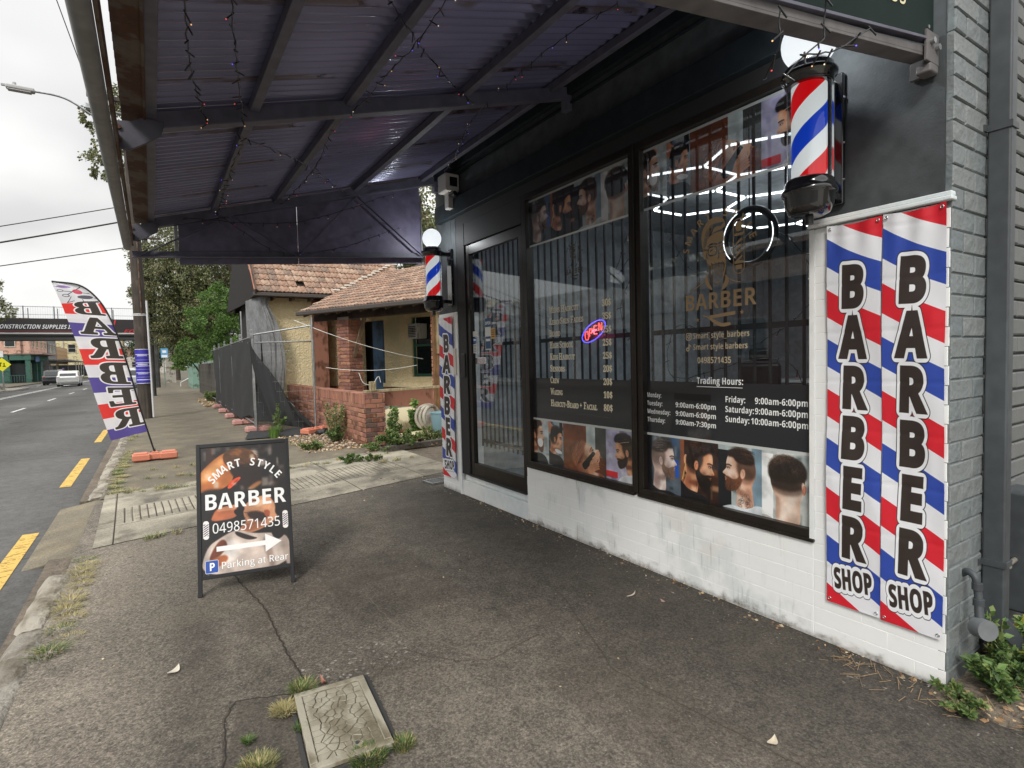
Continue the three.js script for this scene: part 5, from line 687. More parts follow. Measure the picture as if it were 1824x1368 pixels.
    x.save(); x.translate(424, 520); x.scale(1.14, 1.08); x.font = 'bold 186px sans-serif'; x.fillText('BARBER', 0, 0); x.restore(); x.save(); x.translate(430, 765); x.scale(1.1, 1.16); x.font = '108px sans-serif'; x.fillText('0498571435', 0, 0); x.restore();
    for (const [a, b] of [[48, 770], [806, 755]]) { x.fillStyle = '#efece8'; x.beginPath(); x.roundRect(a - 26, b - 84, 52, 168, 22); x.fill(); x.fillStyle = '#3c2748'; x.fillRect(a - 22, b - 54, 44, 108); x.strokeStyle = '#efece8'; x.lineWidth = 9; for (let i = 0; i < 6; i++) { x.beginPath(); x.moveTo(a - 24, b - 34 + i * 20); x.lineTo(a + 24, b - 62 + i * 20); x.stroke(); } }
    x.fillStyle = '#f4f4f2'; x.fillRect(140, 930, 470, 44); x.beginPath(); x.moveTo(600, 868); x.lineTo(760, 952); x.lineTo(600, 1036); x.fill();
    x.fillStyle = '#2450a8'; x.beginPath(); x.roundRect(36, 1046, 118, 112, 12); x.fill(); x.strokeStyle = '#dfe4ee'; x.lineWidth = 4; x.stroke(); x.fillStyle = '#fff'; x.font = 'bold 96px sans-serif'; x.fillText('P', 96, 1104); x.textAlign = 'left'; x.font = '86px sans-serif'; x.save(); x.translate(176, 1104); x.scale(1.1, 1); x.lineWidth = 3; x.strokeStyle = '#6b6059'; x.strokeText('Parking at Rear', 0, 0); x.fillText('Parking at Rear', 0, 0); x.restore();
  });
  const t = thing('a_frame_sign', 'black A-frame board with barber poster and white arrow standing on the footpath', 'A-frame sign', [0.535, 0, -4.445], -0.174);
  const W = 0.605, H = 1.03, lean = Math.atan(0.265 / 1.0);
  const leaf = (s) => (g) => g.rotateX(-s * lean).translate(0, 0, s * 0.265);
  for (const s of [1, -1]) {
    const f = leaf(s); put('frame', [f(bx(0.026, H, 0.026, -W / 2 + 0.013, H / 2, 0, 0.003)), f(bx(0.026, H, 0.026, W / 2 - 0.013, H / 2, 0, 0.003)), f(bx(W - 0.05, 0.026, 0.026, 0, H - 0.014, 0, 0.003)), f(bx(W - 0.05, 0.026, 0.026, 0, 0.12, 0, 0.003))], P.black, t);
    if (s > 0) { put('board', f(bx(W - 0.05, H - 0.16, 0.004, 0, H / 2 + 0.053, 0.002)), P.blackMatt, t); put('poster', f(new THREE.PlaneGeometry(W - 0.044, H - 0.152).translate(0, H / 2 + 0.053, 0.0065)), M([0.95, 0.95, 0.95], 0.45, { phys: true, map: poster, clearcoat: 0.25, clearcoatRoughness: 0.2 }), t, true); }
    else put('board', f(bx(W - 0.05, H - 0.16, 0.004, 0, H / 2 + 0.053, 0)), P.white, t);
    put('foot', [-1, 1].map((k) => f(bx(0.03, 0.022, 0.03, k * (W / 2 - 0.013), 0.011, 0, 0.004))), P.blackMatt, t);
  }
}
// ---------------------------------------------------------------- orange and pink plastic feet
function barrierFoot(label, x, z, turn, mat, group) {
  const t = thing('fence_foot', label, 'fence foot', [x, 0, z], turn, group);
  put('block', [poly([[-0.31, -0.1], [-0.3, -0.12], [-0.09, -0.12], [-0.07, -0.075], [0.07, -0.075], [0.09, -0.12], [0.3, -0.12], [0.31, -0.1], [0.31, 0.1], [0.3, 0.12], [0.09, 0.12], [0.07, 0.075], [-0.07, 0.075], [-0.09, 0.12], [-0.3, 0.12], [-0.31, 0.1]], 0.075, 0.012).rotateX(-Math.PI / 2).translate(0, 0.03, 0), bx(0.2, 0.03, 0.17, -0.2, 0.125, 0, 0.012), bx(0.2, 0.03, 0.17, 0.2, 0.125, 0, 0.012), bx(0.11, 0.035, 0.12, 0, 0.125, 0, 0.01), ...[[-0.2, 0], [0.2, 0]].map(([a]) => bx(0.17, 0.03, 0.2, a, 0.016, 0, 0.006))], mat, t);
  put('socket', [[-0.05, 0], [0.05, 0]].map(([a, b]) => new THREE.CylinderGeometry(0.019, 0.019, 0.006, 12).translate(a, 0.144, b)), P.blackMatt, t);
  return t;
}
// ---------------------------------------------------------------- feather flag, seen from behind so that its print reads backwards
{
  barrierFoot('orange plastic fence foot holding up the feather flag at the kerb', -0.02, -11.1, 0.03, P.orange);
  const t = thing('feather_flag', 'leaning feather flag with red white and purple stripes and backwards barber lettering', 'feather flag', [-0.02, 0.05, -11.1]);
  const Rp = [[-0.085, 0.44], [-0.18, 0.87], [-0.255, 1.28], [-0.37, 1.82], [-0.48, 2.24], [-0.64, 2.6], [-0.86, 2.82], [-1.215, 2.872]].map((p) => V(p[0], p[1], 0)), Lp = [[-0.59, 0.335], [-0.7, 0.8], [-0.815, 1.3], [-0.93, 1.82], [-1.05, 2.28], [-1.12, 2.55], [-1.18, 2.75], [-1.22, 2.87]].map((p) => V(p[0], p[1], 0));
  const rc = new THREE.CatmullRomCurve3(Rp), lc = new THREE.CatmullRomCurve3(Lp);
  const tex = canvasTex(512, 2048, (x, w, h) => {
    reseed(131); x.fillStyle = '#dcdde0'; x.fillRect(0, 0, w, h);
    const band = (c, a, b) => { x.fillStyle = c; x.fillRect(0, h * (1 - b), w, h * (b - a)); }; const R = '#e8352d', Pp = '#584a9a', Wt = '#eceaee';
    let s = 0; for (const [c, k] of [[Pp, 0.055], [Wt, 0.055], [R, 0.07], [Wt, 0.055], [Pp, 0.07], [Wt, 0.055], [R, 0.07], [Wt, 0.06], [Pp, 0.07], [Wt, 0.06], [R, 0.085]]) { band(c, s, s + k); s += k; }
    x.save(); x.translate(w, 0); x.scale(-1, 1); x.textAlign = 'center'; x.textBaseline = 'middle'; x.lineJoin = 'round';
    [...'BARBER'].forEach((c, i) => { x.save(); x.translate(w * (0.4 - 0.006 * i), h * (0.995 - 0.657 + i * 0.114)); x.scale(2.3, 1.12); x.rotate(-0.04); x.font = 'bold 236px serif'; x.lineWidth = 26; x.strokeStyle = '#f4f2f4'; x.strokeText(c, 0, 0); x.fillStyle = '#3a332c'; x.fillText(c, 0, 0); x.lineWidth = 9; x.strokeStyle = '#3a332c'; x.strokeText(c, 0, 0); x.restore(); });
    x.restore();
    // emblem: scissors and comb over a small chair, loose line work
    x.lineCap = 'round'; x.save(); x.translate(262, 400); x.rotate(-0.1); x.scale(1.5, 1.35); x.strokeStyle = '#4a4658'; x.lineWidth = 9; for (const [a, b] of [[-120, -60], [-100, 30]]) { x.beginPath(); x.ellipse(a, b, 32, 18, 0.4, 0, 6.3); x.stroke(); } x.beginPath(); x.moveTo(-90, -40); x.lineTo(130, 60); x.moveTo(-70, 20); x.lineTo(140, -50); x.stroke(); x.fillStyle = '#8d6cae'; x.globalAlpha = 0.8; x.beginPath(); x.ellipse(-40, -120, 90, 36, 0.5, 0, 6.3); x.fill(); x.fillStyle = '#c8344a'; x.beginPath(); x.ellipse(40, 10, 46, 40, 0.3, 0, 6.3); x.fill(); x.fillStyle = '#37323f'; x.beginPath(); x.ellipse(60, 95, 70, 26, 0.2, 0, 6.3); x.fill(); x.globalAlpha = 1; x.lineWidth = 7; for (let i = 0; i < 7; i++) { x.beginPath(); x.moveTo(-150 + i * 24, -150 + i * 10); x.lineTo(-160 + i * 26, -185 + i * 8); x.stroke(); } x.beginPath(); x.moveTo(20, 120); x.lineTo(10, 160); x.lineTo(120, 170); x.moveTo(-60, 60); x.lineTo(-130, 130); x.lineTo(-60, 120); x.moveTo(130, 120); x.lineTo(190, 150); x.stroke(); x.restore();
  });
  const n = 60, m = 14, pos = [], uv = [], idx = [];
  for (let i = 0; i <= n; i++) for (let j = 0; j <= m; j++) { const s = i / n, a = lc.getPoint(s), b = rc.getPoint(s), k = j / m, p = a.lerp(b, k); pos.push(p.x, p.y, 0.035 * Math.sin(s * 9 + k * 3) * (1 - k) + 0.02 * Math.sin(k * 9 + s * 4)); uv.push(k, s); if (i < n && j < m) { const q = i * (m + 1) + j; idx.push(q, q + 1, q + m + 2, q, q + m + 2, q + m + 1); } }
  const g = new THREE.BufferGeometry(); g.setAttribute('position', new THREE.BufferAttribute(new Float32Array(pos), 3)); g.setAttribute('uv', new THREE.BufferAttribute(new Float32Array(uv), 2)); g.setIndex(idx); g.computeVertexNormals();
  put('printed_cloth', g, M([0.95, 0.95, 0.95], 0.7, { phys: true, map: tex, transmission: 0.25, thickness: 0 }), t, true);
  put('pole', tube([V(0, 0.06, 0), V(-0.04, 0.24, 0), ...Rp], 0.013, 60, 8), P.black, t); put('spike', rod(V(0, 0.02, 0), V(-0.006, 0.14, 0), 0.016), P.blackMatt, t);
}
// ---------------------------------------------------------------- temporary fence with shade cloth
{
  const shade = M([0.017, 0.018, 0.019], 0.85, { bumpMap: T.weave, bumpScale: 0.002 }), sheer = M([0.016, 0.018, 0.019], 0.85, { transparent: true, opacity: 0.95 });
  const t = thing('site_fence', 'temporary site fence hung with black shade cloth along the footpath before the house', 'site fence', [1.95, 0, -13.95]);
  const N = V(0, 0, -1), P0 = V(0, 0, 0), dir = V(0.19, 0, -11.2).normalize();
  const at = (d, y, o = 0) => V(dir.x * d + o, y, dir.z * d);
  // cloth along the footpath, lifting off the ground towards its near end
  const cloth = (w, h, nu, nv, f) => { const g = new THREE.PlaneGeometry(1, 1, nu, nv), p = g.attributes.position; for (let i = 0; i < p.count; i++) { const q = f(p.getX(i) + 0.5, p.getY(i) + 0.5); p.setXYZ(i, q.x, q.y, q.z); } g.computeVertexNormals(); return g; };
  put('shade_cloth', cloth(1, 1, 70, 16, (u, v) => { const d = u * 11.2, lo = 0.06 + 0.07 * Math.abs(Math.sin(u * 14)) + 0.25 * ss(0.3, 0, u); return at(d, lerp(lo, 2.16 + 0.02 * Math.sin(u * 30), v), -0.03 + 0.02 * Math.sin(u * 31 + v * 2) * (1 - v) + 0.05 * (fbm(u, v * 0.4, 16, 3, 45) - 0.5) + 0.02 * Math.sin(u * 17) * v); }), shade, t);
  for (let i = 0; i < 6; i++) { const d = i * 2.25; put('post', [rod(at(d, 0.05), at(d, 2.26), 0.02), rod(at(d + 0.07, 0.05), at(d + 0.07, 2.26), 0.02)], P.galv, t); put('clamp', [bx(0.06, 0.1, 0.14, at(d + 0.03, 0).x, 2.22, at(d + 0.03, 0).z, 0.01), bx(0.05, 0.08, 0.02, at(d, 0).x, 2.33, at(d, 0).z, 0.005), bx(0.05, 0.08, 0.02, at(d + 0.1, 0).x, 2.33, at(d + 0.1, 0).z, 0.005)], P.galv, t); put('rail', rod(at(d, 2.2), at(d + 2.2, 2.2), 0.017), P.galv, t); put('rail', rod(at(d, 0.2), at(d + 2.2, 0.2), 0.017), P.galv, t); }
  put('tall_stake', rod(at(2.6, 0, 0.08), at(2.6, 3.0, 0.08), 0.02), P.galv, t);
  // open panel turned across the yard, its cloth torn down to the ground
  const e = V(1.15, 0, 0.82), el = e.length(), ed = e.clone().normalize(), a2 = (k, y) => V(e.x * k, y, e.z * k);
  put('post', rod(a2(1, 0.02), a2(1, 2.6), 0.024), P.galv, t); put('post', rod(a2(0.02, 0.05), a2(0.02, 2.35), 0.02), P.galv, t);
  for (const g of [rod(a2(0, 2.24), a2(1, 2.42), 0.02), rod(V(-0.02, 2.08, -0.5), V(1.55, 2.12, -0.75), 0.016), rod(a2(0.06, 1.4), V(0.82, 0.55, 0.25), 0.02)]) put('rail', g, P.galv, t);
  put('rear_post', [rod(V(1.55, 0, -0.75), V(1.55, 2.15, -0.75), 0.018), rod(V(0.05, 0.9, -0.45), V(0.05, 2.15, -0.45), 0.016)], P.galv, t);
  const mesh = []; for (let i = 1; i < 14; i++) mesh.push(rod(a2(i / 14, 0.1), a2(i / 14, 2.26), 0.0017, 3)); for (let i = 1; i < 10; i++) mesh.push(rod(a2(0, i * 0.23), a2(1, i * 0.235), 0.0017, 3)); put('wire_mesh', mesh, P.galv, t);
  put('torn_cloth', cloth(1, 1, 30, 20, (u, v) => { const top = lerp(2.1, 0.06, Math.pow(u, 0.78)), bot = 0.28 * (1 - u) + 0.02; const y = lerp(bot, Math.max(top, bot + 0.02), v); return V(e.x * u * 1.0 + 0.05 * Math.sin(v * 5 + u * 9), y, e.z * u + 0.1 * Math.sin(u * 5) * (1 - v) + 0.03 * Math.sin(u * 30 + v * 8)); }), sheer, t);
  put('loose_cloth', cloth(1, 1, 24, 12, (u, v) => V(lerp(-0.4, 1.2, u) + 0.3 * v, 0.02 + 0.09 * Math.sin(Math.PI * v) * Math.abs(Math.sin(u * 5 + v * 2)) * (0.4 + fbm(u, v, 5, 3, 9)), lerp(1.3, 0.1, v) + 0.2 * u)), shade, t);
  const G = 'pink plastic feet under the site fence';
  const f0 = barrierFoot('bright orange plastic fence foot under the end post beside the brick fence', 3.0, -12.75, 0.5, P.orange);
  for (const [x, z, l, k] of [[1.9, -14.05, 'nearest pink plastic fence foot at the corner of the shade cloth', 0.1], [1.86, -16.1, 'second pink plastic fence foot from the near corner of the shade cloth', 0.05], [1.92, -18.4, 'third pink plastic fence foot along the shade cloth', 0.12], [1.95, -20.7, 'fourth pink plastic fence foot along the shade cloth with a broken top', 0], [2.0, -23.2, 'farthest pink plastic fence foot under the shade cloth', 0.1]]) { const c = f0.clone(); c.name = numbered('fence_foot'); c.position.set(x + 0.12, 0, z); c.rotation.y = k; c.scale.x = 0.85; c.children[0].material = P.pink; scene.add(c); tag(c, l, 'fence foot', G); }
}
// ---------------------------------------------------------------- the derelict house
const house = thing('derelict_house', 'derelict cream rendered house with terracotta tiled roof and brick veranda pillars', 'house', [2.6, 0, -16.9]);
{
  const hx = (x) => x - 2.6, hz = (z) => z + 16.9, hb = (x0, x1, y0, y1, z0, z1, c) => ab(hx(x0), hx(x1), y0, y1, hz(z0), hz(z1), c), H = (x, y, z) => V(hx(x), y, hz(z));
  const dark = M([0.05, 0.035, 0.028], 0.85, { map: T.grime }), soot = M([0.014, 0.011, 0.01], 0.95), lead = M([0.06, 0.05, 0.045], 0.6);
  put('wing_wall', [hb(2.62, 3.98, 0, 3.6, -17.2, -16.8), hb(2.9, 3.98, 0, 3.6, -23, -17.2)], P.cream, house);
  put('brick_quoin', hb(3.98, 4.42, 0, 3.4, -18, -16.79, 0.01), P.terra[1], house);
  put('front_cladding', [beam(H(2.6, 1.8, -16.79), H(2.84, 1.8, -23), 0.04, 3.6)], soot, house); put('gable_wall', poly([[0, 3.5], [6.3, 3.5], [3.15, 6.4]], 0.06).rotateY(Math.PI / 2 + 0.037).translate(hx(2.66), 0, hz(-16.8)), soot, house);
  put('gutter', [hb(2.36, 5.2, 3.4, 3.5, -16.3, -16.17, 0.02)], lead, house);
  for (const x of [2.9, 3.4, 3.9, 4.4]) put('rafter_end', hb(x - 0.025, x + 0.025, 3.34, 3.43, -16.8, -16.3), P.timber, house);
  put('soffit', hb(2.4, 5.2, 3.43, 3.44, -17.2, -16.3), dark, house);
  const barge = (x0, z0, y0, z1, y1) => beam(H(x0, y0, z0), H(2.56, y1, z1), 0.05, 0.2, 0.004); put('bargeboard', barge(2.42, -16.15, 3.48, -19.6, 6.2), dark, house); put('bargeboard', barge(2.68, -23.0, 3.48, -19.6, 6.2), dark, house);
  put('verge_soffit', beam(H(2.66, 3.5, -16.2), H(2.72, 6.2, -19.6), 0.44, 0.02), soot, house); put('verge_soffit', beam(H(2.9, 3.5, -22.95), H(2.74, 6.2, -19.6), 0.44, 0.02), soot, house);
  // roof tiles
  const tg = (w) => { const pr = [0, 0.012, 0.026, 0.012, 0.002, 0.012, 0.026, 0.012, 0], pos = [], n = 8, L = 0.35; const q = (a, b, c, d) => pos.push(...a, ...b, ...c, ...a, ...c, ...d); for (let i = 0; i < n; i++) { const x0 = -w / 2 + w * i / n, x1 = -w / 2 + w * (i + 1) / n, y0 = pr[i] + 0.03, y1 = pr[i + 1] + 0.03; q([x0, y0 + 0.012, 0], [x1, y1 + 0.012, 0], [x1, y1 - 0.016, -L], [x0, y0 - 0.016, -L]); q([x0, y0 - 0.02, 0], [x1, y1 - 0.02, 0], [x1, y1 + 0.012, 0], [x0, y0 + 0.012, 0]); } return boxUV(fromTris(pos)); };
  const shapes = [tg(0.22), tg(0.217), tg(0.223)], jitter = () => rr(-0.006, 0.006);
  function tiles(O, U, D, cols, rows, ok, mats, parent) {  // D points up the slope
    const Nn = D.clone().cross(U).normalize(); if (Nn.y < 0) Nn.negate(); const B = new THREE.Matrix4().makeBasis(U, Nn, D.clone().negate());
    for (let r = 0; r < rows; r++) for (let c = 0; c < cols; c++) { const u = (c + 0.5) * 0.225, v = r * 0.3; if (!ok(u, v)) continue; const m = new THREE.Mesh(shapes[Math.floor(rnd() * 3)], mats[Math.floor(rnd() * mats.length)]); m.name = 'roof_tile'; m.castShadow = m.receiveShadow = true; m.applyMatrix4(B); m.position.copy(O).addScaledVector(U, u + jitter()).addScaledVector(D, v + jitter()).addScaledVector(Nn, rr(-0.004, 0.006)); parent.add(m); }
  }
  reseed(141);
  const s1 = Math.atan2(2.74, 3.4), D1 = V(0, Math.sin(s1), -Math.cos(s1)), wing = put('wing_roof', beam(H(4.75, 3.48, -16.32), H(4.75, 6.2, -19.7), 4.5, 0.03), dark, house);
  tiles(H(2.4, 3.5, -16.2), V(1, 0, 0), D1, 20, 9, (u, v) => u < 2.6 + v * 1.5 && rnd() > 0.012, [...P.tile, P.tile[0]], wing);
  put('verge_tile', beam(H(2.42, 3.56, -16.2), H(2.56, 6.3, -19.6), 0.09, 0.05, 0.015), M([0.55, 0.22, 0.13], 0.8, { map: T.mottle }), wing);
  const U2 = V(0.405, 0, 0.914), N2 = V(0.914, 0, -0.405), A = H(3.27, 2.87, -14.97), s2 = Math.atan(0.4), D2 = N2.clone().multiplyScalar(Math.cos(s2)).add(V(0, Math.sin(s2), 0));
  const mid = A.clone().addScaledVector(U2, 2.6), ver = put('veranda_roof', beam(mid.clone().addScaledVector(D2, 0.02).addScaledVector(V(0, 1, 0), -0.03), mid.clone().addScaledVector(D2, 5.2).addScaledVector(V(0, 1, 0), -0.03), 5.4, 0.03), dark, house);
  tiles(A.clone().addScaledVector(U2, -1.6), U2, D2, 32, 14, (u, v) => u - 1.6 > -0.33 * v - 0.02, [P.tile[1], P.tile[0], P.tile[0], P.tile[2], P.tile[3]], ver);
  put('valley_mortar', [...Array(16)].map((_, i) => bx(rr(0.08, 0.2), 0.05, rr(0.08, 0.16), hx(4.62 + i * 0.17 + rr(-0.05, 0.05)), 3.66 + i * 0.085, hz(-16.32 - i * 0.105), 0.015)), M([0.6, 0.57, 0.5], 0.9), ver);
  put('veranda_gutter', beam(A.clone().addScaledVector(U2, -0.06).addScaledVector(N2, -0.06).add(V(0, -0.04, 0)), A.clone().addScaledVector(U2, 5.4).addScaledVector(N2, -0.06).add(V(0, -0.04, 0)), 0.11, 0.1, 0.02), lead, house);
  const at = (u, d, y) => A.clone().addScaledVector(U2, u).addScaledVector(N2, d).setY(y);
  for (let u = 0.1; u < 5; u += 0.42) put('rafter_end', beam(at(u, 0.02, 2.78), at(u, 0.55, 2.98), 0.05, 0.08), P.timber, house);
  put('beam_fascia', beam(at(0, 0.45, 2.75), at(5.4, 0.45, 2.75), 0.1, 0.2), dark, house);
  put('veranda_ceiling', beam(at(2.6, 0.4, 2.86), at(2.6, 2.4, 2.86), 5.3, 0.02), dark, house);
  const bl = (u0, u1, d0, d1, y0, y1) => { const g = bx(u1 - u0, y1 - y0, d1 - d0, 0, 0, 0); g.applyMatrix4(new THREE.Matrix4().makeBasis(U2, V(0, 1, 0), N2.clone().negate())); const p = at((u0 + u1) / 2, (d0 + d1) / 2, (y0 + y1) / 2); return g.translate(p.x, p.y, p.z); };
  put('back_wall', [bl(-3.2, -0.4, 2.3, 2.5, 0.85, 3.4), bl(0.6, 1.66, 2.3, 2.5, 0.85, 3.4), bl(2.5, 6, 2.3, 2.5, 0.85, 3.4), bl(1.66, 2.5, 2.3, 2.5, 0.85, 1.12), bl(-0.4, 2.5, 2.301, 2.5, 2.75, 3.4)], P.cream, house);
  put('plinth', [bl(-3.2, -0.4, 2.24, 2.5, 0, 0.84), bl(0.6, 6, 2.24, 2.5, 0, 0.84)], P.terra[1], house); put('plinth_sill', bl(0.6, 6, 2.2, 2.5, 0.84, 0.95), P.cream, house);
  put('veranda_floor', bl(-0.4, 6, 0.5, 2.3, 0.0, 0.3), P.concrete, house);
  const door = put('door', bl(0.08, 0.59, 2.35, 2.41, 0.3, 2.74), M([0.05, 0.11, 0.2], 0.6, { map: T.grime }), house); put('door_panel', [bl(0.16, 0.51, 2.335, 2.352, 1.7, 2.5), bl(0.16, 0.51, 2.335, 2.352, 0.5, 1.4)], M([0.06, 0.13, 0.23], 0.6, { map: T.grime }), door); put('hall', bl(-2.6, 0.9, 2.75, 2.85, 0, 3.2), P.blackMatt, house);
  const win = put('window', [bl(1.66, 2.5, 2.36, 2.42, 1.12, 1.2), bl(1.66, 1.72, 2.36, 2.42, 1.2, 2.75), bl(2.44, 2.5, 2.36, 2.42, 1.2, 2.75), bl(1.72, 2.44, 2.36, 2.42, 1.95, 2.01)], M([0.02, 0.09, 0.06], 0.5), house); put('pane', bl(1.72, 2.44, 2.43, 2.44, 1.2, 2.75), M([0.01, 0.016, 0.014], 0.1), win);
  const ac = put('air_conditioner', bl(1.72, 2.12, 2.1, 2.42, 2.16, 2.56), M([0.45, 0.46, 0.45], 0.5, { map: T.grime }), house); put('grille', [...Array(7)].map((_, i) => bl(1.75, 2.0, 2.09, 2.105, 2.2 + i * 0.045, 2.222 + i * 0.045)), P.blackMatt, ac);
  // brick pillars under the veranda
  for (const [u, w] of [[1.17, 0.44], [4.3, 0.42]]) {
    const p = put('pillar', bl(u - w / 2 + 0.02, u + w / 2 - 0.02, 0.36, 0.36 + w - 0.04, 0, 2.7), P.mortar, house); const o = { mats: P.terra, d: 0.02, j: 0.012, bw: 0.21, limit: 150 };
    bricks(p, at(u - w / 2, 0.36, 0), U2, N2.clone().negate(), w, 2.65, { ...o, U: 1 }); bricks(p, at(u + w / 2 - 0.02, 0.34, 0), N2, U2, w, 2.65, o);
    put('bracket', beam(at(u + w / 2, 0.5, 1.7), at(u + w / 2 + 0.42, 0.5, 2.66), 0.05, 0.09, 0.004, V(1, 0, 0)), P.timber, house);
  }
  // grey cloth draped over the corner of the wing
  const g = new THREE.PlaneGeometry(1, 1, 70, 40), p = g.attributes.position; for (let i = 0; i < p.count; i++) { const u = p.getX(i) + 0.5, v = p.getY(i) + 0.5, w = lerp(0.12 + 0.55 * Math.sin(Math.PI * Math.pow(1 - v, 0.8) * 0.75), 0.35, ss(0.9, 1, v)); p.setXYZ(i, lerp(hx(2.38), hx(2.46) + w, u), lerp(0.35, 3.42, v), hz(-16.42) - (1 - u) * 1.5 * (u < 0.5 ? 1 - u * 2 : 0) + 0.012 * Math.sin(u * 38 + v * 5 + 2 * Math.sin(v * 7)) * (0.4 + (1 - v)) + 0.16 * (fbm(u, v * 0.3, 8, 4, 77) - 0.5)); } g.computeVertexNormals();
  put('hanging_cloth', g, M([0.3, 0.31, 0.32], 0.95, { map: T.mottle, transparent: true, opacity: 0.9 }), house);
}
// ---------------------------------------------------------------- brick fence with soldier-course cap
{
  const t = thing('brick_fence', 'low red brick front fence with upright bricks along its top', 'brick fence', [3.24, 0, -9.95]); reseed(151);
  put('mortar', [ab(0.0, 0.24, 0, 0.955, -7.6, -0.02), ab(0.0, 0.36, 0, 0.955, -0.42, -0.021)], P.mortar, t);
  bricks(t, V(0.0, 0, -7.6), V(0, 0, 1), V(-1, 0, 0), 7.6, 0.97, { tops: 0.2, bw: 0.22, j: 0.012, d: 0.016, jig: 0.006, c: 0.005, limit: 300, mats: [...P.terra, P.terra[0]] });
  const e = put('end_pier', ab(0.003, 0.357, 0, 0.95, -0.05, -0.0205), P.mortar, t); bricks(e, V(-0.016, 0, -0.02), V(1, 0, 0), V(0, 0, 1), 0.39, 0.97, { tops: 0.1, bw: 0.22, j: 0.012, d: 0.016, jig: 0.006, c: 0.005, mats: [P.terra[1], P.terra[3], P.terra[1], M([0.16, 0.1, 0.08], 0.9, { map: T.mottle })] });
  put('cap', ab(-0.014, 0.25, 0.955, 0.972, -7.6, -0.02, 0.004), P.terra[1], t); put('cap', ab(-0.012, 0.37, 0.956, 0.976, -0.4, -0.01, 0.004), P.terra[3], t);
}
// ---------------------------------------------------------------- timber, rubble and bits in the yard
{
  const b = thing('yellow_plank', 'pale yellow plank laid from the top of the brick fence across the yard', 'plank', [3.25, 0.99, -10.05]); put('board', beam(V(0, 0.02, 0), V(2.6, 0.05, -0.15), 0.1, 0.045), P.pale, b);
  const k = thing('timber_offcut', 'pale timber block standing on the end of the brick fence', 'timber block', [3.38, 1.0, -9.93], 0.3); put('block', bx(0.13, 0.17, 0.05, 0, 0.11, 0, 0.004), P.pale, k); put('wedge', poly([[-0.03, 0], [0.03, 0], [0.02, 0.13], [-0.01, 0.13]], 0.02).translate(0, 0.03, 0.03), P.pale, k);
  const s = thing('timber_stake', 'orange brown timber stake standing behind the far barber banner', 'stake', [5.22, 0, -11.1]); put('post', [bx(0.12, 2.5, 0.08, 0, 1.25, 0, 0.004)], M([0.42, 0.22, 0.09], 0.8, { map: T.wood }), s); put('upper_board', bx(0.1, 0.9, 0.03, 0.05, 2.15, 0.057), P.pale, s);
  const q = thing('broken_cabinet', 'broken cream cabinet panels lying in the weeds behind the brick fence', 'broken panels', [4.35, 0, -10.9], 0.15); const cr = M([0.68, 0.6, 0.4], 0.7, { map: T.grime }); put('panel', bx(0.85, 0.5, 0.03, 0, 0.36, 0, 0.003).rotateX(-0.35), cr, q); put('flap', poly([[0, 0], [0.5, 0.02], [0.5, 0.22], [0.1, 0.2]], 0.02).rotateX(-0.3).translate(-0.05, 0.06, 0.16), cr, q); put('side', bx(0.36, 0.12, 0.03, -0.2, 0.1, 0.14), P.terra[0], q);
  const m = thing('flat_board', 'pale cream board lying flat on the rubble in the yard', 'board', [4.5, 0.1, -10.2], 0.3); put('sheet', bx(1.0, 0.02, 0.5, 0, 0, 0, 0.003).rotateX(0.12), cr, m);
  const l = thing('yard_beam', 'long weathered timber lying on the ground before the yard weeds', 'timber', [4.15, 0.05, -9.3], 0.16); put('beam', bx(1.7, 0.09, 0.12, 0, 0, 0, 0.006), P.greyWood, l);
  const h = thing('coiled_hose', 'coil of pale ribbed hose hanging beside the far banner', 'hose', [4.62, 0.42, -10.3]); for (let i = 0; i < 3; i++) put('loop', new THREE.TorusGeometry(0.24 - i * 0.02, 0.035, 8, 36).rotateY(0.25 * i - 0.2).translate(0.02 * i, 0.01 * i, 0.05 * i), M([0.42, 0.39, 0.33], 0.6, { map: T.grime }), h);
  const u = thing('blue_tub', 'pale blue plastic tub in the yard behind the far banner', 'tub', [4.74, 0, -9.95]); put('body', lathe([[0.001, 0.03], [0.15, 0.03], [0.2, 0.52], [0.215, 0.52], [0.215, 0.54], [0.19, 0.54], [0.14, 0.05]], 24), M([0.2, 0.33, 0.38], 0.5), u);
  const w = thing('steel_pipe', 'galvanised pipe lying across the yard behind the brick fence', 'pipe', [3.7, 0.62, -10.9]); put('tube', rod(V(-0.1, 0, 0), V(1.5, -0.14, -0.6), 0.022), P.galv, w);
  const c = thing('loose_cable', 'thin white cable slung across the veranda', 'cable', [2.9, 2.2, -14]); const cw = M([0.7, 0.7, 0.66], 0.5); put('wire', tube(hang(V(0, 0.4, 0), V(2.9, -0.6, 0.9), 0.1), 0.008, 24, 5), cw, c); put('wire', [tube(hang(V(0.6, -0.75, 0.4), V(2.6, -0.75, 1.2), 0.1), 0.007, 20, 5), tube([V(1.3, -0.9, 0.7), V(1.4, -1.15, 0.72), V(1.6, -1.2, 0.75), V(1.75, -1.0, 0.8), V(1.8, -1.15, 0.8)], 0.01, 24, 5)], cw, c);
  const r = thing('black_bag', 'crumpled black plastic bag on the ground beside the brick fence', 'bag', [3.12, 0.03, -12.45]); const g = new THREE.IcosahedronGeometry(0.16, 3), p = g.attributes.position; for (let i = 0; i < p.count; i++) { const v = V(p.getX(i), p.getY(i), p.getZ(i)), n = 0.7 + 0.5 * vn(v.x * 16 + 50, v.y * 16 + v.z * 20 + 50, 999, 4); p.setXYZ(i, v.x * n * 1.2, Math.max(-0.02, v.y * n * 0.7), v.z * n); } g.computeVertexNormals(); put('skin', g, P.black, r);
}
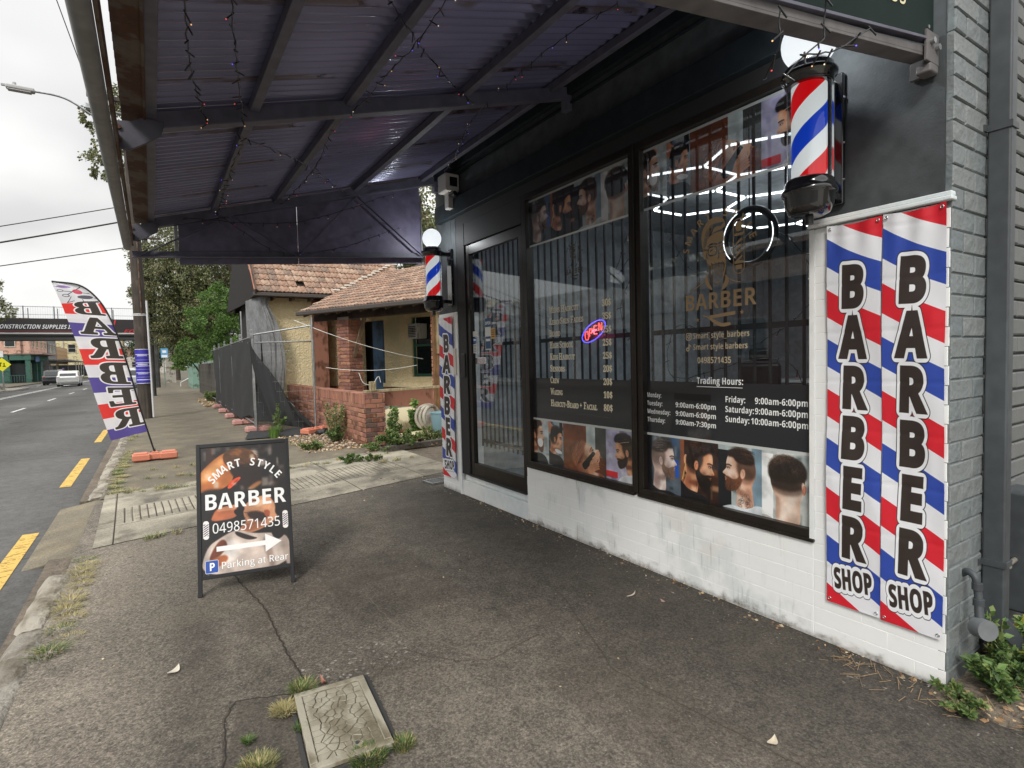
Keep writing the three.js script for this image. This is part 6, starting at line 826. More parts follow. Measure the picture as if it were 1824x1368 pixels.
// ---------------------------------------------------------------- power poles, street light, wires
const poleMat = M([0.17, 0.14, 0.115], 0.95, { map: scaled(T.wood, 1.4), bumpMap: scaled(T.wood, 1.4), bumpScale: 0.012 }), poleGrey = M([0.14, 0.135, 0.125], 0.95, { map: scaled(T.wood, 1.4), bumpMap: scaled(T.wood, 1.4), bumpScale: 0.01 });
function powerPole(label, x, z, h, r, mat, lean = 0) {
  const t = thing('power_pole', label, 'power pole', [x, 0, z], 0); t.rotation.z = lean; put('trunk', new THREE.CylinderGeometry(r * 0.72, r, h, 20, 12).translate(0, h / 2, 0), mat, t);
  const y = h - 1.1; put('cross_arm', [bx(1.9, 0.11, 0.1, 0, y, 0.15), bx(1.4, 0.1, 0.09, 0, y - 1.3, 0.15)], poleMat, t); put('insulator', [-0.85, -0.4, 0.4, 0.85].map((a) => lathe([[0.001, 0], [0.04, 0], [0.05, 0.05], [0.03, 0.07], [0.045, 0.1], [0.02, 0.16], [0.001, 0.16]], 10).translate(a, y + 0.055, 0.15)), M([0.5, 0.5, 0.48], 0.3), t);
  return t;
}
{
  const a = powerPole('thick brown timber power pole with the purple notice and street light', -0.215, -20.5, 10.6, 0.185, poleMat, 0.006), b = powerPole('grey timber power pole directly behind the thick brown pole', 0.0, -36.5, 11, 0.17, poleGrey);
  powerPole('distant grey power pole in front of the trees beside the bus stop sign', 0.34, -51.5, 10, 0.2, poleGrey);
  put('band', [0, 1].map((i) => new THREE.CylinderGeometry(0.178, 0.178, 0.05, 20, 1, true).translate(0, 3.18 - i * 0.02, 0)), M([0.6, 0.6, 0.58], 0.5), a); put('conduit', rod(V(0.2, 0.02, 0.1), V(0.19, 3.6, 0.1), 0.03), M([0.6, 0.6, 0.6], 0.5), a); put('cable_guard', rod(V(0.05, 3.2, 0.16), V(0.04, 8.5, 0.12), 0.02), P.rust, a);
  const n = thing('pole_notice', 'purple notice wrapped round the thick brown power pole', 'notice', [-0.215, 1.6, -20.5]);
  const tex = canvasTex(300, 1024, (x, w, h) => { x.fillStyle = '#3a34a0'; x.fillRect(0, 0, w, h); x.strokeStyle = '#e6e6ee'; x.lineWidth = 14; x.strokeRect(7, 7, w - 14, h - 14); x.fillStyle = '#dcdcec'; const t = (y, k, s) => { for (let i = 0; i < k; i++) { const ww = w * (0.62 - 0.2 * (i % 2)); x.fillRect((w - ww) / 2, y + i * s * 1.5, ww, s * 0.75); } }; t(150, 2, 26); t(400, 3, 30); t(690, 2, 24); t(900, 1, 30); x.fillRect(30, 320, 240, 5); x.fillRect(30, 600, 240, 5); x.fillRect(30, 830, 240, 5); });
  put('sheet', new THREE.CylinderGeometry(0.197, 0.2, 1.05, 28, 1, true, Math.PI * 1.42, Math.PI * 1.1), M([0.95, 0.95, 0.95], 0.5, { map: tex }), n, true);
  const l = thing('street_light', 'grey street light on a long curved arm reaching over the road', 'street light', [-0.215, 8.35, -20.5]), g = P.galv;
  put('arm', tube([V(0.05, 0, 0), V(-0.4, 0.28, 0), V(-0.9, 0.62, 0), V(-1.45, 0.94, 0), V(-1.75, 1.0, 0), V(-2.2, 1.0, 0)], 0.032, 40, 8), g, l); put('head', [bx(0.62, 0.12, 0.22, -2.48, 1.0, 0, 0.04), bx(0.5, 0.03, 0.18, -2.5, 0.93, 0, 0.01)], M([0.4, 0.4, 0.4], 0.5), l); put('sensor', [new THREE.CylinderGeometry(0.04, 0.05, 0.09, 10).translate(-2.6, 1.1, 0), bx(0.1, 0.05, 0.06, -2.83, 1.03, 0)], M([0.35, 0.35, 0.36], 0.5), l);
  const s = thing('pole_switch', 'grey switch box with insulator hanging from the power pole above the gutter', 'switch box', [-1.1, 9.2, -20.5]); put('case', bx(0.34, 0.16, 0.2, 0, 0, 0, 0.02), P.galv, s); put('insulator', lathe([[0.001, 0], [0.04, 0], [0.05, 0.06], [0.03, 0.1], [0.02, 0.3], [0.001, 0.3]], 10).translate(0, 0.08, 0), P.galv, s); put('hanger', rod(V(0, 0, 0), V(0.9, -0.05, 0), 0.03), P.galv, s);
  const wire = (label, p, q, sag, r) => { const t = thing('overhead_wire', label, 'wire', p); put('cable', tube(hang(V(0, 0, 0), V(q[0] - p[0], q[1] - p[1], q[2] - p[2]), sag, 18), r, 40, 5), P.blackMatt, t); };
  wire('steep overhead wire rising from the switch box to the top edge of the sky', [-1.1, 9.55, -20.5], [-3.2, 17.5, -20.8], 0.1, 0.014);
  wire('uppermost of the three overhead wires crossing the sky left of the gutter', [-0.25, 6.5, -20.5], [-16, 1.9, -21], 0.1, 0.014);
  wire('middle and thickest of the three overhead wires crossing the sky left of the gutter', [-0.25, 6.05, -20.5], [-18, 1.4, -21], 0.25, 0.024);
  wire('lowest of the three overhead wires crossing the sky left of the gutter', [-0.25, 5.25, -20.5], [-16, 1.4, -21], 0.05, 0.014);
  wire('overhead wire running between the two nearest power poles', [-0.9, 9.6, -20.5], [-0.85, 9.9, -36.5], 0.3, 0.012);
}
{
  const t = thing('bus_stop_sign', 'small blue and white bus stop sign on a pole far along the footpath', 'bus stop sign', [0.85, 0, -53]); put('post', rod(V(0, 0, 0), V(0, 2.9, 0), 0.035), M([0.16, 0.22, 0.2], 0.5), t); put('plate', bx(0.5, 0.75, 0.03, 0.06, 2.7, 0.03), M([0.12, 0.35, 0.6], 0.5), t); put('white_panel', [bx(0.4, 0.2, 0.006, 0.06, 2.45, 0.048), bx(0.28, 0.2, 0.006, 0.06, 2.82, 0.048)], M([0.8, 0.82, 0.84], 0.5), t);
}
// ---------------------------------------------------------------- trees
const bark = M([0.16, 0.13, 0.1], 0.95, { map: scaled(T.wood, 1), bumpMap: scaled(T.wood, 1), bumpScale: 0.02 });
const GUM = [[0.15, 0.185, 0.065], [0.19, 0.21, 0.08], [0.1, 0.14, 0.05], [0.25, 0.235, 0.1], [0.19, 0.16, 0.08]], BRIGHT = [[0.1, 0.2, 0.03], [0.13, 0.25, 0.04], [0.075, 0.16, 0.025], [0.16, 0.28, 0.05]], DEEP = [[0.035, 0.075, 0.03], [0.05, 0.095, 0.035], [0.028, 0.06, 0.026]];
function tree(name, label, x, z, trunkH, r, clumps, n, size, cols, sd, hanging = 0) {  // clumps: [dx, y, dz, radius]
  reseed(sd); const t = thing(name, label, 'tree', [x, 0, z]), wood = [tube([V(0, -0.1, 0), V(rr(-0.1, 0.1), trunkH * 0.5, 0), V(0, trunkH, 0)], r, 12, 10)], centre = V(0, trunkH, 0);
  for (const c of clumps) { const e = V(c[0], c[1], c[2]), m = centre.clone().lerp(e, 0.5).add(V(rr(-0.3, 0.3), rr(-0.1, 0.4), rr(-0.3, 0.3))); const L = new THREE.CatmullRomCurve3([centre.clone().multiply(V(1, rr(0.6, 0.95), 1)), m, e]); const pts = L.getPoints(8); for (let i = 0; i < 8; i++) wood.push(rod(pts[i], pts[i + 1], r * lerp(0.55, 0.1, i / 8), 6, r * lerp(0.55, 0.1, (i + 1) / 8))); }
  put('trunk', wood, bark, t, true);
  // leaves gather on many small sprays spread through each clump, thinner at the rim, with gaps between
  const tot = clumps.reduce((s, c) => s + c[3] ** 2, 0), sprays = [];
  for (const c of clumps) { const k = Math.max(14, Math.round(46 * c[3])); for (let i = 0; i < k; i++) { const d = V(rr(-1, 1), rr(-1, 1), rr(-1, 1)); if (d.lengthSq() > 1 || d.lengthSq() < 0.1) { i--; continue; } sprays.push({ p: V(c[0], c[1], c[2]).addScaledVector(d, c[3]).setY(c[1] + d.y * c[3] * 0.8), d, s: c[3] * rr(0.14, 0.3), w: c[3] ** 2 / tot / k, tone: rr(0.72, 1.25) }); } }
  const pick = []; sprays.forEach((s, i) => { const k = Math.max(4, Math.round(s.w * n)); for (let j = 0; j < k; j++) pick.push(i); });
  const g = leafMass(pick.length, (i) => { const s = sprays[pick[i]], q = V(rr(-1, 1), rr(-1, 1), rr(-1, 1)); q.multiplyScalar(s.s * Math.cbrt(rnd()) / Math.max(0.4, q.length())); const d = s.d.clone().normalize(); d.y -= hanging; return { p: s.p.clone().add(q), d, tone: s.tone }; }, size, cols);
  put('crown', g, leafMat, t, true); return t;
}
tree('gum_tree', 'tall gum tree whose sparse crown shows behind the gutter and street light', 4.4, -30, 7.5, 0.3, [[-5.6, 9.6, 2.6, 0.75], [-5.5, 10.6, 2.6, 0.7], [-5.0, 12, 2.4, 0.9], [-5.9, 11.5, 2.4, 0.5], [-4.4, 10, 2, 1.1], [-2.4, 11.6, 1, 1.8], [-0.6, 10, 0.5, 1.6], [-2, 14, 0, 1.6]], 20000, 0.13, GUM, 201, 0.9);
tree('gum_tree', 'big dull green gum tree filling the view over the site fence', 3.6, -38, 4.5, 0.4, [[-2.8, 6.4, 2, 1.7], [-1.2, 7.4, 1.6, 1.9], [0.8, 7.8, 1, 2], [-2.4, 4.5, 1.6, 1.5], [-0.8, 5.2, 1.8, 1.7], [1.4, 5.6, 1.4, 1.8], [-1.6, 8.8, 0.6, 1.9], [3, 7.6, 0, 2.2], [0.6, 9.6, 0, 2.2], [-1.4, 3.6, 1.2, 1.2], [3.6, 5.2, 1, 1.8], [-3.3, 5.4, 2, 1.2], [-3.2, 7.4, 2, 1.2], [-2.9, 3.6, 1.6, 1.0]], 90000, 0.12, GUM, 202, 0.8);
tree('gum_tree', 'farther dark gum tree beyond the distant power pole', 3.2, -58, 5, 0.4, [[-1.8, 6, 1, 2], [0, 7.6, 0, 2.4], [-1.4, 3.8, 1, 1.5], [1.4, 5, 0.5, 2], [-0.6, 9.5, 0, 2.2], [2, 8.6, 0, 2.2], [-0.4, 2.6, 1, 1.3]], 24000, 0.16, [...GUM, ...DEEP], 203, 0.6);
tree('leafy_tree', 'bright green leafy tree overhanging the timber fence beside the house', 3.7, -29.5, 2.2, 0.18, [[-1.4, 3.7, 0.4, 1.0], [-0.9, 4.6, 0.3, 0.9], [-0.4, 3.1, 0.6, 0.95], [-1.9, 2.4, -0.6, 0.75], [0.2, 4.2, 0, 1.1], [0.6, 5.1, -0.2, 0.9], [-1.0, 2.5, 0.6, 0.8], [0.3, 2.5, 0.7, 0.9]], 34000, 0.085, BRIGHT, 204, 0.2);
tree('leafy_tree', 'lime green shrub hanging low over the far footpath', 2.7, -40.5, 1.4, 0.1, [[-0.9, 2.2, 0.2, 0.7], [-0.2, 2.6, 0, 0.8], [-1.3, 1.7, 0.3, 0.5]], 5000, 0.11, [...BRIGHT, [0.2, 0.27, 0.04]], 205, 0.5);
tree('gum_tree', 'gum tree seen between the awning end boards and the shop wall', 10.5, -24, 5, 0.3, [[-1.2, 7.5, 1, 1.6], [0, 8.8, 0.6, 1.8], [-0.4, 6.2, 1, 1.4], [1.4, 7.5, 0, 1.8], [-1.6, 9.6, 0.5, 1.4]], 12000, 0.16, GUM, 206, 0.9);
tree('street_tree', 'tree at the left edge over the far side of the road', -9.4, -45, 4, 0.25, [[1.9, 5.2, 0, 0.75], [1.2, 5.9, 0, 0.8], [0.4, 5.6, 0, 1.2], [-1.6, 6.4, 0, 1.6], [1.5, 6.6, 0.3, 0.7]], 9000, 0.13, GUM, 207, 0.5);
for (const [x, z, h, l, sd] of [[-6.2, -128, 7, 'small tree rising behind the grey shop beyond the footbridge', 211], [0.3, -84, 7.5, 'dark conifer-like tree behind the footbridge by the poles', 212], [2.6, -76, 8, 'dark tree beyond the footbridge over the far footpath', 213], [-1.8, -150, 12, 'far green tree at the end of the road', 214], [6, -95, 11, 'far tree rising beyond the bus stop', 215]]) tree('far_tree', l, x, z, h * 0.4, 0.25, [[0, h * 0.5, 0, h * 0.2], [-h * 0.12, h * 0.62, 0, h * 0.2], [h * 0.14, h * 0.66, 0, h * 0.2], [0, h * 0.82, 0, h * 0.2], [0, h * 0.36, 0.2, h * 0.17]], 5000, 0.3, [...DEEP, GUM[0]], sd, 0.2);
// paling fence beside the footpath
{
  const t = thing('paling_fence', 'weathered grey paling fence along the footpath beyond the site fence', 'paling fence', [2.35, 0, -27]); reseed(221);
  for (let i = 0; i < 88; i++) put('paling', bx(0.016, rr(1.62, 1.7), 0.1, rr(-0.006, 0.006), 0.86, -i * 0.125, 0.003), P.greyWood, t);
  put('rail', bx(0.05, 0.09, 11, 0.04, 0.4, -5.4), P.greyWood, t); put('rail', bx(0.05, 0.09, 11, 0.04, 1.35, -5.4), P.greyWood, t);
  const s = thing('green_shed_wall', 'pale green corner of a low building beyond the paling fence', 'low building', [2.3, 0, -45]); put('wall', bx(2.2, 2.4, 6, 1.2, 1.2, -3), M([0.2, 0.33, 0.27], 0.8, { map: T.grime }), s); put('roof', bx(2.5, 0.14, 6.3, 1.2, 2.45, -3, 0.01), P.galv, s); put('door', bx(0.8, 1.9, 0.04, 0.9, 0.95, 0.02), M([0.3, 0.32, 0.3], 0.7), s);
  const r = thing('white_ramp_rail', 'white handrail by a ramp far along the footpath', 'handrail', [1.9, 0, -52]); put('rail', [rod(V(0, 0.3, 0), V(1.2, 1.0, 0), 0.03), rod(V(0, 0, 0), V(0, 0.3, 0), 0.03), rod(V(0.6, 0, 0), V(0.6, 0.65, 0), 0.03), rod(V(1.2, 0, 0), V(1.2, 1, 0), 0.03)], P.white, r);
}
// ---------------------------------------------------------------- footbridge with its black banner
{
  const t = thing('footbridge', 'caged footbridge over the road carrying a long black advertising banner', 'footbridge', [-8, 0, -64]);
  put('deck', [bx(26, 0.5, 2.4, 2.5, 4.5, -1.3, 0.02), bx(26, 0.12, 0.16, 2.5, 4.72, 0.02, 0.01)], M([0.06, 0.06, 0.062], 0.8), t); put('white_edge', bx(26, 0.1, 0.02, 2.5, 4.83, 0.12), M([0.5, 0.5, 0.5], 0.7), t);
  put('banner', bx(26, 1.25, 0.04, 2.5, 5.52, 0.1), M([0.025, 0.02, 0.022], 0.5), t);
  const txt = (s, w, h, x, y, c, f) => put('lettering', new THREE.PlaneGeometry(w, h).translate(x, y, 0.125), M([1, 1, 1], 0.5, { ...cutTex(1024, Math.round(1024 * h / w), (q, W, Hh) => { q.fillStyle = c; q.textBaseline = 'middle'; q.font = `italic bold ${Math.round(Hh * 0.92)}px sans-serif`; const m = q.measureText(s).width; q.save(); q.translate(4, Hh * 0.52); q.scale((W - 8) / m, 1); q.transform(1, 0, -0.12, 1, 0, 0); q.fillText(s, 0, 0); q.restore(); }), transparent: true }), t, true);
  txt('AND CONSTRUCTION SUPPLIES IN', 6.3, 0.55, -0.85, 5.42, '#d8dade', 0); txt('FOR', 1.3, 0.5, 6.55, 5.05, '#c3202a', 0); txt('1', 0.4, 0.6, 6.8, 5.75, '#c3202a', 0);
  put('red_streak', beam(V(5.1, 5.0, 0.126), V(5.35, 6.1, 0.126), 0.01, 0.09), M([0.6, 0.03, 0.04], 0.5), t); put('red_line', bx(9, 0.02, 0.01, 0.5, 5.02, 0.124), M([0.5, 0.04, 0.05], 0.5), t);
  for (let i = 0; i < 12; i++) put('cage_post', [rod(V(-9.6 + i * 2.1, 4.8, -0.1), V(-9.6 + i * 2.1, 7.25, -0.1), 0.05), rod(V(-9.6 + i * 2.1, 4.8, -2.4), V(-9.6 + i * 2.1, 7.25, -2.4), 0.045)], P.galv, t);
  put('cage_rail', [rod(V(-10, 7.2, -0.1), V(15, 7.2, -0.1), 0.03), rod(V(-10, 6.5, -0.1), V(15, 6.5, -0.1), 0.02)], P.galv, t);
  const mesh = []; for (let i = 0; i < 150; i++) mesh.push(rod(V(-10 + i * 0.166, 6.1, -0.1), V(-10 + i * 0.166, 7.2, -0.1), 0.006, 3)); put('cage_mesh', mesh, P.galv, t).userData.kind = 'stuff';
  put('pier', bx(0.8, 4.4, 0.8, -5.6, 2.1, -1.3), P.concrete, t); put('pier', bx(0.8, 4.4, 0.8, 9.6, 2.1, -1.3), P.concrete, t);
}
// ---------------------------------------------------------------- buildings across the road
const paint = (c, r = 0.85) => M(c, r, { map: T.grime, bumpMap: T.rough, bumpScale: 0.006 });
const darkGlass = M([0.02, 0.026, 0.03], 0.08), trim = paint([0.55, 0.5, 0.44]);
function winPart(t, x, y, z, w, h, axis) { // a sash window: frame with its pane and bar as sub-parts
  const f = put('window', axis ? [bx(0.1, h + 0.16, 0.08, x, y, z - w / 2 - 0.04), bx(0.1, h + 0.16, 0.08, x, y, z + w / 2 + 0.04), bx(0.14, 0.1, w + 0.2, x, y - h / 2 - 0.05, z), bx(0.1, 0.08, w, x, y + h / 2 + 0.04, z)] : [bx(0.08, h + 0.16, 0.1, x - w / 2 - 0.04, y, z), bx(0.08, h + 0.16, 0.1, x + w / 2 + 0.04, y, z), bx(w + 0.2, 0.1, 0.14, x, y - h / 2 - 0.05, z), bx(w, 0.08, 0.1, x, y + h / 2 + 0.04, z)], trim, t);
  put('pane', axis ? bx(0.03, h, w, x, y, z) : bx(w, h, 0.03, x, y, z), darkGlass, f); put('glazing_bar', axis ? bx(0.05, 0.05, w, x, y, z) : bx(w, 0.05, 0.05, x, y, z), trim, f);
}
{
  const pink = paint([0.58, 0.36, 0.28]), green = paint([0.045, 0.12, 0.095]), t = thing('corner_hotel', 'two storey corner building, salmon pink above and dark green below, beyond the footbridge', 'corner building', [-13, 0, -93.5]);
  put('upper_wall', bx(9, 4.4, 14, -4.5, 5.9, -7), pink, t); put('lower_wall', [bx(6.9, 3.6, 14, -5.5, 1.8, -7), bx(2.2, 0.7, 14, -1.05, 3.3, -7), bx(0.5, 3.6, 0.5, -0.3, 1.8, -0.3), bx(0.5, 3.0, 0.5, -0.3, 1.5, -5), bx(0.5, 3.0, 2, -0.3, 1.5, -9), bx(2, 2.9, 0.06, -1.1, 1.5, -7.5)], green, t); put('awning_slab', bx(2.9, 0.22, 14.2, -0.2, 3.76, -7, 0.02), paint([0.3, 0.2, 0.17]), t); put('parapet', bx(9.2, 0.3, 14.2, -4.5, 8.2, -7, 0.02), trim, t); put('drainpipe', [bx(0.14, 4.6, 0.14, -0.8, 6, 0.06), bx(0.14, 4.6, 0.14, -3.2, 6, 0.06)], paint([0.2, 0.13, 0.1]), t); put('blue_sign', bx(0.05, 0.7, 3, 0.12, 3.1, -4.2), M([0.05, 0.16, 0.42], 0.6), t); put('shopfront', [bx(0.04, 2.2, 3.6, -0.35, 1.5, -2.6), bx(1.6, 2.4, 0.04, -1.2, 1.3, -0.5)], darkGlass, t); put('railing', [...Array(9)].map((_, i) => rod(V(-2.6 + i * 0.25, 0, 0.5), V(-2.6 + i * 0.25, 1.0, 0.5), 0.025)).concat(rod(V(-2.6, 1, 0.5), V(-0.6, 1, 0.5), 0.03)), green, t);
  winPart(t, -1.9, 5.6, 0.02, 0.9, 1.8); winPart(t, -5, 5.6, 0.02, 0.9, 1.8); for (const z of [-2.2, -5.5, -9, -12]) winPart(t, 0.02, 5.6, z, 1, 1.8, 1);
  const g = thing('grey_shop', 'grey two storey shop with narrow front next to the salmon pink building', 'shop', [-13, 0, -108.5]); put('wall', bx(9, 6.4, 8.5, -4.5, 3.2, -4.3), paint([0.2, 0.2, 0.2]), g); put('shopfront', bx(0.05, 2.3, 6, 0.02, 1.4, -4.2), darkGlass, g); put('street_awning', bx(2.4, 0.2, 8.5, 1.1, 3.1, -4.3, 0.02), paint([0.26, 0.25, 0.24]), g); put('parapet', bx(9.2, 0.3, 8.6, -4.5, 6.5, -4.3), paint([0.16, 0.16, 0.16]), g); winPart(g, 0.02, 4.9, -2.5, 1, 1.3, 1); winPart(g, 0.02, 4.9, -6, 1, 1.3, 1);
  const o = thing('ochre_shop', 'ochre shop with low parapet and dark verandah in the row of shops', 'shop', [-13, 0, -117.6]); put('wall', bx(9, 4.8, 14, -4.5, 2.4, -7), paint([0.42, 0.27, 0.13]), o); put('street_awning', bx(2.6, 0.2, 14, 1.2, 3.0, -7, 0.02), paint([0.22, 0.2, 0.18]), o); put('awning_post', [0, 1, 2, 3].map((i) => rod(V(2.3, 0, -1 - i * 4), V(2.3, 3, -1 - i * 4), 0.06)), trim, o); put('shopfront', bx(0.05, 2.3, 12, 0.02, 1.4, -7), darkGlass, o); put('parapet', bx(0.4, 0.7, 14, -0.2, 5.1, -7, 0.02), paint([0.5, 0.34, 0.2]), o);
  const c = thing('cream_building', 'large pale yellow building with blank upper walls at the bend of the road', 'building', [-15.5, 0, -140]); put('wall', bx(16, 8.6, 18, 2.5, 4.3, -9), paint([0.6, 0.54, 0.33]), c); put('parapet', bx(16.3, 0.4, 18.3, 2.5, 8.8, -9, 0.02), paint([0.5, 0.46, 0.3]), c); put('downpipe', [bx(0.16, 8, 0.16, 1, 4.2, 0.1), bx(0.16, 8, 0.16, 6, 4.2, 0.1)], trim, c); put('shopfront', bx(10, 2.2, 0.05, 3, 1.4, 0.04), darkGlass, c); for (const x of [-2, 2.4, 4.6]) winPart(c, x, 5.8, 0.03, 1.1, 1.5);
  const f = thing('far_house', 'pale far building closing the end of the road', 'building', [-6, 0, -190]); put('wall', bx(14, 5, 8, 3, 2.5, -4), paint([0.5, 0.47, 0.42]), f); put('roof', poly([[-0.4, 5], [14.4, 5], [10, 7.6], [4, 7.6]], 8.4).translate(-4, 0, -8.2), P.tile[1], f); for (const x of [-1, 2, 5, 8]) winPart(f, x, 2.6, 0.04, 1.2, 1.4);
}
// buildings across the road that the shop windows mirror
{
  const a = thing('mirrored_cream_shop', 'cream shop across the road seen as a reflection in the shop door', 'shop', [-14.2, 0, -46]); put('wall', bx(8, 6.2, 17, -4, 3.1, 0), paint([0.62, 0.58, 0.45]), a); put('shopfront', bx(0.06, 2.5, 12, 0.02, 1.5, 0), darkGlass, a); put('street_awning', bx(2.6, 0.24, 17, 1.3, 3.3, 0, 0.02), paint([0.3, 0.3, 0.3]), a); put('parapet', bx(0.5, 0.6, 17.2, -0.1, 6.4, 0, 0.02), trim, a); for (const z of [-6, -2, 2, 6]) winPart(a, 0.02, 4.8, z, 1.2, 1.6, 1);
  const b = thing('mirrored_white_shop', 'white fronted shop across the road seen as a reflection in the left window', 'shop', [-14, 0, -27]); put('wall', bx(9, 5.2, 19, -4.5, 2.6, 0), paint([0.66, 0.66, 0.62]), b); put('fascia', bx(0.3, 0.9, 19, 0.15, 3.9, 0, 0.02), paint([0.5, 0.5, 0.48]), b); put('shopfront', bx(0.06, 2.6, 16, 0.02, 1.6, 0), darkGlass, b); put('pilaster', [-9, -3, 3, 9].map((z) => bx(0.24, 3.4, 0.5, 0.1, 1.7, z)), trim, b);
  const c = thing('mirrored_brick_house', 'long dark brick building across the road mirrored in the right window', 'building', [-15, 0, -9]); put('wall', bx(8, 4.4, 15, -4, 2.2, 0), paint([0.24, 0.13, 0.1]), c); put('roof', poly([[0.5, 4.4], [-8.5, 4.4], [-4, 6.8]], 15.6).translate(0, 0, -7.8), P.tile[3], c); for (const z of [-5, -1, 3]) winPart(c, 0.02, 2.2, z, 1.4, 1.5, 1);
  tree('gum_tree', 'gum tree across the road mirrored above the shop door', -17, -58, 6, 0.35, [[0, 8, 0, 2.2], [-1, 10, 0, 2.2], [1.5, 9.6, 1, 2], [0.5, 12, 0, 2]], 6000, 0.28, GUM, 231, 0.7);
  tree('gum_tree', 'gum tree across the road mirrored in the left shop window', -18, -20, 6, 0.35, [[0, 7, 0, 2], [-1, 9, 0, 2.2], [1.5, 8.6, 1, 2], [0.5, 10.4, -1, 2]], 6000, 0.28, GUM, 232, 0.7);
}
// ---------------------------------------------------------------- cars
function car(label, x, z, turn, colour, wagon) {
  const t = thing('car', label, 'car', [x, -0.085, z], turn), body = M(colour, 0.3, { phys: true, clearcoat: 1, clearcoatRoughness: 0.06, metalness: 0.25 }), W = 1.74;
  // profile: nose towards -z, length along z
  const side = [[-2.1, 0.32], [-2.15, 0.55], [-2.05, 0.75], [-1.2, 0.93], [1.95, 0.98], [2.1, 0.85], [2.13, 0.5], [2.05, 0.3]], cab = wagon ? [[-1.15, 0.9], [-0.45, 1.42], [0.2, 1.49], [1.45, 1.44], [1.98, 0.95]] : [[-1.2, 0.92], [-0.4, 1.52], [0.4, 1.6], [1.6, 1.52], [2.02, 0.98]];
  const ex = (p, w, c) => poly(p.map(([a, b]) => [a, b]), w - 2 * c, c).translate(0, 0, -(w - 2 * c) / 2).rotateY(-Math.PI / 2);
  put('body', ex(side, W, 0.07), body, t); put('cabin', ex(cab, W - 0.2, 0.07), body, t);
  const end = wagon ? [[1.5, 1.38], [1.93, 1.02]] : [[1.66, 1.46], [1.98, 1.05]], g = M([0.012, 0.014, 0.016], 0.06);
  put('rear_window', beam(V(0, end[0][1], end[0][0] + 0.075), V(0, end[1][1], end[1][0] + 0.075), 1.26, 0.02, 0.004, V(0, 0, 1)), g, t);
  put('windscreen', beam(V(0, cab[1][1] - 0.06, cab[1][0] - 0.1), V(0, cab[0][1] + 0.04, cab[0][0] - 0.06), 1.3, 0.02, 0.004, V(0, 0, 1)), g, t);
  for (const s of [-1, 1]) {
    put('side_window', poly([[-0.95, 1.0], [-0.4, 1.36], [0.2, 1.4], [1.3, 1.36], [1.6, 1.02]], 0.015).rotateY(-Math.PI / 2).translate(s * (W / 2 - 0.095), 0, 0), g, t);
    put('tail_light', bx(0.24, 0.2, 0.1, s * 0.72, 0.86, 2.1, 0.03), M([0.4, 0.02, 0.02], 0.25), t); put('mirror', bx(0.2, 0.13, 0.09, s * 0.98, 1.0, -0.75, 0.04), body, t);
    for (const z of [-1.35, 1.3]) { const w = put('wheel', new THREE.CylinderGeometry(0.31, 0.31, 0.21, 24).rotateZ(Math.PI / 2).translate(s * 0.79, 0.31, z), P.blackMatt, t); put('rim', new THREE.CylinderGeometry(0.19, 0.19, 0.012, 12).rotateZ(Math.PI / 2).translate(s * 0.9, 0.31, z), P.chrome, w); }
  }
  put('bumper', bx(1.68, 0.22, 0.14, 0, 0.48, 2.14, 0.05), body, t); put('number_plate', bx(0.4, 0.12, 0.015, 0, 0.76, 2.16, 0.003), M([0.7, 0.62, 0.3], 0.5), t); put('underside', bx(1.5, 0.16, 3.8, 0, 0.24, 0), P.black, t);
}
car('white hatchback driving away in the nearer lane of the far traffic', -6.95, -71, 0.02, [0.72, 0.72, 0.7], true); car('black car driving away beside the white hatchback', -9.15, -80, 0.02, [0.012, 0.013, 0.016], false);
car('silver car parked at the kerb far behind the power poles', -1.75, -58, 0, [0.4, 0.41, 0.42], false);
// a walker far up the road
{
  const t = thing('person', 'person in a dark purple top walking across the road behind the cars', 'person', [-9.2, 0, -88]);
  put('body', lathe([[0.001, 0.78], [0.15, 0.8], [0.17, 0.95], [0.15, 1.1], [0.2, 1.38], [0.12, 1.46], [0.06, 1.5], [0.07, 1.54], [0.1, 1.6], [0.105, 1.68], [0.07, 1.76], [0.001, 1.78]], 16).scale(1.15, 1, 0.8), M([0.1, 0.05, 0.13], 0.8), t, true); put('trousers', [rod(V(0.09, 0.05, 0.12), V(0.08, 0.82, 0), 0.06, 8, 0.1), rod(V(-0.09, 0.05, -0.14), V(-0.08, 0.82, 0), 0.06, 8, 0.1)], P.blackMatt, t); put('sleeve', [rod(V(0.21, 1.38, 0), V(0.27, 0.8, 0.1), 0.06, 8, 0.04), rod(V(-0.21, 1.38, 0), V(-0.27, 0.8, -0.1), 0.06, 8, 0.04)], M([0.1, 0.05, 0.13], 0.8), t);
}
